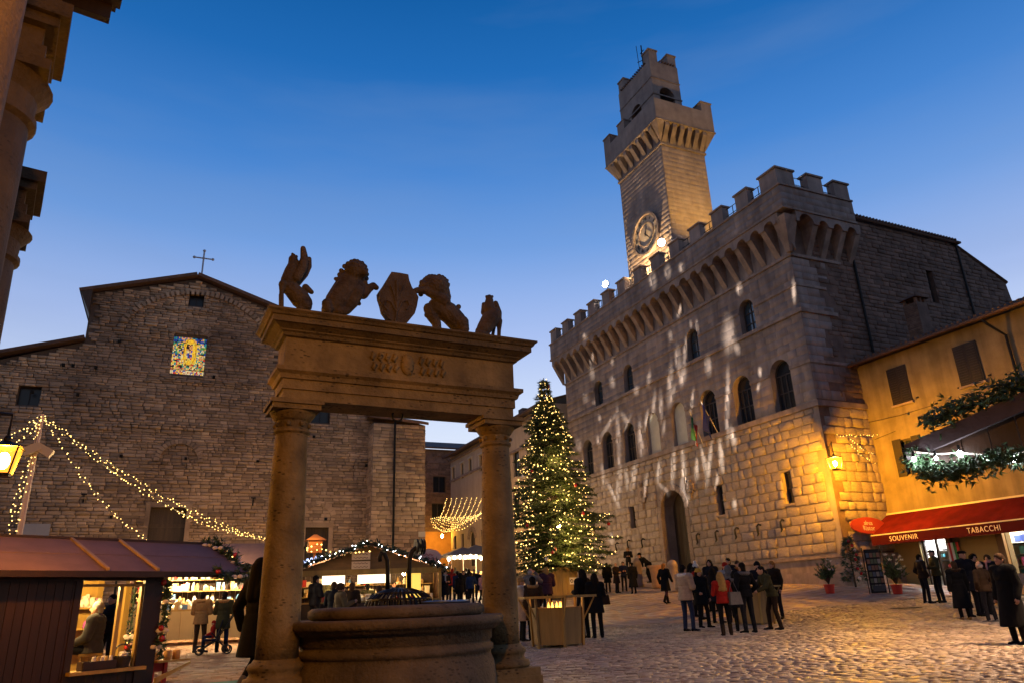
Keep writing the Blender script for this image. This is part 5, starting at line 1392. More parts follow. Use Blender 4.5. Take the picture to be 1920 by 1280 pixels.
# lights strung from the town hall corner to the ochre house
cl = thing('string_lights', 'short string of fairy lights between town hall corner and ochre house', 'string lights', onY(1600, 830, 24))
fairy(cl, [sag(onY(1590, 820, 24.2), onX(1640, 852, XY_ - .1), .05), sag(onY(1590, 830, 24.2), onX(1640, 868, XY_ - .1), .1), sag(onY(1565, 815, 24.2), onX(1650, 815, XY_ - .1), .02, 6)], .16, .022, .05)
# ================================================================ Christmas tree
TC = Vector((18.7, 36.0, 0)); TC.z = G(TC.x, TC.y)
tree = thing('christmas_tree', 'tall Christmas tree covered with fairy lights in front of the town hall', 'tree', TC)
def tw(px, py): return onY(px, py, TC.y)
prof = []
for yy, l, r_ in ((1068, 972, 1140), (1045, 962, 1146), (1000, 964, 1136), (975, 966, 1130), (950, 969, 1112), (925, 967, 1116), (905, 969, 1110), (885, 974, 1084), (850, 978, 1076), (810, 985, 1066), (775, 993, 1056), (745, 1008, 1034), (725, 1015, 1026), (708, 1018, 1022)):
    a, c = tw(l, yy), tw(r_, yy); prof.append((a.z, a.x, c.x))
prof.sort()
def pz(z):
    for a, c in zip(prof[:-1], prof[1:]):
        if z <= c[0]:
            t = max(0, (z - a[0]) / (c[0] - a[0])); return a[1] + (c[1] - a[1]) * t, a[2] + (c[2] - a[2]) * t
    return prof[-1][1:]
zt0, zt1 = prof[0][0] - .1, prof[-1][0]
def axis(z):
    t = (z - TC.z) / (zt1 - TC.z); return Vector((TC.x + (tw(1019, 708).x - TC.x) * t ** 1.5, TC.y, z))
b = MB(); b.tube([axis(z) for z in np.linspace(TC.z, zt1, 12)], [.16 - .145 * t for t in np.linspace(0, 1, 12)], 8)
M_bark = mat('bark', (.06, .04, .028), .9, .4, 6, .5); b.build('trunk', M_bark, tree)
M_fir = mat('fir_needles', (.07, .10, .028), .55, .5, 1.5, isl=.5, col2=(.028, .045, .014))
leaf = MB(); limb = MB(); tips = []
def needles(b, p, d, n, L, w):
    for _ in range(n):
        q = (d + Vector((R.gauss(0, .55), R.gauss(0, .55), R.gauss(0, .45)))).normalized()
        s = q.orthogonal(); s = (Matrix.Rotation(R.uniform(0, 6.28), 3, q) @ s).normalized() * w
        l = L * R.uniform(.6, 1.2)
        b.add([p - s, p + s, p + q * l], [(0, 1, 2)])
z = zt0
while z < zt1 - .15:
    t = (z - zt0) / (zt1 - zt0)
    n = int(15 - 8 * t); ph = R.uniform(0, 6.28)
    l_, r_ = pz(z); tier = R.uniform(.78, 1.08)
    for k in range(n):
        az = ph + 2 * PI * k / n + R.uniform(-.2, .2); c = axis(z)
        cosx = math.cos(az); rr = (r_ - c.x) if cosx > 0 else (c.x - l_); ry = (r_ - l_) / 2
        rad_ = math.sqrt((rr * cosx) ** 2 + (ry * math.sin(az)) ** 2) * R.uniform(.70, 1.08) * tier
        d = Vector((cosx, math.sin(az), 0)); L = max(.15, rad_)
        dz0 = R.uniform(-.1, .12); pts = []
        for q in np.linspace(0, 1, 6): pts.append(c + d * (L * q) + Vector((0, 0, L * (dz0 + .30 * q - .42 * q * q + .12 * q ** 3))))
        limb.tube(pts, [.03, .026, .02, .016, .012, .006], 4, False)
        m = int((4 + L * 7.5) * (1 if t < .8 else .45))
        for i in range(m):
            q = .12 + .88 * (i + R.random()) / m; s = q * 5; i0 = min(4, int(s)); p = pts[i0].lerp(pts[i0 + 1], s - i0)
            bd = (pts[i0 + 1] - pts[i0]).normalized()
            side = bd.cross(Vector((0, 0, 1))).normalized() * R.choice((-1, 1))
            tl = (.16 + .34 * (1 - q)) * min(1, .4 + L * .4)
            td = (bd * .8 + side * R.uniform(.3, 1) + Vector((0, 0, R.uniform(-.35, .1)))).normalized()
            for e in (.15, .55, 1.0): needles(leaf, p + td * tl * e, td, 4, .24, .022)
        needles(leaf, pts[-1], d, 8, .22, .022)
        tips.append((pts, L))
    z += .17 + .10 * (1 - t)
for k in range(10): needles(leaf, axis(zt1 - .9 + k * .09), Vector((0, 0, 1)), 3, .2, .010)
tag(limb.build('limbs', M_bark, tree), kind='stuff')
leaf.build('crown', M_fir, tree)
tl = thing('string_lights', 'warm fairy lights winding through the branches of the Christmas tree', 'string lights', TC + Vector((0, 0, 1)))
b = MB(); nb = 0
for pts, L in tips:
    for _ in range(4 if L > 1.0 else 2):
        q = R.choice((R.uniform(.55, 1.0), R.uniform(.8, 1.03))); s = min(4.99, q * 5); i0 = int(s); p = pts[i0].lerp(pts[i0 + 1], s - i0)
        if R.random() < (.82 if L > .5 else .5):
            octa(b, p + Vector((R.gauss(0, .07), R.gauss(0, .07), R.uniform(-.02, .10))), R.choice((.02, .026, .033, .04)) * R.uniform(.9, 1.15)); nb += 1
tag(b.build('bulbs', M_bulb, tl), kind='stuff')
for zz in (2.2, 3.6, 5.2, 7): lamp('bulb_glow', axis(TC.z + zz) + Vector((-.3, -2.6 * (1 - zz / 13), 0)), 260, (1, .62, .18), .5, tl)
M_red = mat('red_bauble', (.35, .015, .015), .2, spec=.8); M_wht = mat('white_bauble', (.7, .62, .55), .25, spec=.8)
def bauble(p, r, m, label):
    b = MB(); b.ell(p, (r, r, r), 10, 7); b.tube([p + Vector((0, 0, r)), p + Vector((0, 0, r + .04))], .02, 6)
    tag(b.build('bauble', m, None, True), label, 'bauble', 'baubles on the Christmas tree')
for k in range(26):
    pts, L = R.choice(tips); p = pts[-1] + Vector((0, -.08, -.12))
    if p.y > TC.y + .5: continue
    bauble(p, R.uniform(.08, .12), M_red if k % 3 else M_wht, 'shiny red bauble hanging on the Christmas tree' if k % 3 else 'pale bauble hanging on the Christmas tree')
bx_ = thing('tree_planter', 'tall plain wooden box round the foot of the Christmas tree', 'planter', TC)
M_ply = planks('plywood', (.36, .22, .075), .6, 'Z')
zb_ = tw(1050, 1064).z
hwx = (tw(1078, 1090).x - tw(1030, 1090).x) / 2
for sx, sy in ((-1, 0), (1, 0), (0, -1), (0, 1)):
    b = MB(); n = 5
    for k in range(n):
        o_ = -hwx + (k + .5) * 2 * hwx / n
        c = Vector((TC.x + (sx * hwx if sx else o_), TC.y + (sy * hwx if sy else o_), (TC.z + zb_) / 2)); b = MB(); b.box(c, (.05 if sx else 2 * hwx / n - .012, .05 if sy else 2 * hwx / n - .012, zb_ - TC.z)); b.build('plank', M_ply, bx_)
c = onY(1077, 1088, TC.y - hwx - .06); sgn = thing('notice', 'small white notice with a round mark on the tree box', 'sign', c)
b = MB(); b.box(c, (.56, .02, .34)); b.build('board', mat('white_board', (.7, .62, .58), .6), sgn)
b = MB(); ring(b, Plane((c.x, c.y - .011, c.z), (1, 0, 0), (0, 0, 1), (0, -1, 0)), -.16, 0, .05, .09, .001, .004, 14); b.box((c.x + .1, c.y - .013, c.z + .02), (.22, .004, .05)); b.build('print', M_val, sgn)
# street lamp behind the tree, shining through
c = onY(1047, 982, 39.5); gz = G(c.x, 39.5)
lp = thing('street_lamp', 'orange street lamp on a post behind the Christmas tree', 'street lamp', (c.x, c.y, gz))
b = MB(); b.tube([(c.x, c.y, gz), (c.x, c.y, c.z - .2)], [.09, .05], 8); b.build('lamp_post', M_iron, lp)
b = MB(); b.ell(c, (.17, .17, .2), 10, 7); b.build('lamp_globe', lit(260, .40, (1, .52, .1)), lp)
b = MB(); b.lathe((c.x, c.y, c.z + .2), [(.22, 0), (.1, .1), (.02, .2)], 10); b.build('lamp_cap', M_iron, lp)

# ================================================================ garlands
M_garl = mat('garland_leaf', (.035, .065, .03), .5, isl=.5)
M_gdark = mat('dark_garland_leaf', (.02, .035, .02), .5, isl=.5)
M_bow = mat('white_bow', (.6, .5, .45), .6)
def garland(label, pts, r, n, bulbs=0, mb_=M_bulbw, m=M_garl, L=.16, orn=0, cat='garland', br=.02, group=None):
    t = thing('garland', label, cat, pts[0], group); pts = [Vector(p) for p in pts]
    b = MB(); bl = MB(); w = MB(); w.tube(pts, .015, 5); w.build('stem', M_wire, t)
    tot_ = sum((c - a).length for a, c in zip(pts[:-1], pts[1:])); st = along(pts, tot_ / n)
    for p in st:
        q = p + Vector((R.gauss(0, r * .45), R.gauss(0, r * .45), R.gauss(0, r * .45)))
        d = Vector((R.gauss(0, 1), R.gauss(0, 1), R.gauss(0, .8))).normalized(); needles(b, q, d, 5, L, L * .15)
    b.build('leaves', m, t)
    if bulbs:
        for p in along(pts, tot_ / bulbs): octa(bl, p + Vector((R.gauss(0, r * .5), R.gauss(0, r * .5) - r * .3, R.gauss(0, r * .5))), br)
        tag(bl.build('bulbs', mb_, t), kind='stuff')
    for k in range(orn):
        p = R.choice(st) + Vector((R.gauss(0, r * .5), -r * .6, R.gauss(0, r * .5))); o = MB()
        if k % 2: o.ell(p, (.05, .05, .05), 8, 6)
        else: o.ell(p + Vector((-.05, 0, 0)), (.055, .02, .035), 8, 5); o.ell(p + Vector((.05, 0, 0)), (.055, .02, .035), 8, 5)
        o.build('ornament', M_red if k % 2 else M_bow, t, True)
    return t

# ================================================================ left market stall
wv = Vector((math.sin(rad(60.7)), math.cos(rad(60.7)), 0)); bk_ = Vector((-wv.y, wv.x, 0))
pO = at(205, 1200, 14.0)
PA = Plane((pO.x, pO.y, 0), wv, (0, 0, 1), -bk_)
def onP(px, py, P, n=0):
    d = ray(px, py); o = P.O + P.N * n - Vector((0, 0, CZ)); t = o.dot(P.N) / d.dot(P.N); q = d * t + Vector((0, 0, CZ)) - P.O
    return q.dot(P.U), q.dot(P.V)
ul, vt = onP(151, 1094, PA); ur, _ = onP(271, 1094, PA); _, vb = onP(200, 1253, PA); uL = -2.05; uP, _ = onP(298, 1150, PA); u0_, _ = onP(130, 1250, PA); ul = (ul + u0_) / 2 + .02
ve_ = onP(230, 1076, PA, .30)[1]
stA = thing('market_stall', 'large brown wooden market stall with a window showing a seated woman', 'market stall', (pO.x, pO.y, 0))
M_stall = planks('stall_wood', (.034, .011, .0035), .55, 'Z')
M_stall_l = planks('stall_frame', (.42, .25, .06), .5, 'Z')
M_roofA = mat('stall_roof_felt', (.15, .085, .085), .75, .25, 3, .15, 40)
u = uL
while u < ul - .1:
    b = MB(); w = .125; b.pbox(PA, u + .004, min(u + w, ul - .1) - .004, .02, vt + .05, -.03, R.uniform(-.003, .006)); b.build('plank', M_stall, stA); u += w
b = MB(); b.pbox(PA, uL, ul - .05, .03, ve_, -.06, -.035); b.build('light_blocker', M_stall, stA)  # added sheet that stops the inner lamps shining through the plank gaps
b = MB(); b.pbox(PA, uL, uP, vt + .05, ve_ + .12, -.03, .02); b.build('beam', M_stall, stA)
b = MB(); b.pbox(PA, ul - .1, ul, .02, vt + .05, -.05, .02); b.build('post', M_stall, stA)
b = MB(); b.pbox(PA, ur, uP, .02, vt + .05, -.05, .03); b.build('post', M_stall, stA)
for k in range(int((ur - ul) / .125) + 1):
    b = MB(); b.pbox(PA, ul + k * .125 + .004, min(ur, ul + (k + 1) * .125) - .004, .02, vb - .05, -.03, R.uniform(-.003, .006)); b.build('plank', M_stall, stA)
b = MB(); b.pbox(PA, ul - .06, ur + .12, vb - .05, vb, -.30, .16); b.build('sill', M_stall_l, stA)
b = MB(); b.pbox(PA, ul, ur, vt - .04, vt, -.08, -.01); b.pbox(PA, ur - .03, ur, vb, vt - .04, -.08, -.01); b.pbox(PA, ul + (ur - ul) * .62, ul + (ur - ul) * .62 + .06, vb, vt - .04, -.09, -.03); b.build('window_frame', M_stall_l, stA)
rd = 1.15; rz = onP(230, 1015, PA, -rd)[1]; uRe = onP(455, 1077, PA, .30)[0]; uRr = onP(402, 1019, PA, -rd)[0]
uR_ = (uRe + uRr) / 2
us = [uL - .6, onP(165, 1045, PA, -.4)[0], onP(258, 1045, PA, -.4)[0], uR_]
for a, c in zip(us[:-1], us[1:]):
    b = MB(); b.hexa([PA.at(uu, vv + dz, nn) for uu in (a, c) for vv, nn in ((ve_ + .03, .32), (rz, -rd)) for dz in (0, .025)]); b.build('roof_panel', M_roofA, stA)
    b = MB(); b.hexa([PA.at(uu, vv + dz, nn) for uu in (a, c) for vv, nn in ((ve_ + .03, -2 * rd - .32), (rz, -rd - .002)) for dz in (0, .025)]); b.build('roof_panel', M_roofA, stA)
for uu in us[1:3]:
    b = MB(); b.hexa([PA.at(uu + s, vv + dz, nn) for s in (-.025, .025) for vv, nn in ((ve_ + .04, .34), (rz, -rd)) for dz in (.02, .06)]); b.build('batten', M_stall_l, stA)
b = MB(); b.hexa([PA.at(uu, (ve_ + .03) * (1 - t) + rz * t + dz, .32 - (rd + .32) * t) for uu in (us[0], us[-1]) for t in (.48, .505) for dz in (.02, .034)]); b.build('roof_seam', M_roofA, stA)
b = MB(); b.pbox(PA, us[0], us[-1], ve_ - .04, ve_ + .05, .28, .33); b.pbox(PA, us[0], us[-1], rz - .02, rz + .05, -rd - .05, -rd + .05); b.build('fascia', M_stall, stA)
b = MB()
for nn in (-.06, -2 * rd + .1):
    b.pbox(PA, uR_ - .45, uR_ - .36, ve_ - .05, ve_ + .05, nn - .05, nn + .05)
b.pbox(PA, uL, uP, .0, .06, -2.1, -.03)
for uu in (ul - .3, uP - .05, uL): b.pbox(PA, uu - .05, uu + .05, .05, ve_ + .02, -2.15, -2.05)
b.build('frame', M_stall_l, stA)
uk = onP(186, 1150, PA, -2.06)[0]
b = MB(); b.pbox(PA, uL, uk, .05, 1.9, -2.12, -2.06); b.build('rear_wall', M_stall_l, stA)
b = MB()
for z in (.55, .9, 1.25): b.pbox(PA, uL, uk, z, z + .025, -2.06, -1.86)
b.build('shelf', M_stall_l, stA)
b = MB()
for k in range(150):
    b.cur = R.choice([0, 0, 0, 1, 2, 3]); uu = R.uniform(uL, uk - .05); zz = R.choice([.575, .925, 1.275]); h = R.uniform(.05, .24)
    if R.random() < .5: b.pbox(PA, uu, uu + R.uniform(.03, .1), zz, zz + h, -2.0, -1.93)
    else: b.ell(PA.at(uu, zz + h * .4, -1.95), (h * .3, h * .3, h * .4), 7, 5)
tag(b.build('goods', [M_bow, mat('violet_goods', (.35, .08, .35), .5), mat('cream_goods2', (.75, .65, .45), .5), M_redp], stA), kind='stuff')
lamp('stall_lamp', PA.at(ul + .3, vt + .03, -.9), 210, (1, .66, .22), .12, stA); lamp('stall_lamp', PA.at(ul - .9, vt + .05, -.9), 130, (1, .66, .22), .12, stA)
garland('thick garland with bows along the gable of the left stall', [PA.at(uR_ + .02, ve_ - .02, .34), PA.at(uR_ + .02, (ve_ + rz) / 2 + .06, -.4), PA.at(uR_ + .02, rz + .06, -rd)], .14, 170, 10, M_bulb, L=.14, orn=8, br=.014)
garland('garland along the eave at the right end of the left stall', [PA.at(uR_ - .75, ve_ + .02, .36), PA.at(uR_ - .3, ve_ - .03, .37), PA.at(uR_, ve_, .36)], .10, 90, 0, L=.12, orn=3)
garland('garland with bows hanging down the right post of the left stall', [PA.at(uP + .06, vt + .08, .02), PA.at(uP + .08, vt - .35, .05), PA.at(uP + .04, vb + .35, .05), PA.at(uP + .1, vb + .12, .06)], .08, 110, 8, M_bulb, L=.11, orn=6, br=.010)
for k, o_ in enumerate((.70, .92)):
    n_ = -1.5; uu = onP((232, 262)[k], 1160, PA, n_)[0]
    b = MB(); b.pbox(PA, uu - .05, uu + .05, .05, vt + .05, n_ - .05, n_ + .05); b.build('inner_post', M_stall_l, stA)
    garland('garland on the inner post of the left stall, ' + ('nearer the woman' if k == 0 else 'nearer the right post'), [PA.at(uu + .1, vt, n_ + .06), PA.at(uu + .12, vb + .1, n_ + .06)], .06, 60, 6, M_bulb, L=.09, orn=3, br=.01)
# things on the window shelf
def basket(name, label, c, r, h, m, handle=True, fill=M_bow):
    t = thing(name, label, 'basket', c); c = Vector(c)
    b = MB()
    for k in range(9):
        z = h * (k + .5) / 9; rr = r * (.82 + .18 * k / 8); b.tube([c + Vector((rr * math.cos(2 * PI * q / 18), rr * math.sin(2 * PI * q / 18), z)) for q in range(19)], h / 18, 5)
    for q in range(14): t_ = 2 * PI * q / 14; b.tube([c + Vector((r * .8 * math.cos(t_), r * .8 * math.sin(t_), 0)), c + Vector((r * 1.02 * math.cos(t_), r * 1.02 * math.sin(t_), h))], .008, 4)
    b.lathe(c, [(r * .8, .0), (r * .8, .01)], 14); b.build('wicker', m, t)
    if handle:
        b = MB(); b.tube([c + Vector((r * math.cos(PI * q / 12) * wv.x, r * math.cos(PI * q / 12) * wv.y, h + 1.25 * r * math.sin(PI * q / 12))) for q in range(13)], .012, 6); b.build('handle', m, t)
    b = MB()
    for q in range(12): b.ell(c + Vector((R.uniform(-.6, .6) * r, R.uniform(-.6, .6) * r, h + R.uniform(-.01, .05))), (r * .25, r * .25, r * .2), 7, 5)
    b.build('contents', fill, t, True)
M_wick = mat('dark_wicker', (.03, .02, .015), .6); M_wickl = mat('light_wicker', (.45, .28, .1), .6)
basket('wicker_basket', 'dark handled wicker basket on the window shelf of the left stall', PA.at(ul + (ur - ul) * .80, vb, -.06), .14, .17, M_wick)
c = PA.at(ul + (ur - ul) * .36, vb, .02); t = thing('crate', 'low wooden crate with jars on the window shelf', 'crate', c)
b = MB(); P_ = PA; uc = ul + (ur - ul) * .40; b.pbox(PA, uc - .25, uc + .25, vb, vb + .02, -.1, .1)
for nn in (-.1, .1): b.pbox(PA, uc - .25, uc + .25, vb + .02, vb + .13, nn - .01, nn + .01)
for uu in (uc - .25, uc + .25): b.pbox(PA, uu - .01, uu + .01, vb + .02, vb + .13, -.09, .09)
b.build('crate_board', M_stall, t)
for k in range(5):
    q = PA.at(uc - .05 + k * .065, vb + .02, -.02); b = MB(); b.lathe(q, [(.028, 0), (.03, .02), (.03, .13), (.022, .15), (.024, .17)], 10); tag(b.build('jar', [M_bow, M_wickl][k % 2], None, True), 'small jar in the low crate on the window shelf', 'jar', 'jars in the low crate')
# side counter on the right of the stall
cn_ = thing('side_counter', 'folding red and wood counter on the right side of the left stall', 'counter', PA.at(uP + .3, 0, 0))
vc = onP(315, 1236, PA)[1]; uC = onP(352, 1236, PA)[0]
M_redp = mat('red_paint', (.4, .02, .012), .5)
b = MB(); b.pbox(PA, uP + .02, uC, vc - .03, vc, -.55, .10); b.build('counter_top', M_stall_l, cn_)
b = MB(); b.hexa([PA.at(uu, vv, nn) for uu, dv in ((uP + .02, -.28), (uC, -.02)) for vv in (vc - .06 + dv, vc - .03 + dv * .8) for nn in (.05, .10)]); b.build('brace', M_stall_l, cn_)
b = MB(); b.pbox(PA, uP + .02, uC - .1, vc - .20, vc - .04, -.52, -.48); b.pbox(PA, uP + .2, uP + .28, 0, vc - .04, -.5, -.44); b.pbox(PA, uC - .16, uC - .10, 0, vc - .04, -.5, -.44); b.build('red_board', M_redp, cn_)
for k, uu in enumerate((uP + .26, uP + .42)):
    q = PA.at(uu, vc, -.05); b = MB(); b.lathe(q, [(.06, 0), (.065, .03), (.065, .14), (.055, .15)], 12); tag(b.build('pot', mat('amber_pot', (.5, .22, .05), .4), None, True), ('left' if k == 0 else 'right') + ' amber pot on the side counter of the left stall', 'pot')
basket('wicker_basket', 'pale handled basket on the side counter of the left stall', PA.at(uP + .14, vc, -.28), .11, .12, M_wickl)

# ================================================================ other stalls
def hut(label, c, yaw, W_, D_, eh, rh, roofm, lampP, seed, group='wooden market stalls', cloth=None, goods_=60, front_gable=True, col=(1, .66, .28), cat='market stall'):
    """open-fronted wooden market hut, local -y is the front"""
    q = random.Random(seed); c = Vector(c); c.z = G(c.x, c.y)
    t = thing('market_stall', label, cat, c, group); M = Matrix.Translation(c) @ Matrix.Rotation(yaw, 4, 'Z')
    def mb():
        m = MB(); m.M = M; return m
    w, d = W_ / 2, D_ / 2
    for x in (-w, w):
        for y in (-d, d): b = mb(); b.box((x, y, eh / 2), (.1, .1, eh)); b.build('post', M_stall_l, t)
    b = mb(); b.box((0, -d, eh - .1), (W_ - .11, .08, .18)); b.build('beam', M_stall_l, t)
    b = mb()
    n = int(W_ / .16)
    for k in range(n): b.box((-w + (k + .5) * W_ / n, d, eh / 2), (W_ / n - .01, .04, eh))
    for x in (-w, w):
        n2 = int(D_ / .16)
        for k in range(n2): b.box((x, -d + (k + .5) * D_ / n2, eh / 2), (.04, D_ / n2 - .01, eh))
    b.build('wall', M_stall, t)
    b = mb(); ov = .3
    if front_gable:
        for s in (-1, 1): b.hexa([(x, y, z + dz) for x, z in ((s * (w + ov), eh - .08), (0, rh)) for y in (-d - ov, d + ov) for dz in (0, .04)])
        b.build('roof', roofm, t)
        b = mb(); b.add([(-w, -d - .02, eh - .05), (w, -d - .02, eh - .05), (0, -d - .02, rh - .03), (-w, -d + .02, eh - .05), (w, -d + .02, eh - .05), (0, -d + .02, rh - .03)], [(0, 1, 2), (5, 4, 3), (0, 3, 4, 1), (1, 4, 5, 2), (2, 5, 3, 0)]); b.build('gable', M_woodm, t)
    else:
        for s in (-1, 1): b.hexa([(x, y, z + dz) for x in (-w - ov, w + ov) for y, z in ((s * (d + ov), eh - .08), (0, rh)) for dz in (0, .04)])
        b.build('roof', roofm, t)
    b = mb(); b.box((0, -d + .25, .92), (W_ - .1, .6, .06)); b.build('counter', M_stall_l, t)
    b = mb(); b.box((0, -d - .06, .50), (W_ - .1, .03, .80))
    for k in range(12): b.tube([(-w + .2 + k * (W_ - .4) / 11, -d - .085, .1), (-w + .2 + k * (W_ - .4) / 11 + q.uniform(-.05, .05), -d - .08, .9)], q.uniform(.012, .03), 5)
    b.build('counter_cloth', cloth or M_stall, t)
    b = mb()
    for z in (1.15, 1.5, 1.85)[:2 if eh < 2.1 else 3]: b.box((0, d - .25, z), (W_ - .2, .35, .03))
    b.build('shelf', M_stall_l, t)
    for k in range(goods_):
        pass
    b = mb()
    for k in range(goods_):
        b.cur = q.choice([0, 1, 2, 2, 2, 3, 4, 4]); zz = q.choice([.95, .95, 1.165, 1.515, 1.865][:4 if eh < 2.1 else 5]); yy = q.uniform(-d, -d + .5) if zz < 1 else d - .25 + q.uniform(-.15, .1); h = q.uniform(.06, .28); x = q.uniform(-w + .15, w - .15)
        if q.random() < .5: b.box((x, yy, zz + h / 2), (q.uniform(.05, .2), .08, h))
        else: b.lathe((x, yy, zz), [(.05, 0), (.06, h * .5), (.02, h)], 8)
    tag(b.build('goods', [M_bow, M_redp, mat('cream_goods', (.75, .65, .45), .5), mat('blue_goods', (.1, .2, .35), .5), M_wickl], t), kind='stuff')
    for x in (-w * .5, w * .5):
        p = M @ Vector((x, -d * .55, eh - .15)); b = MB(); b.ell(p, (.07, .07, .09), 8, 6); b.build('lamp_bulb', lit(lampP, .074, col), t)
    return t, M
M_woodm = planks('mid_wood', (.16, .08, .025), .6, 'X')
M_clothp = mat('pale_table_cloth', (.55, .38, .16), .8, .1)
cB_ = at(372, 1205, 26.3)
hut('brightly lit market stall with a pale cloth counter behind the left stall', cB_, rad(-3), 4.2, 1.8, 2.25, 2.9, M_roofA, 650, 3, cloth=M_clothp, goods_=190, front_gable=False, col=(1, .78, .42))
M_roofC = mat('pink_roof', (.20, .11, .105), .8, .2, 3)
cC = at(690, 1110, 27.8)
tC, MCc = hut('market stall with garlanded gable behind the well', cC, rad(-14), 4.9, 2.6, 1.98, 2.78, M_roofC, 170, 7, goods_=120)
w_, d_ = 2.75, 1.62
garland('dark garland with white bulbs along the gable behind the well', [MCc @ Vector(p) for p in ((-w_, -d_, 1.92), (-1.4, -d_, 2.37), (0, -d_, 2.82), (1.4, -d_, 2.37), (w_, -d_, 1.92))], .11, 260, 40, M_bulbw, M_gdark, L=.18, br=.016)
for k, z in enumerate((2.40, 2.10)):
    M_ = MCc; p = M_ @ Vector((-.25, -1.42, z)); t = thing('sign_board', ('upper' if k == 0 else 'lower') + ' pale sign board on the gable behind the well', 'sign', p)
    b = MB(); b.M = MCc; b.box((-.25, -1.42, z), (.62, .03, .25)); b.build('board', mat('pale_board', (.6, .42, .28), .7), t)
    b = MB(); b.M = MCc
    for r_ in range(2): b.tube([(-.5 + q * .04, -1.44, z + .06 - r_ * .12 + .02 * math.sin(q * 2.1 + r_)) for q in range(13)], .008, 4)
    b.build('print', M_val, t)
for k, (x, wd) in enumerate(((-1.15, .75), (.2, 1.1))):
    p = MCc @ Vector((x, -1.2, 1.95)); b = MB(); b.M = MCc; b.box((x, -1.2, 1.66), (wd, .06, .30)); tag(b.build('light_box', glow('light_box', (1, .80, .55), 2.2)), ('left' if k == 0 else 'right') + ' glowing white light box in the garlanded stall', 'light box')
b = MB(); b.M = MCc; b.box((1.55, -1.1, 1.35), (.5, .04, 1.0)); tag(b.build('glowing_board', glow('yellow_panel', (1, .68, .12), 1.0)), 'tall yellow glowing board at the right of the garlanded stall', 'board')
c = at(804, 1043, 30); t = thing('round_sign', 'pink oval board with script lettering beside the pulley', 'sign', c)
PS_ = Plane(c, Vector((.95, -.3, 0)).normalized(), (0, 0, 1), Vector((-.3, -.95, 0)).normalized())
rx = .5; b = MB(); b.prism([(rx * math.cos(2 * PI * k / 20) * (1 + .06 * math.cos(6 * PI * k / 10)), .30 * math.sin(2 * PI * k / 20) * (1 + .06 * math.cos(8 * PI * k / 10))) for k in range(20)], PS_, 0, .03); b.pbox(PS_, -.03, .03, -1.6, -.28, -.05, -.01); b.build('board', mat('pink_board', (.62, .36, .28), .6), t)
b = MB()
for r_ in range(2): b.tube([PS_.at(-.28 + q * .045 + .1 * r_, .08 - r_ * .14 + .045 * math.sin(q * 1.9), .034) for q in range(11)], .012, 4)
b.build('script', M_redp, t)
c = at(581, 1050, 29); t = thing('neon_sign', 'bluish white script sign glowing at the left of the garlanded roof', 'sign', c)
b = MB(); b.tube([c + Vector((-.42 + q * .035, 0, -.10 + q * .010 + .085 * math.sin(q * 1.5) * (1 + .4 * math.sin(q * .7)))) for q in range(25)], .02, 5); b.build('neon_tube', glow('neon', (.5, .62, 1), 1.6), t)
b = MB(); b.tube([c + Vector((-.3, .1, -.25)), c + Vector((-.3, .1, -1.6))], .03, 5); b.tube([c + Vector((.35, .1, -.05)), c + Vector((.35, .1, -1.6))], .03, 5); b.tube([c + Vector((-.4, .06, -.2)), c + Vector((.45, .06, .05))], .02, 4); b.build('sign_frame', M_iron, t)
c = at(590, 1024, 33); t = thing('lit_box_sign', 'small orange lit wooden box with bulbs in front of the church door', 'sign', c)
b = MB(); b.box(c, (.55, .4, .5)); b.hexa([c + Vector((sx * r_, sy * r_, z)) for sx in (-1, 1) for sy in (-1, 1) for z, r_ in ((.25, .42), (.5, .06))]); b.tube([c + Vector((0, 0, -.25)), Vector((c.x, c.y, G(c.x, c.y)))], .05, 6); b.build('box', mat('orange_box', (.6, .2, .04), .6), t)
lamp('box_lamp', c + Vector((-.2, -.8, .35)), 25, (1, .6, .2), .05, t)
sg_ = thing('string_lights', 'row of warm bulbs above the garlanded stall roof', 'string lights', at(620, 1030, 29))
fairy(sg_, [sag(at(560, 1024, 26), at(604, 1028, 26.2), .1, 10), sag(at(604, 1028, 26.2), at(692, 1032, 26.4), .12, 14), sag(at(560, 1034, 26), at(610, 1022, 26.2), -.1, 8)], .16, .03, .03)
# lit tents up the street
M_tent = mat('grey_tent', (.13, .115, .105), .8)
for k, (px, D_, lab) in enumerate(((868, 50, 'grey market tent with bright bulbs at the left of the street'), (893, 53, 'grey market tent with bright bulbs farther up the street'))):
    c = at(px, 1085, D_); c.z = G(c.x, c.y)
    t = thing('market_tent', lab, 'tent', c); b = MB()
    for x in (-1.4, 1.4):
        for y in (-1.2, 1.2): b.tube([c + Vector((x, y, 0)), c + Vector((x, y, 2.3))], .035, 6)
    b.build('tent_pole', mat('pale_pole', (.5, .4, .3), .6), t)
    b = MB(); b.add([c + Vector(p) for p in ((-1.6, -1.4, 2.25), (1.6, -1.4, 2.25), (1.6, 1.4, 2.25), (-1.6, 1.4, 2.25), (0, 0, 2.85), (-1.6, -1.4, 2.0), (1.6, -1.4, 2.0))], [(0, 1, 4), (1, 2, 4), (2, 3, 4), (3, 0, 4), (0, 5, 6, 1)]); b.build('canopy', M_tent, t)
    b = MB(); b.box(c + Vector((0, -1.0, .5)), (2.8, .8, 1.0)); b.build('counter', M_clothp, t)
    b = MB()
    for q in range(9): b.ell(c + Vector((-1.5 + q * .37, -1.55, 2.12 + R.uniform(-.12, .08))), (.10, .10, .12), 8, 6)
    b.build('bulbs', glow('tent_bulb', (1, .85, .55), 30), t)
    lamp('tent_lamp', c + Vector((0, -2.0, 1.9)), 520, (1, .74, .36), .2, t); lamp('tent_lamp', c + Vector((0, .2, 2.0)), 60, (1, .74, .36), .2, t)
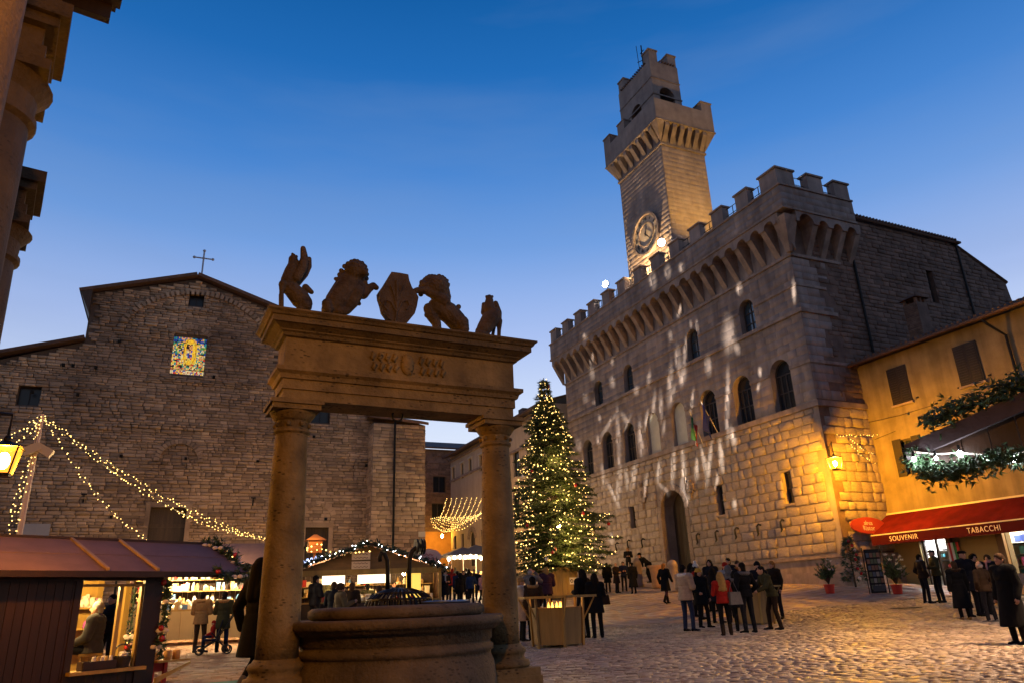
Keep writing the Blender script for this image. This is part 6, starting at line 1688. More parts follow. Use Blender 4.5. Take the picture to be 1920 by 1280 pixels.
# assumed warm wall lamp, added to light the corner of the street
cW_assumed = at(829, 1004, 74.5 / math.cos(math.atan2(ray(829, 1004).x, ray(829, 1004).y))); t = thing('street_lantern', 'assumed orange wall lantern lighting the corner at the end of the street', 'street lamp', cW_assumed)
b = MB(); b.ell(cW_assumed, (.12, .12, .18), 8, 6); b.build('lamp_glass', lit(700, .22, SOD), t); b = MB(); b.lathe(cW_assumed + Vector((0, 0, .18)), [(.2, 0), (.04, .15)], 8); b.tube([cW_assumed + Vector((0, 0, .3)), cW_assumed + Vector((1, 1, .5))], .03, 5); b.build('lamp_frame', M_iron, t)

# ---- stall roof at the top right corner
g0 = at(1700, 848, 10.0); g1 = at(1920, 752, 9.8); dg_ = (g1 - g0); back = Vector((dg_.y, -dg_.x, 0)).normalized() * -1
if back.dot(Vector((1, 1, 0))) < 0: back = -back
hz = Vector((dg_.x, dg_.y, 0)).normalized(); gl = math.hypot(dg_.x, dg_.y); slope = dg_.z / gl
stR = thing('market_stall', 'stall roof with garland and white bulbs at the right edge', 'market stall', Vector((g1.x, g1.y, 0)) + hz * 1.5)
apx = g0 + hz * (gl + 1.3) + Vector((0, 0, slope * (gl + 1.3))); g9 = apx + hz * (gl + 1.3) - Vector((0, 0, slope * (gl + 1.3)))
M_shing = mat('purple_shingle', (.10, .075, .085), .8, .3, 6, .2, isl=.2)
for a, c in ((g0, apx), (apx, g9)):
    b = MB(); b.hexa([p + q + dz for p in (a, c) for q in (Vector((0, 0, 0)), back * 2.6) for dz in (Vector((0, 0, 0)), Vector((0, 0, .06)))]); b.build('roof', M_shing, stR)
    b = MB(); b.hexa([p + q + dz for p in (a, c) for q in (-back * .05, back * .03) for dz in (Vector((0, 0, -.10)), Vector((0, 0, .09)))]); b.build('verge_board', M_shing, stR)
zbm = at(1800, 878, 10.2).z
nb_ = 9
for k in range(nb_ * 2):
    f0 = k / (nb_ * 2) * 2 * (gl + 1.3); f1 = (k + 1) / (nb_ * 2) * 2 * (gl + 1.3)
    h0 = g0.z + slope * min(f0, 2 * (gl + 1.3) - f0) - .08; h1 = g0.z + slope * min(f1, 2 * (gl + 1.3) - f1) - .08
    p0, p1 = g0 + hz * (f0 + .01), g0 + hz * (f1 - .004); zz = max(zbm, g0.z - .28)
    if min(h0, h1) < zz + .05 and k > 1: pass
    z0 = min(zz, h0 - .12)
    b = MB(); b.hexa([Vector((p.x, p.y, z)) + q for p, z1 in ((p0, h0), (p1, h1)) for q in (back * .10, back * .14) for z in (z0, z1)]); b.build('plank', M_stall, stR)
b = MB()
for f_ in (gl + .55, 2 * (gl + 1.3) - .6):
    for q in (.25, 2.3): p = g0 + hz * f_ + back * q; b = MB(); b.box((p.x, p.y, (g0.z - .1) / 2), (.1, .1, g0.z - .1)); b.build('post', M_stall, stR)
b = MB(); p0 = g0 + hz * (gl + .55) + back * 2.35; p1 = g0 + hz * (2 * (gl + 1.3) - .6) + back * 2.35
b.hexa([Vector((p.x, p.y, z)) + q for p in (p0, p1) for q in (Vector((0, 0, 0)), back * .05) for z in (0, g0.z)]); b.build('rear_wall', M_stall, stR)
p0 = g0 + hz * (gl + .55) + back * .25; p1 = g0 + hz * (2 * (gl + 1.3) - .6) + back * .25
b = MB(); b.hexa([Vector((p.x, p.y, z)) + q for p in (p0, p1) for q in (Vector((0, 0, 0)), back * .5) for z in (.85, .92)]); b.build('counter', M_stall_l, stR)
M_fir2 = mat('fir_garland', (.05, .10, .045), .5, isl=.5)
def up(v): return Vector((0, 0, v))
garland('fir garland lying on the verge of the stall roof at the right edge', [g0 + hz * .25 + up(.30), g0 + hz * .6 + up(.25 + slope * .6), g0 + hz * gl * .6 + up(.2 + slope * gl * .6), apx + up(.15)], .16, 900, 0, m=M_fir2, L=.085, orn=0)
garland('fir garland bunched at the left tip of the right stall roof', [g0 + hz * .05 + up(-.02), g0 + hz * .15 + up(-.28), g0 + hz * .45 + up(-.30), g0 + hz * .9 + up(-.22), g0 + hz * 1.25 + up(-.22)], .15, 650, 0, m=M_fir2, L=.085)
bs = thing('string_lights', 'white bulb string under the stall roof at the right edge', 'string lights', g0)
bp_ = [at(x, y, 9.9) for x, y in ((1712, 846), (1755, 850), (1800, 848), (1848, 852), (1903, 850), (1960, 840))]
b = MB(); b.tube(bp_, .012, 5); b.build('cable', M_bow, bs)
for x, y, r_ in ((1714, 860, .022), (1755, 858, .018), (1800, 850, .034), (1849, 859, .018), (1904, 860, .034)):
    p = at(x, y, 9.85); b = MB(); b.ell(p, (r_, r_, r_ * 1.2), 10, 7); b.build('bulb', lit(5, 4 * PI * r_ * r_, (.9, .95, 1)), bs, True)
    b = MB(); b.tube([p + up(r_), p + up(r_ + .07)], .016, 6); b.build('socket', M_iron, bs)
# ================================================================ tub tables
def tub(label, c, yaw, r, h0, rt, ht, glow_=0):
    c = Vector((c[0], c[1], G(c[0], c[1]))); t = thing('barrel_table', label, 'table', c, 'tall tub tables on the square')
    n = 6
    def P3(r_, k, z): a = yaw + 2 * PI * k / n; return c + Vector((r_ * math.cos(a), r_ * math.sin(a), z))
    for k in range(n):
        b = MB(); a, q = P3(r * .96, k, .07), P3(r * .96, k + 1, .07); e, f = P3(r * 1.04, k, h0), P3(r * 1.04, k + 1, h0); inn = (c - (a + q) / 2); inn.z = 0; inn = inn.normalized() * .03
        b.hexa([a, a + inn, e, e + inn, q, q + inn, f, f + inn]); b.build('panel', M_ply, t)
        b = MB(); b.tube([P3(r * 1.0, k, 0), P3(r * 1.08, k, ht - .02)], .035, 4); b.build('batten', M_stall_l, t)
        b = MB(); b.tube([P3(r * 1.02, k, h0 * .62), P3(rt * .93, k, ht - .05)], .018, 4); b.build('strut', M_stall_l, t)
        b = MB(); o0, o1, i0, i1 = P3(rt, k, ht - .04), P3(rt, k + 1, ht - .04), P3(rt * .62, k, ht - .04), P3(rt * .62, k + 1, ht - .04)
        gp_ = (o1 - o0).normalized() * .006
        b.hexa([o0 + gp_, o0 + gp_ + up(.05), i0 + gp_, i0 + gp_ + up(.05), o1 - gp_, o1 - gp_ + up(.05), i1 - gp_, i1 - gp_ + up(.05)]); b.build('top_plank', M_stall_l, t)
    b = MB(); b.lathe(c + up(.1), [(r * .74, 0), (r * .74, h0 - .25)], 12); b.build('filling', M_dirt, t)
    if glow_:
        b = MB()
        for k in range(7): p = c + Vector((R.uniform(-.2, .2), R.uniform(-.2, .2), h0 - .03)); b.lathe(p, [(.03, 0), (.035, .03), (.018, .09), (.002, .15)], 7)
        tag(b.build('embers', glow('embers', (1, .42, .06), 5), t), kind='stuff'); lamp('ember_glow', c + up(h0 + .12), glow_, (1, .45, .1), .1, t)
    return t, c
t1 = onG(1066, 1214); tub('hexagonal wooden tub table with glowing embers beside the right well column', (t1.x, t1.y + .5), .3, .60, .86, .98, 1.10, 18)
t2 = onG(1425, 1172); tub('wooden tub table hidden in the middle of the standing group', (t2.x + .15, t2.y + .3), .1, .55, 1.0, .9, 1.15)

# ================================================================ people
V3 = Vector
def rotx(p, a, piv):
    q = p - piv; return piv + V3((q.x, q.y * math.cos(a) - q.z * math.sin(a), q.y * math.sin(a) + q.z * math.cos(a)))
def skeleton(pose):
    """joint positions of a 1.70 m figure that faces +y"""
    J = {}
    for s, n in ((-1, 'L'), (1, 'R')):
        J['sh' + n] = V3((s * .185, 0, 1.39)); J['el' + n] = V3((s * .245, -.03, 1.11)); J['wr' + n] = V3((s * .25, .06, .87))
        J['hip' + n] = V3((s * .09, 0, .92)); J['kn' + n] = V3((s * .10, .02, .50)); J['an' + n] = V3((s * .105, -.02, .09)); J['fd' + n] = V3((0, 1, 0))
    J['pel'] = V3((0, 0, .95)); J['bel'] = V3((0, .005, 1.10)); J['che'] = V3((0, 0, 1.28)); J['nk'] = V3((0, -.01, 1.45)); J['hd'] = V3((0, .012, 1.585))
    tilt = 0; look = V3((0, 1, 0))
    def arm(n, el, wr): J['el' + n] = V3(el); J['wr' + n] = V3(wr)
    def leg(n, kn, an, fd=None):
        J['kn' + n] = V3(kn); J['an' + n] = V3(an)
        if fd: J['fd' + n] = V3(fd).normalized()
    if pose == 'relax': leg('L', (-.13, .07, .50), (-.15, .05, .09), (-.4, 1, 0)); arm('R', (.28, -.06, 1.12), (.16, .14, 1.02))
    elif pose == 'walk': leg('L', (-.09, .16, .52), (-.09, .22, .10)); leg('R', (.09, -.05, .50), (.09, -.30, .15), (0, 1, -.35)); arm('L', (-.25, -.12, 1.12), (-.24, -.05, .88)); arm('R', (.25, .06, 1.12), (.22, .22, .95))
    elif pose == 'hold': arm('L', (-.25, .02, 1.12), (-.10, .25, 1.14)); arm('R', (.25, .02, 1.12), (.11, .25, 1.15)); leg('R', (.12, .05, .50), (.13, .02, .09), (.4, 1, 0))
    elif pose == 'photo': arm('L', (-.30, .16, 1.30), (-.09, .27, 1.56)); arm('R', (.30, .16, 1.30), (.09, .27, 1.56))
    elif pose == 'lean': tilt = -.38; arm('L', (-.24, .25, 1.16), (-.16, .45, 1.10)); arm('R', (.24, .25, 1.16), (.16, .45, 1.10)); leg('L', (-.11, .03, .50), (-.12, -.06, .09)); leg('R', (.13, .12, .51), (.13, .12, .09), (.2, 1, 0))
    elif pose == 'pocket': arm('L', (-.30, -.07, 1.12), (-.19, .09, .95)); arm('R', (.30, -.07, 1.12), (.19, .09, .95)); leg('L', (-.12, .02, .50), (-.14, -.02, .09), (-.25, 1, 0)); leg('R', (.12, .02, .50), (.14, -.01, .09), (.25, 1, 0))
    elif pose == 'sit':
        for s, n in ((-1, 'L'), (1, 'R')): leg(n, (s * .12, .42, .93), (s * .12, .44, .52)); arm(n, (s * .25, .05, 1.12), (s * .12, .28, 1.02))
    elif pose == 'bend': tilt = -.95; arm('L', (-.22, .2, 1.15), (-.15, .30, .95)); arm('R', (.22, .2, 1.15), (.15, .30, .95)); leg('L', (-.12, .08, .50), (-.12, -.05, .09)); leg('R', (.12, .08, .50), (.12, -.05, .09))
    elif pose == 'chat': arm('R', (.27, .04, 1.13), (.24, .27, 1.22)); leg('L', (-.13, .05, .50), (-.17, .06, .09), (-.5, 1, 0))
    if tilt:
        piv = J['pel']
        for k in ('bel', 'che', 'nk', 'hd', 'shL', 'shR'): J[k] = rotx(J[k], tilt, piv)
        if pose == 'bend' or pose == 'lean':
            for k in ('elL', 'elR', 'wrL', 'wrR'): J[k] = rotx(J[k], tilt * .45, piv)
        J['hd'] = J['nk'] + V3((0, .05 - .09 * tilt * .5, .13))
    J['tilt'] = tilt
    return J
M_skin = mat('skin', (.42, .22, .14), .55, .12, 8); M_eye = mat('eye', (.012, .01, .01), .2); M_lip = mat('lip', (.30, .10, .08), .5)
BODY = {}
def piece(pose, what):
    key = (pose, what)
    if key in BODY: return BODY[key]
    J = skeleton(pose); b = MB(); vox = .016; it = 3; rx_ = Matrix.Rotation(J['tilt'], 3, 'X')
    hd = J['hd']
    def c(a, q, r1, r2): b.caps(J[a] if isinstance(a, str) else a, J[q] if isinstance(q, str) else q, r1, r2, 10)
    if what == 'body':
        b.ell(J['pel'], (.15, .105, .12), 12, 8); b.ell(J['bel'], (.135, .095, .16), 12, 8, rx_); b.ell(J['che'], (.16, .11, .19), 12, 8, rx_); c('shL', 'shR', .062, .062); c('nk', hd - V3((0, .01, .02)), .052, .050)
        b.ell(hd, (.076, .092, .118), 14, 10); b.ell(hd + V3((0, .045, -.062)), (.05, .045, .05), 10, 7); b.caps(hd + V3((0, .088, .012)), hd + V3((0, .108, -.022)), .011, .017, 8)
        for s in (-1, 1): b.ell(hd + V3((s * .078, -.005, -.005)), (.012, .022, .034), 8, 6)
        for n, s in (('L', -1), ('R', 1)):
            c('sh' + n, 'el' + n, .050, .038); c('el' + n, 'wr' + n, .038, .026)
            d = (J['wr' + n] - J['el' + n]).normalized(); pm = J['wr' + n] + d * .05
            b.caps(J['wr' + n] + d * .01, pm + d * .03, .026, .034, 8)
            c('hip' + n, 'kn' + n, .082, .054); c('kn' + n, 'an' + n, .052, .038); b.caps(J['an' + n] - up(.03), J['an' + n] + J['fd' + n] * .15 - up(.05), .036, .028, 8)
        me = remesh(b, 'body', [M_skin, M_eye, M_lip], .0125, 2)
        x = MB()                                       # fingers, eyes and mouth added to the same mesh
        for n, s in (('L', -1), ('R', 1)):
            d = (J['wr' + n] - J['el' + n]).normalized(); sd = d.cross(V3((s, .2, .1))).normalized(); nn = d.cross(sd)
            base = J['wr' + n] + d * .075
            for k, L in enumerate((.062, .072, .068, .052)):
                o = sd * (.024 - .016 * k); p0 = base + o; p1 = p0 + d * L * .5 + nn * .006; p2 = p1 + d * L * .32 + nn * .022; x.tube([p0 - d * .02, p0, p1, p2], [.009, .009, .0085, .006], 6)
            p0 = J['wr' + n] + d * .03 + sd * .024; x.tube([p0, p0 + d * .03 + sd * .022, p0 + d * .058 + sd * .022 + nn * .01], [.011, .0105, .007], 6)
        x.cur = 1
        for s in (-1, 1): x.ell(hd + V3((s * .030, .080, .014)), (.013, .008, .008), 8, 5); x.tube([hd + V3((s * .046, .076, .033)), hd + V3((s * .018, .088, .036))], .005, 5)
        x.cur = 2; x.ell(hd + V3((0, .087, -.062)), (.021, .006, .006), 8, 5)
        m2 = x.mesh('x', [M_skin, M_eye, M_lip], True)
        bm = bmesh.new(); bm.from_mesh(me); bm.from_mesh(m2); bm.to_mesh(me); bm.free(); bpy.data.meshes.remove(m2)
        BODY[key] = me; return me
    if what in ('jacket', 'puffer', 'parka', 'coat', 'long_coat'):
        g_ = {'jacket': .022, 'puffer': .045, 'parka': .035, 'coat': .028, 'long_coat': .04}[what]
        hem = {'jacket': .86, 'puffer': .80, 'parka': .66, 'coat': .55, 'long_coat': .34}[what]
        c('shL', 'shR', .070 + g_, .070 + g_); b.ell(J['che'], (.165 + g_, .118 + g_, .20), 14, 9, rx_); b.ell(J['bel'], (.15 + g_, .112 + g_, .18), 14, 9, rx_); b.caps(J['nk'] - up(.03), J['nk'] + up(.015), .075 + g_ * .5, .070 + g_ * .3, 12)
        if pose == 'sit': hem = max(hem, .86)
        nrg = max(2, int((.98 - hem) / .07)); rr = []
        for k in range(nrg + 1):
            z = 1.03 - (1.03 - hem) * k / nrg; fl = (1.03 - z) * .16; rr.append(((0, 0, z), .15 + g_ + fl * .8, .112 + g_ + fl)) 
        b.rings(rr, 18)
        if what == 'puffer':
            for z in np.arange(hem + .02, 1.36, .075): b.rings([((0, 0, z - .03), .165, .12), ((0, 0, z), .20, .162), ((0, 0, z + .03), .165, .12)], 18) if not J['tilt'] else None
        for n in 'LR': c('sh' + n, 'el' + n, .060 + g_ * .8, .052 + g_ * .7); c('el' + n, 'wr' + n, .052 + g_ * .7, .040 + g_ * .5)
        me = remesh(b, what, M_coat0, vox, 2 if what == 'puffer' else 3)
    elif what == 'trousers':
        b.ell(J['pel'] - up(.0), (.158, .118, .13), 12, 8)
        for n in 'LR': c('hip' + n, 'kn' + n, .094, .066); c('kn' + n, 'an' + n, .066, .056)
        me = remesh(b, what, M_coat0, vox, 2)
    elif what in ('shoeL', 'shoeR', 'bootL', 'bootR'):
        n = what[-1]; a = J['an' + n]; f_ = J['fd' + n]
        b.caps(a - up(.035) - f_ * .03, a - up(.045) + f_ * .07, .046, .044, 10); b.caps(a - up(.05) + f_ * .07, a - up(.056) + f_ * .17, .042, .034, 10)
        if what[0] == 'b': b.caps(a, a + (J['kn' + n] - a) * .5, .058, .064, 10)
        else: b.caps(a - up(.03), a + up(.02), .046, .05, 10)
        me = remesh(b, what, M_coat0, .011, 2)
    else:
        h = lambda x, y, z: hd + V3((x, y, z))
        if what == 'hair_short': b.ell(h(0, -.014, .030), (.086, .098, .100), 14, 9); b.ell(h(0, -.055, -.035), (.072, .050, .075), 12, 8)
        elif what == 'hair_bald': b.ell(h(0, -.045, -.010), (.084, .066, .062), 14, 9)
        elif what == 'hair_curly':
            b.ell(h(0, -.025, .035), (.10, .105, .105), 14, 9)
            for k in range(26): t = 2.4 * k; q = k / 26; b.ell(h(.095 * math.cos(t) * math.sqrt(1 - (q - .2) ** 2), -.035 + .09 * math.sin(t), .02 + .12 * (q - .4)), (.034, .034, .034), 7, 5)
        elif what == 'hair_long':
            b.ell(h(0, -.016, .028), (.092, .100, .104), 14, 9); b.caps(h(0, -.06, 0), h(0, -.10, -.34), .085, .085, 12); b.caps(h(-.05, -.06, -.05), h(-.08, -.09, -.36), .06, .05, 10); b.caps(h(.05, -.06, -.05), h(.08, -.09, -.36), .06, .05, 10)
            for s in (-1, 1): b.caps(h(s * .078, .0, .02), h(s * .095, -.01, -.20), .030, .035, 8)
        elif what == 'hair_bob': b.ell(h(0, -.016, .028), (.094, .102, .102), 14, 9); b.caps(h(0, -.05, 0), h(0, -.05, -.10), .085, .075, 12)
        elif what == 'beanie': b.ell(h(0, -.012, .052), (.096, .106, .098), 14, 9); b.rings([(h(0, -.010, .018), .099, .109), (h(0, -.010, .058), .102, .112)], 18); b.ell(h(0, -.06, -.03), (.08, .05, .09), 10, 7)
        elif what == 'pompom': b.ell(h(0, -.012, .052), (.098, .108, .098), 14, 9); b.ell(h(0, -.02, .175), (.06, .06, .055), 12, 8)
        elif what == 'flat_cap': b.ell(h(0, -.005, .075), (.105, .125, .050), 14, 8); b.ell(h(0, .10, .055), (.07, .055, .014), 12, 6); b.ell(h(0, -.05, .0), (.082, .055, .075), 10, 7)
        elif what == 'hood': b.ell(h(0, -.035, .02), (.112, .115, .140), 14, 9); b.caps(h(0, -.06, -.10), h(0, -.03, -.15), .10, .11, 12)
        elif what == 'hood_down':
            for k in range(9): t = PI * (1 + k / 8); b.ell(J['nk'] + V3((.13 * math.cos(t), -.01 + .09 * math.sin(t), .0 + .02 * math.sin(t))), (.055, .055, .05), 9, 6)
        elif what == 'scarf':
            for k in range(14): t = 2 * PI * k / 14; b.ell(J['nk'] + V3((.085 * math.cos(t), .015 + .085 * math.sin(t), .015)), (.045, .045, .042), 9, 6)
            b.caps(J['nk'] + V3((.04, .12, -.02)), J['nk'] + V3((.05, .16, -.26)), .035, .04, 8)
        elif what == 'beard': b.ell(h(0, .045, -.075), (.056, .05, .048), 10, 7)
        me = remesh(b, what, M_coat0, .011, 2)
    BODY[key] = me
    return me
M_coat0 = mat('cloth', (.02, .02, .022), .9, spec=.08)
CL = {'black': (.008, .008, .009), 'ink': (.012, .012, .016), 'brown': (.045, .027, .016), 'dkbrown': (.025, .016, .011), 'tan': (.30, .165, .065), 'beige': (.36, .26, .19), 'olive': (.045, .042, .02), 'red': (.30, .018, .012), 'navy': (.012, .016, .045), 'jeans': (.02, .03, .07),
      'grey': (.12, .11, .11), 'ltgrey': (.28, .27, .27), 'white': (.6, .55, .5), 'pink': (.5, .26, .24), 'plum': (.06, .025, .035), 'yellow': (.55, .30, .05), 'teal': (.03, .10, .12), 'khaki': (.12, .085, .045), 'blondeh': (.34, .20, .06), 'brownh': (.05, .028, .016), 'blackh': (.010, .008, .007), 'greyh': (.28, .26, .25), 'ginger': (.28, .12, .03), 'blue': (.02, .035, .08), 'charcoal': (.05, .047, .05)}
def cm(n): return mat('cloth_' + n, CL[n], .9, .25, 14, .15, 90, spec=.08)
PNAME = {'shoeL': 'shoe', 'shoeR': 'shoe', 'bootL': 'boot', 'bootR': 'boot', 'hair_short': 'hair', 'hair_long': 'hair', 'hair_bob': 'hair', 'hair_bald': 'hair', 'hair_curly': 'hair', 'pompom': 'hat', 'beanie': 'hat', 'flat_cap': 'cap', 'hood': 'hood', 'hood_down': 'hood', 'long_coat': 'coat', 'parka': 'coat', 'puffer': 'jacket'}
PEOPLE = []
def person(label, pos, face, h, pose, top, topc, legs, head, headc, extra=(), feet=('shoe', 'black'), group=None, rise=0):
    """face: heading in degrees, 0 looks up the square (+y), 90 looks to the right (+x)"""
    pos = Vector(pos)
    t = bpy.data.objects.new('person', None); COL.objects.link(t); t.empty_display_size = .2
    tag(t, label, 'person', group)
    def put(what, m):
        me = piece(pose, what); o = bpy.data.objects.new(PNAME.get(what, what), me); COL.objects.link(o); o.parent = t
        if m is not None: o.material_slots[0].link = 'OBJECT'; o.material_slots[0].material = m
        return o
    put('body', None); put(top, cm(topc)); put('trousers', cm(legs))
    for n in 'LR': put(feet[0] + n, cm(feet[1]))
    if head: put(head, cm(headc))
    for w, c in extra: put(w, cm(c))
    s = h / 1.70
    t.location = (pos.x, pos.y, pos.z + rise); t.scale = (s, s, s); t.rotation_euler = (0, 0, -rad(face))
    PEOPLE.append(t); return t
def stand(px, y0, y1, lo=1.5, hi=1.9, D=None):
    """spot on the ground under the feet and the height that reaches the head"""
    p = onG(px, y1) if D is None else at(px, y1, D)
    if D is not None: p.z = G(p.x, p.y)
    d = math.hypot(p.x, p.y); a = ray(px, y0); z = a.z * d / math.hypot(a.x, a.y) + CZ
    return p, min(hi, max(lo, z - p.z))
def P_(label, px, y0, y1, face, pose, *a, D=None, lo=1.5, hi=1.9, **k):
    p, h = stand(px, y0, y1, lo, hi, D); return person(label, p, face, h, pose, *a, **k)
gr = 'people standing round the right table'
P_('man in pale shearling jacket and jeans turned to the right of the picture', 1293, 1058, 1184, 75, 'hold', 'puffer', 'beige', 'jeans', 'hair_short', 'blackh', (('hood_down', 'white'), ('beard', 'blackh')), group=gr)
P_('woman in black coat with mustard knitted hat facing the camera', 1321, 1065, 1177, 185, 'relax', 'parka', 'black', 'black', 'beanie', 'yellow', (('hair_long', 'blackh'),), ('boot', 'black'), group=gr)
P_('woman in red jacket with long blonde hair seen from behind', 1364, 1075, 1192, 20, 'hold', 'jacket', 'red', 'black', 'hair_long', 'blondeh', (), ('boot', 'dkbrown'), group=gr)
P_('dark-haired woman in black beside the woman in red', 1391, 1068, 1184, 30, 'hold', 'parka', 'black', 'black', 'hair_long', 'blackh', (('hood_down', 'grey'),), group=gr)
P_('tall man in black jacket with short dark hair seen from behind', 1408, 1053, 1187, 5, 'pocket', 'jacket', 'black', 'ink', 'hair_short', 'blackh', (('hood_down', 'grey'),), group=gr)
P_('man in dark olive jacket bending forward at the right of the table', 1458, 1056, 1181, -75, 'lean', 'jacket', 'olive', 'dkbrown', 'hair_short', 'blackh', (), group=gr)
P_('bearded man in dark cap behind the right table', 1434, 1052, 1160, -140, 'hold', 'jacket', 'ink', 'ink', 'beanie', 'black', (('beard', 'blackh'),), D=26.6, group=gr)
P_('fair-haired person with orange light painted into the hair behind the right table', 1462, 1050, 1160, -100, 'chat', 'jacket', 'dkbrown', 'ink', 'hair_bob', 'ginger', (), D=27.2, group=gr)  # ginger colour carries the orange light on fair hair
P_('person in white pompom hat and red jacket behind the bearded man', 1312, 1045, 1130, 150, 'hold', 'jacket', 'red', 'ink', 'pompom', 'white', (('hair_long', 'blackh'),), D=28.6, group=gr)
P_('dark figure close behind the white pompom hat', 1303, 1050, 1130, 120, 'stand', 'parka', 'black', 'black', 'hair_long', 'blackh', (), D=29.4, group=gr)
P_('woman in black with hand near her phone by the wall bench', 1338, 1046, 1120, -120, 'hold', 'parka', 'ink', 'black', 'hair_long', 'blackh', (), D=30.5, group=gr)
P_('person in red woollen hat behind the group', 1368, 1054, 1130, -160, 'stand', 'jacket', 'ltgrey', 'ink', 'beanie', 'red', (), D=28.2, group=gr)
P_('dark-haired person standing highest behind the group', 1374, 1042, 1120, -100, 'chat', 'jacket', 'ink', 'ink', 'hair_short', 'blackh', (), D=30.5, group=gr)
P_('hooded figure in grey at the middle of the group', 1378, 1060, 1170, 40, 'hold', 'jacket', 'grey', 'ink', 'hood', 'grey', (), D=26.8, group=gr)
P_('dark-haired woman half hidden left of the woman in red', 1346, 1063, 1160, 60, 'hold', 'parka', 'ink', 'black', 'hair_long', 'blackh', (), D=26.9, group=gr)
P_('person in dark jacket with orange scarf at the back of the group', 1395, 1050, 1150, -170, 'hold', 'jacket', 'ink', 'ink', 'hair_short', 'brownh', (('scarf', 'ginger'),), D=28.8, group=gr)
P_('lone woman in black coat with ginger hair walking past the town hall door', 1251, 1055, 1132, 70, 'walk', 'coat', 'black', 'plum', 'hair_bob', 'ginger', (), ('boot', 'black'))
gp_n = 'people by the town hall wall'
for px, y0, y1, fc, po, tp, tc_, hd_, hc_, lb in ((1141, 1060, 1110, 40, 'stand', 'coat', 'black', 'hair_short', 'blackh', 'dark figure standing closest to the Christmas tree on its right side'),
        (1158, 1057, 1111, 160, 'hold', 'coat', 'dkbrown', 'hair_bald', 'greyh', 'bald man in dark coat facing the camera right of the Christmas tree'),
        (1172, 1057, 1108, 200, 'hold', 'jacket', 'navy', 'hair_short', 'brownh', 'man in navy jacket next to the bald man in dark coat'),
        (1189, 1054, 1112, 10, 'stand', 'long_coat', 'black', 'flat_cap', 'black', 'man in long black coat and cap by the stone bollard')):
    P_(lb, px, y0, y1, fc, po, tp, tc_, 'ink', hd_, hc_, (), group=gp_n)
p, h = stand(1182, 1035, 1092, 1.55, 1.75, 47); person('blonde woman in dark jacket raised above the crowd on the wall bench', p, -150, h, 'hold', 'jacket', 'ink', 'ink', 'hair_long', 'blondeh', (), group=gp_n, rise=.3)
p, h = stand(1220, 1040, 1095, 1.6, 1.8, 41); person('person in black bending over by the stone pot at the wall', p, -80, 1.72, 'bend', 'jacket', 'black', 'black', 'beanie', 'black', (), group=gp_n, rise=.30)
gs = 'people in front of the souvenir shop'
P_('man in dark suit jacket with a scarf facing the shop door', 1741, 1037, 1131, 110, 'pocket', 'jacket', 'dkbrown', 'ink', 'hair_short', 'blackh', (('scarf', 'grey'),), group=gs)
P_('bald man in olive jacket standing in the shop doorway', 1768, 1029, 1130, -60, 'hold', 'jacket', 'olive', 'ink', 'flat_cap', 'black', (), group=gs)
P_('woman in very long black coat with fur collar and tan shoes', 1812, 1050, 1162, 35, 'stand', 'long_coat', 'black', 'black', 'hair_bob', 'brownh', (('hood_down', 'brown'),), ('shoe', 'tan'), group=gs)
P_('man in flat cap and dark coat behind the long-coated woman', 1829, 1030, 1150, 190, 'pocket', 'parka', 'ink', 'ink', 'flat_cap', 'black', (), D=26.6, group=gs)
P_('grey-haired man in brown leather jacket seen from behind by the shop', 1862, 1050, 1167, 10, 'pocket', 'jacket', 'brown', 'ink', 'hair_bald', 'greyh', (), ('shoe', 'grey'), group=gs)
P_('woman with dark curly hair between the flat cap and the plaid scarf', 1850, 1036, 1150, -150, 'stand', 'parka', 'black', 'black', 'hair_curly', 'blackh', (), D=27.4, group=gs)
P_('person in plaid scarf and dark jacket with a pink sleeve', 1872, 1038, 1133, -110, 'chat', 'jacket', 'ink', 'ink', 'hair_curly', 'brownh', (('scarf', 'pink'),), group=gs)
P_('dark figure cut by the right edge in front of the lit shop window', 1916, 1034, 1215, -80, 'stand', 'long_coat', 'black', 'black', 'hair_bob', 'brownh', (), D=17.0, hi=1.95)
gt = 'people round the tub table with embers'
P_('woman in black with long dark hair leaning on the tub table', 1099, 1066, 1197, -20, 'hold', 'parka', 'black', 'black', 'hair_long', 'blackh', (), group=gt)
P_('second dark-haired woman in black with a bag right of the tub table', 1122, 1074, 1197, 10, 'hold', 'parka', 'black', 'black', 'hair_long', 'blackh', (), group=gt)
P_('person in beige coat and cap holding a paper behind the right column', 980, 1083, 1203, 110, 'hold', 'coat', 'beige', 'black', 'beanie', 'tan', (('scarf', 'white'),), ('boot', 'black'), group=gt)
P_('person in long brown coat with fur collar left of the tub table', 1003, 1080, 1202, 20, 'walk', 'coat', 'brown', 'dkbrown', 'hair_bob', 'blackh', (('hood_down', 'tan'),), ('boot', 'black'), group=gt)
P_('bald man in grey jacket raising his arms to take a picture', 997, 1058, 1135, 40, 'photo', 'jacket', 'grey', 'ink', 'hair_bald', 'greyh', (), D=27, hi=1.9)
P_('woman with fair hair in dark padded jacket looking at the tree', 1027, 1062, 1130, 10, 'hold', 'puffer', 'plum', 'ink', 'hair_bob', 'blondeh', (), D=30)
P_('child in pink jacket walking near the right well column', 906, 1075, 1131, 170, 'walk', 'puffer', 'pink', 'ink', 'beanie', 'pink', (), lo=1.1, hi=1.7)
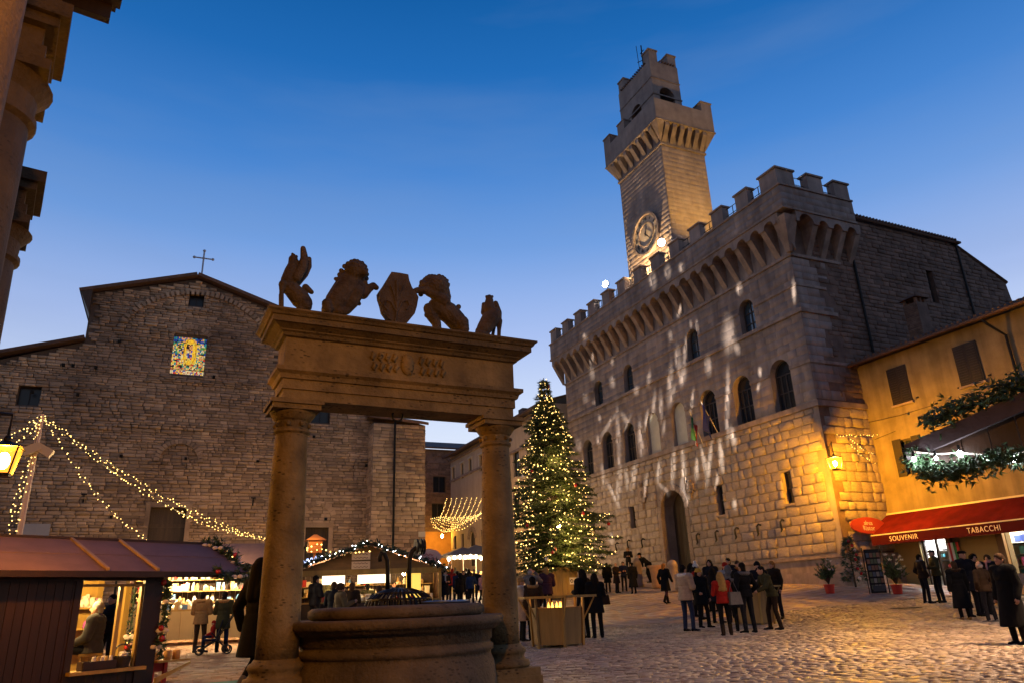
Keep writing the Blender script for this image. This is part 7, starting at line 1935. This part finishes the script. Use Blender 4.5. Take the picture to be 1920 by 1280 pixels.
# left side
P_('woman in black coat with long dark hair beside the left well column', 472, 1036, 1300, 60, 'walk', 'coat', 'black', 'black', 'hair_long', 'blackh', (), ('boot', 'grey'), D=10.4, hi=1.75)
P_('man in tan padded jacket with shoulder strap at the bright stall', 370, 1109, 1229, 25, 'hold', 'puffer', 'tan', 'brown', 'hair_short', 'blackh', (('hood_down', 'tan'),), D=22.8)
P_('woman in dark parka with fur hood pushing a stroller', 412, 1109, 1229, 20, 'hold', 'parka', 'olive', 'navy', 'hair_short', 'blackh', (('hood_down', 'tan'),), ('boot', 'black'), D=22.6)
q = PA.at(onP(178, 1180, PA, -.75)[0], 0, -.75)
person('seated grey-haired woman in dark padded jacket inside the left stall', (q.x, q.y, 0), -78, 1.62, 'sit', 'puffer', 'charcoal', 'ink', 'hair_short', 'greyh', (), rise=onP(178, 1127, PA, -.75)[1] - 1.62 * 1.0)
st_ = thing('stool', 'low wooden stool under the seated woman in the left stall', 'stool', (q.x, q.y, 0)); zs_ = onP(178, 1127, PA, -.75)[1] - 1.62 + .80
b = MB(); b.box((q.x, q.y, zs_), (.34, .34, .04)); b.build('seat', M_stall_l, st_)
for sx in (-.13, .13):
    for sy in (-.13, .13): b = MB(); b.tube([(q.x + sx, q.y + sy, 0), (q.x + sx, q.y + sy, zs_)], .02, 5); b.build('leg', M_stall_l, st_)
q = PA.at(onP(208, 1150, PA, -3.4)[0], 0, -3.4); hh = onP(207, 1114, PA, -3.4)[1]
person('dark-haired man in black behind the seated woman, seen through the stall window', (q.x, q.y, G(q.x, q.y)), -140, min(1.9, max(1.5, hh)), 'hold', 'jacket', 'ink', 'ink', 'hair_short', 'blackh', ())
q = PA.at(onP(150, 1150, PA, -3.2)[0], 0, -3.2); person('person in dark jacket at the far left of the stall window', (q.x, q.y, G(q.x, q.y)), 60, 1.6, 'hold', 'jacket', 'ink', 'ink', 'hair_short', 'brownh', ())
gm_ = 'people in the Christmas market'
crowd = [(590, 1078, 26, 60, 'hold', 'jacket', 'ink', 'hair_short', 'blackh', 'tall man in dark hooded jacket right of the left well column'),
         (613, 1085, 28, 30, 'hold', 'jacket', 'olive', 'beanie', 'teal', 'person in teal hat next to the tall man in dark jacket'),
         (638, 1093, 21, 80, 'chat', 'parka', 'khaki', 'hair_curly', 'brownh', 'woman with brown curly hair in profile above the well rim'),
         (659, 1092, 25, 20, 'hold', 'jacket', 'dkbrown', 'hair_bob', 'brownh', 'brown-haired person behind the woman in profile'),
         (710, 1097, 22, 10, 'hold', 'jacket', 'brown', 'hair_bob', 'brownh', 'brown-haired person just left of the pulley irons'),
         (738, 1090, 28, -170, 'hold', 'jacket', 'navy', 'hair_short', 'blackh', 'stall keeper between the two pulley irons'),
         (783, 1070, 37, -60, 'hold', 'jacket', 'grey', 'hair_bald', 'greyh', 'bald man in grey jacket right of the pulley'),
         (796, 1075, 36, 40, 'stand', 'parka', 'black', 'hair_long', 'blackh', 'person in black left of the scarf wearer'),
         (816, 1071, 37, 150, 'stand', 'coat', 'black', 'hair_short', 'brownh', 'brown-haired person in black coat in the crowd'),
         (835, 1068, 37, 175, 'hold', 'coat', 'ink', 'hair_bob', 'blackh', 'woman in dark coat with pale scarf facing the camera'),
         (848, 1066, 41, 20, 'stand', 'jacket', 'red', 'beanie', 'red', 'person in red hat and jacket deep in the crowd'),
         (858, 1070, 39, 0, 'walk', 'jacket', 'navy', 'hair_short', 'blackh', 'man in navy jacket walking up the street'),
         (869, 1069, 40, 170, 'walk', 'jacket', 'ink', 'hair_short', 'brownh', 'man in dark jacket walking down the street'),
         (880, 1066, 44, 10, 'stand', 'coat', 'black', 'hair_long', 'blackh', 'dark-coated woman at the right of the street crowd'),
         (890, 1067, 45, 180, 'stand', 'jacket', 'brown', 'beanie', 'grey', 'person in grey hat near the lit tents'),
         (826, 1064, 46, 10, 'stand', 'jacket', 'ink', 'hair_short', 'blackh', 'small dark figure far up the street on the left'),
         (842, 1063, 47, 10, 'stand', 'jacket', 'olive', 'hair_bob', 'blondeh', 'small fair-haired figure far up the street'),
         (803, 1068, 43, 30, 'stand', 'coat', 'dkbrown', 'flat_cap', 'black', 'man in cap by the pink oval board'),
         (776, 1080, 33, 20, 'hold', 'parka', 'khaki', 'hair_bob', 'blondeh', 'fair-haired person in khaki right under the pulley wheel'),
         (811, 1078, 34, 200, 'hold', 'jacket', 'plum', 'hair_short', 'blackh', 'person in plum jacket at the front of the crowd'),
         (863, 1074, 35, -20, 'stand', 'puffer', 'black', 'hood', 'black', 'hooded figure in black at the front of the street crowd'),
         (884, 1072, 38, 30, 'chat', 'jacket', 'blue', 'hair_short', 'brownh', 'person in blue jacket at the right of the crowd'),
         (898, 1070, 42, 190, 'walk', 'coat', 'ink', 'beanie', 'white', 'person in white hat beside the right well column'),
         (875, 1064, 48, 0, 'stand', 'jacket', 'grey', 'hair_short', 'blackh', 'grey-jacketed small figure below the tent bulbs'),
         (854, 1063, 49, 0, 'stand', 'jacket', 'black', 'hair_short', 'blackh', 'small dark figure below the left tent'),
         (625, 1090, 23, 40, 'hold', 'jacket', 'ink', 'hair_short', 'brownh', 'dark figure between the teal hat and the curly-haired woman'),
         (688, 1094, 27, 0, 'hold', 'jacket', 'olive', 'beanie', 'black', 'person in black hat at the counter of the garlanded stall'),
         (578, 1088, 30, 10, 'hold', 'parka', 'plum', 'hair_long', 'brownh', 'long-haired person close to the left well column at the stall')]
for px, y0, D_, fc, po, tp, tc_, hd_, hc_, lb in crowd:
    P_(lb, px, y0, 1130, fc, po, tp, tc_, 'ink', hd_, hc_, (('scarf', 'ltgrey'),) if 'scarf facing' in lb or 'pale scarf' in lb else (), D=D_, group=gm_, lo=1.55, hi=1.92)

# bags, stroller
def bag(label, c, sz, m, strap):
    t = thing('shoulder_bag', label, 'bag', c); c = Vector(c); b = MB()
    b.hexa([c + Vector((sx * sz[0] * r_, sy * sz[1] * r_, z)) for sx in (-1, 1) for sy in (-1, 1) for z, r_ in ((0, 1), (sz[2], .8))]); b.build('bag_body', m, t)
    b = MB(); b.tube([c + up(sz[2]) - Vector((sz[0] * .7, 0, 0)), c + up(strap), c + up(sz[2]) + Vector((sz[0] * .7, 0, 0))], .012, 5); b.build('strap', m, t)
p, h = stand(1364, 1075, 1192); bag('slouchy grey shoulder bag of the woman in red', p + Vector((.26, -.12, .72)), (.19, .09, .30), cm('grey'), .6)
p, h = stand(1122, 1074, 1197); bag('brown handbag hanging at the side of the second woman in black', p + Vector((.27, -.02, .82)), (.12, .07, .24), cm('dkbrown'), .45)
p, h = stand(395, 1109, 1229, D=22.2); c = Vector((p.x, p.y, p.z)); t = thing('stroller', 'dark stroller with a child in red beside the woman in the parka', 'stroller', c)
b = MB()
for s in (-.25, .25): b.tube([c + Vector((.50, s, 1.0)), c + Vector((.1, s, .35)), c + Vector((-.3, s, .12))], .016, 6); b.tube([c + Vector((.36, s, .12)), c + Vector((-.05, s, .55))], .016, 6)
b.tube([c + Vector((.5, -.25, 1.0)), c + Vector((.5, .25, 1.0))], .02, 6); b.build('frame', M_iron, t)
for dx in (-.3, .38):
    for s in (-.28, .28):
        b = MB(); o = c + Vector((dx, s, .12)); b.tube([o + Vector((.1 * math.cos(2 * PI * k / 14), 0, .1 * math.sin(2 * PI * k / 14))) for k in range(15)], .02, 6); b.tube([o - Vector((0, .02, 0)), o + Vector((0, .02, 0))], .03, 8); b.build('wheel', M_iron, t)
b = MB(); b.hexa([c + Vector((x + dx, y, z)) for y in (-.22, .22) for x, z in ((-.25, .38), (.1, .34)) for dx in (0, .03)]); b.hexa([c + Vector((x, y, z)) for y in (-.22, .22) for x, z in ((.08, .34), (.22, .85)) for z_ in (0, .03)]); b.box(c + Vector((-.05, 0, .36)), (.38, .42, .05)); b.build('seat', cm('navy'), t)
person('small child in red jacket sitting in the stroller', (c.x, c.y, c.z), -90, .85, 'sit', 'jacket', 'red', 'navy', 'beanie', 'red', (), rise=-.02)

# ================================================================ plants, rack and signs by the shop
M_leafg = mat('pot_leaf', (.06, .10, .03), .5, isl=.5)
def potplant(label, px, py, hh, rr, flowers, fm):
    p = onG(px, py); t = thing('potted_plant', label, 'potted plant', p); b = MB(); b.lathe(p, [(.16, 0), (.2, .3), (.22, .32), (.22, .36), (.17, .36)], 16); b.build('pot', M_redp, t)
    b = MB(); w = MB()
    for k in range(40):
        a = R.uniform(0, 6.28); q = R.uniform(.2, 1); e = p + Vector((rr * q * math.cos(a), rr * q * math.sin(a), .36 + (hh - .36) * R.uniform(.35, 1) * (1.1 - .4 * q))); w.tube([p + up(.34), (p + up(.5)).lerp(e, .5) + up(.06), e], .008, 4, False)
        for s in (.5, .75, 1): needles(b, (p + up(.4)).lerp(e, s), (e - p).normalized(), 5, .17, .028)
    w.build('stem', M_bark, t); b.build('leaves', M_leafg, t)
    for k in range(flowers):
        a = R.uniform(0, 6.28); q = R.uniform(.2, 1); e = p + Vector((rr * q * math.cos(a), rr * q * math.sin(a) - .1, hh * R.uniform(.6, 1.02))); b = MB()
        for j in range(5): needles(b, e, Vector((math.cos(j * 1.26), math.sin(j * 1.26) - .3, .5)), 2, .09, .03)
        b.build('flower', fm, t)
potplant('bushy plant in a red pot against the town hall bench', 1557, 1112, 1.35, .42, 8, M_bow)
potplant('white-flowered plant in a red pot left of the shop', 1684, 1113, 1.45, .45, 14, mat('cream_flower', (.75, .7, .5), .5))
p = onY(1603, 1090, 23.6); p.z = G(p.x, p.y)
t = thing('small_fir', 'slender dark fir with red ornaments at the corner of the town hall', 'tree', p); b = MB(); b.tube([p, p + up(2.05)], [.05, .01], 6); b.build('trunk', M_bark, t); b = MB()
for k in range(190):
    z = R.uniform(.25, 2.05); r_ = .5 * (1 - z / 2.2) + .06; a = R.uniform(0, 6.28); q = p + Vector((r_ * math.cos(a) * R.uniform(.3, 1), r_ * math.sin(a), z)); needles(b, q, Vector((math.cos(a), math.sin(a), -.1)), 6, .2, .022)
b.build('crown', M_garl, t)
for k in range(9):
    z = .35 + k * .19; a = R.uniform(3.4, 6.0); r_ = .46 * (1 - z / 2.2) + .10; b = MB(); b.ell(p + Vector((r_ * math.cos(a), r_ * math.sin(a), z)), (.07, .07, .07), 8, 6); b.build('ornament', [M_red, M_bow][k % 3 == 0], t, True)
p = Vector((28.6, 23.6, 0)); p = onG(1650, 1112); t = thing('postcard_rack', 'tall dark postcard rack between the fir and the flowered plant', 'rack', p)
b = MB()
for s in (-.42, .42): b.tube([p + Vector((s * .6, -s * .6, 0)), p + Vector((s * .6, -s * .6, 1.75))], .02, 5)
b.box(p + Vector((.0, .03, .85)), (.55, .03, 1.65), Matrix.Rotation(-.78, 3, 'Z')); b.build('rack_frame', M_iron, t)
b = MB(); RR = Matrix.Rotation(-.78, 3, 'Z'); CM = [mat('card_a', (.25, .22, .18), .5), mat('card_b', (.07, .09, .12), .5), mat('card_c', (.2, .09, .05), .5), mat('card_d', (.09, .10, .05), .5)]
for i in range(4):
    for j in range(6):
        b.cur = R.randrange(4); c = p + RR @ Vector((-.19 + i * .125, -.03, .25 + j * .24)); b.box(c, (.105, .008, .17), RR)
tag(b.build('postcards', CM, t), kind='stuff')
b = MB(); b.box(p + RR @ Vector((0, -.07, .2)), (.42, .02, .22), RR); b.build('price_board', mat('chalk_board', (.05, .05, .05), .7), t)
obj('lettering', text_mesh('A TAVOLA', .085, Matrix.Translation(p + RR @ Vector((0, -.085, .2))) @ Matrix.Rotation(-.78, 4, 'Z') @ Matrix.Rotation(PI / 2, 4, 'X'), M_bow, .002), t) if False else None
# red restaurant sign on the town hall corner
c = onY(1626, 984, Y0 - .35); t = thing('restaurant_sign', 'red pointed oval restaurant sign at the town hall corner beside the awning', 'sign', c)
PG = Plane((c.x, c.y, c.z), (1, 0, 0), (0, 0, 1), (0, -1, 0)); b = MB()
hw_ = (onY(1655, 984, Y0 - .35).x - onY(1598, 984, Y0 - .35).x) / 2 + .12; hh_ = .36
pts = []
for k in range(24):
    a = 2 * PI * k / 24; pts.append((hw_ * math.copysign(abs(math.cos(a)) ** 1.15, math.cos(a)), hh_ * math.copysign(abs(math.sin(a)) ** .85, math.sin(a))))
b.prism(pts, PG, 0, .05); b.tube([PG.at(0, .3, -.02), PG.at(0, .3, -.4)], .02, 5); b.build('board', mat('red_sign', (.34, .035, .02), .6), t)
for body, dz, s in (('alrea', .10, .27), ('Ristor...', -.13, .29)):
    Mx = Matrix(((1, -.15, 0, c.x + .02), (0, 0, -1, c.y - .055), (0, 1, 0, c.z + dz), (0, 0, 0, 1)))
    me = text_mesh(body.replace('...', ''), s, Mx, M_let, .004); obj('lettering', me, t)
# bollards and stone pot before the town hall
for k, (px, y1, D_, lab) in enumerate(((1265, 1098, 38.5, 'round-topped stone bollard right of the lone woman, before the door'), (1199, 1101, 42.5, 'round-topped stone bollard left of the bending person'))):
    p = at(px, y1, D_); p.z = G(p.x, p.y); t = thing('bollard', lab, 'bollard', p, 'stone bollards before the town hall'); b = MB(); b.lathe(p, [(.30, 0), (.30, .12), (.24, .15), (.23, 1.15), (.26, 1.2), (.25, 1.35), (.17, 1.47), (.02, 1.52)], 16); b.build('shaft', M_mould, t, True)
p = at(1233, 1096, 41.0); p.z = G(p.x, p.y); b = MB(); b.lathe(p, [(.24, 0), (.28, .1), (.36, .7), (.42, 1.0), (.46, 1.05), (.46, 1.15), (.40, 1.15)], 18); tag(b.build('stone_pot', mat('terracotta', (.42, .24, .14), .8, .3, 5), None, True), 'tall tapering terracotta pot by the town hall wall', 'pot')
# flags over the door
for k, (px, py, cols_, lab) in enumerate(((1300, 800, ((.05, .18, .06), (.5, .45, .4), (.35, .03, .03)), 'green white and red flag hanging over the town hall door'), (1326, 790, ((.012, .02, .16),), 'dark blue flag with its pole before an arched window'))):
    c = onX(px, py, XP - .6); t = thing('flag', lab, 'flag', c, None); a0 = onX(px - 8, py - 32, XP - 1.5) if k == 0 else onX(1313, 750, XP - 1.4); a1 = onX(px + 18, py + 32, XP - .05) if k == 0 else onX(1346, 810, XP - .1)
    b = MB(); b.tube([a0, a1], .025, 6); b.build('flag_pole', mat('pale_pole2', (.45, .40, .36), .5), t)
    b = MB(); n = len(cols_); seg = 10
    for j in range(n):
        b.cur = j
        for i in range(seg):
            def fp(u, v): q = a0.lerp(a1, .08 + .42 * u); return q + Vector((.07 * math.sin(v * 5 + u * 9), .10 * math.sin(u * 12 + v * 2), -1.5 * v * (1 - .15 * u)))
            for w_ in range(3): b.quad(fp((j + w_ / 3) / n, i / seg), fp((j + (w_ + 1) / 3) / n, i / seg), fp((j + (w_ + 1) / 3) / n, (i + 1) / seg), fp((j + w_ / 3) / n, (i + 1) / seg))
    b.build('cloth', [mat('flag_%d_%d' % (k, j), c_, .8) for j, c_ in enumerate(cols_)], t, True)
p = onG(1692, 1139); b = MB()
for k in range(4): b.box((p.x, p.y - .36 + k * .24, G(p.x, p.y) + .012), (1.0, .20, .02))
tag(b.build('manhole_cover', mat('grate_metal', (.07, .06, .055), .5, metal=.5)), 'flat rectangular drain cover in the paving before the shop', 'drain cover')
for k, (px, py) in enumerate(((1534, 1156), (1517, 1109), (1212, 1122))):
    p = onG(px, py); b = MB(); b.hexa([p + Vector((x, y, z + .02)) for x in (-.06, .05) for y in (-.05, .06) for z in (.0, .012 + .02 * (x > 0))]); tag(b.build('paper_scrap', M_bow), ('crumpled white paper on the setts right of the group', 'small white paper by the town hall bench', 'white paper on the slabs left of the lone woman')[k], 'litter')
# green mat at the foot of the left stall
p = at(395, 1276, 13.9); b = MB(); b.hexa([Vector((x, y + .12 * (x - p.x), G(x, y) + z)) for x in (p.x - .9, p.x + 1.0) for y in (p.y - 1.1, p.y + .1) for z in (.012, .03)])
tag(b.build('green_mat', mat('green_felt', (.03, .16, .11), .9, .2, 9), None), 'green felt mat on the paving beside the left stall', 'mat')
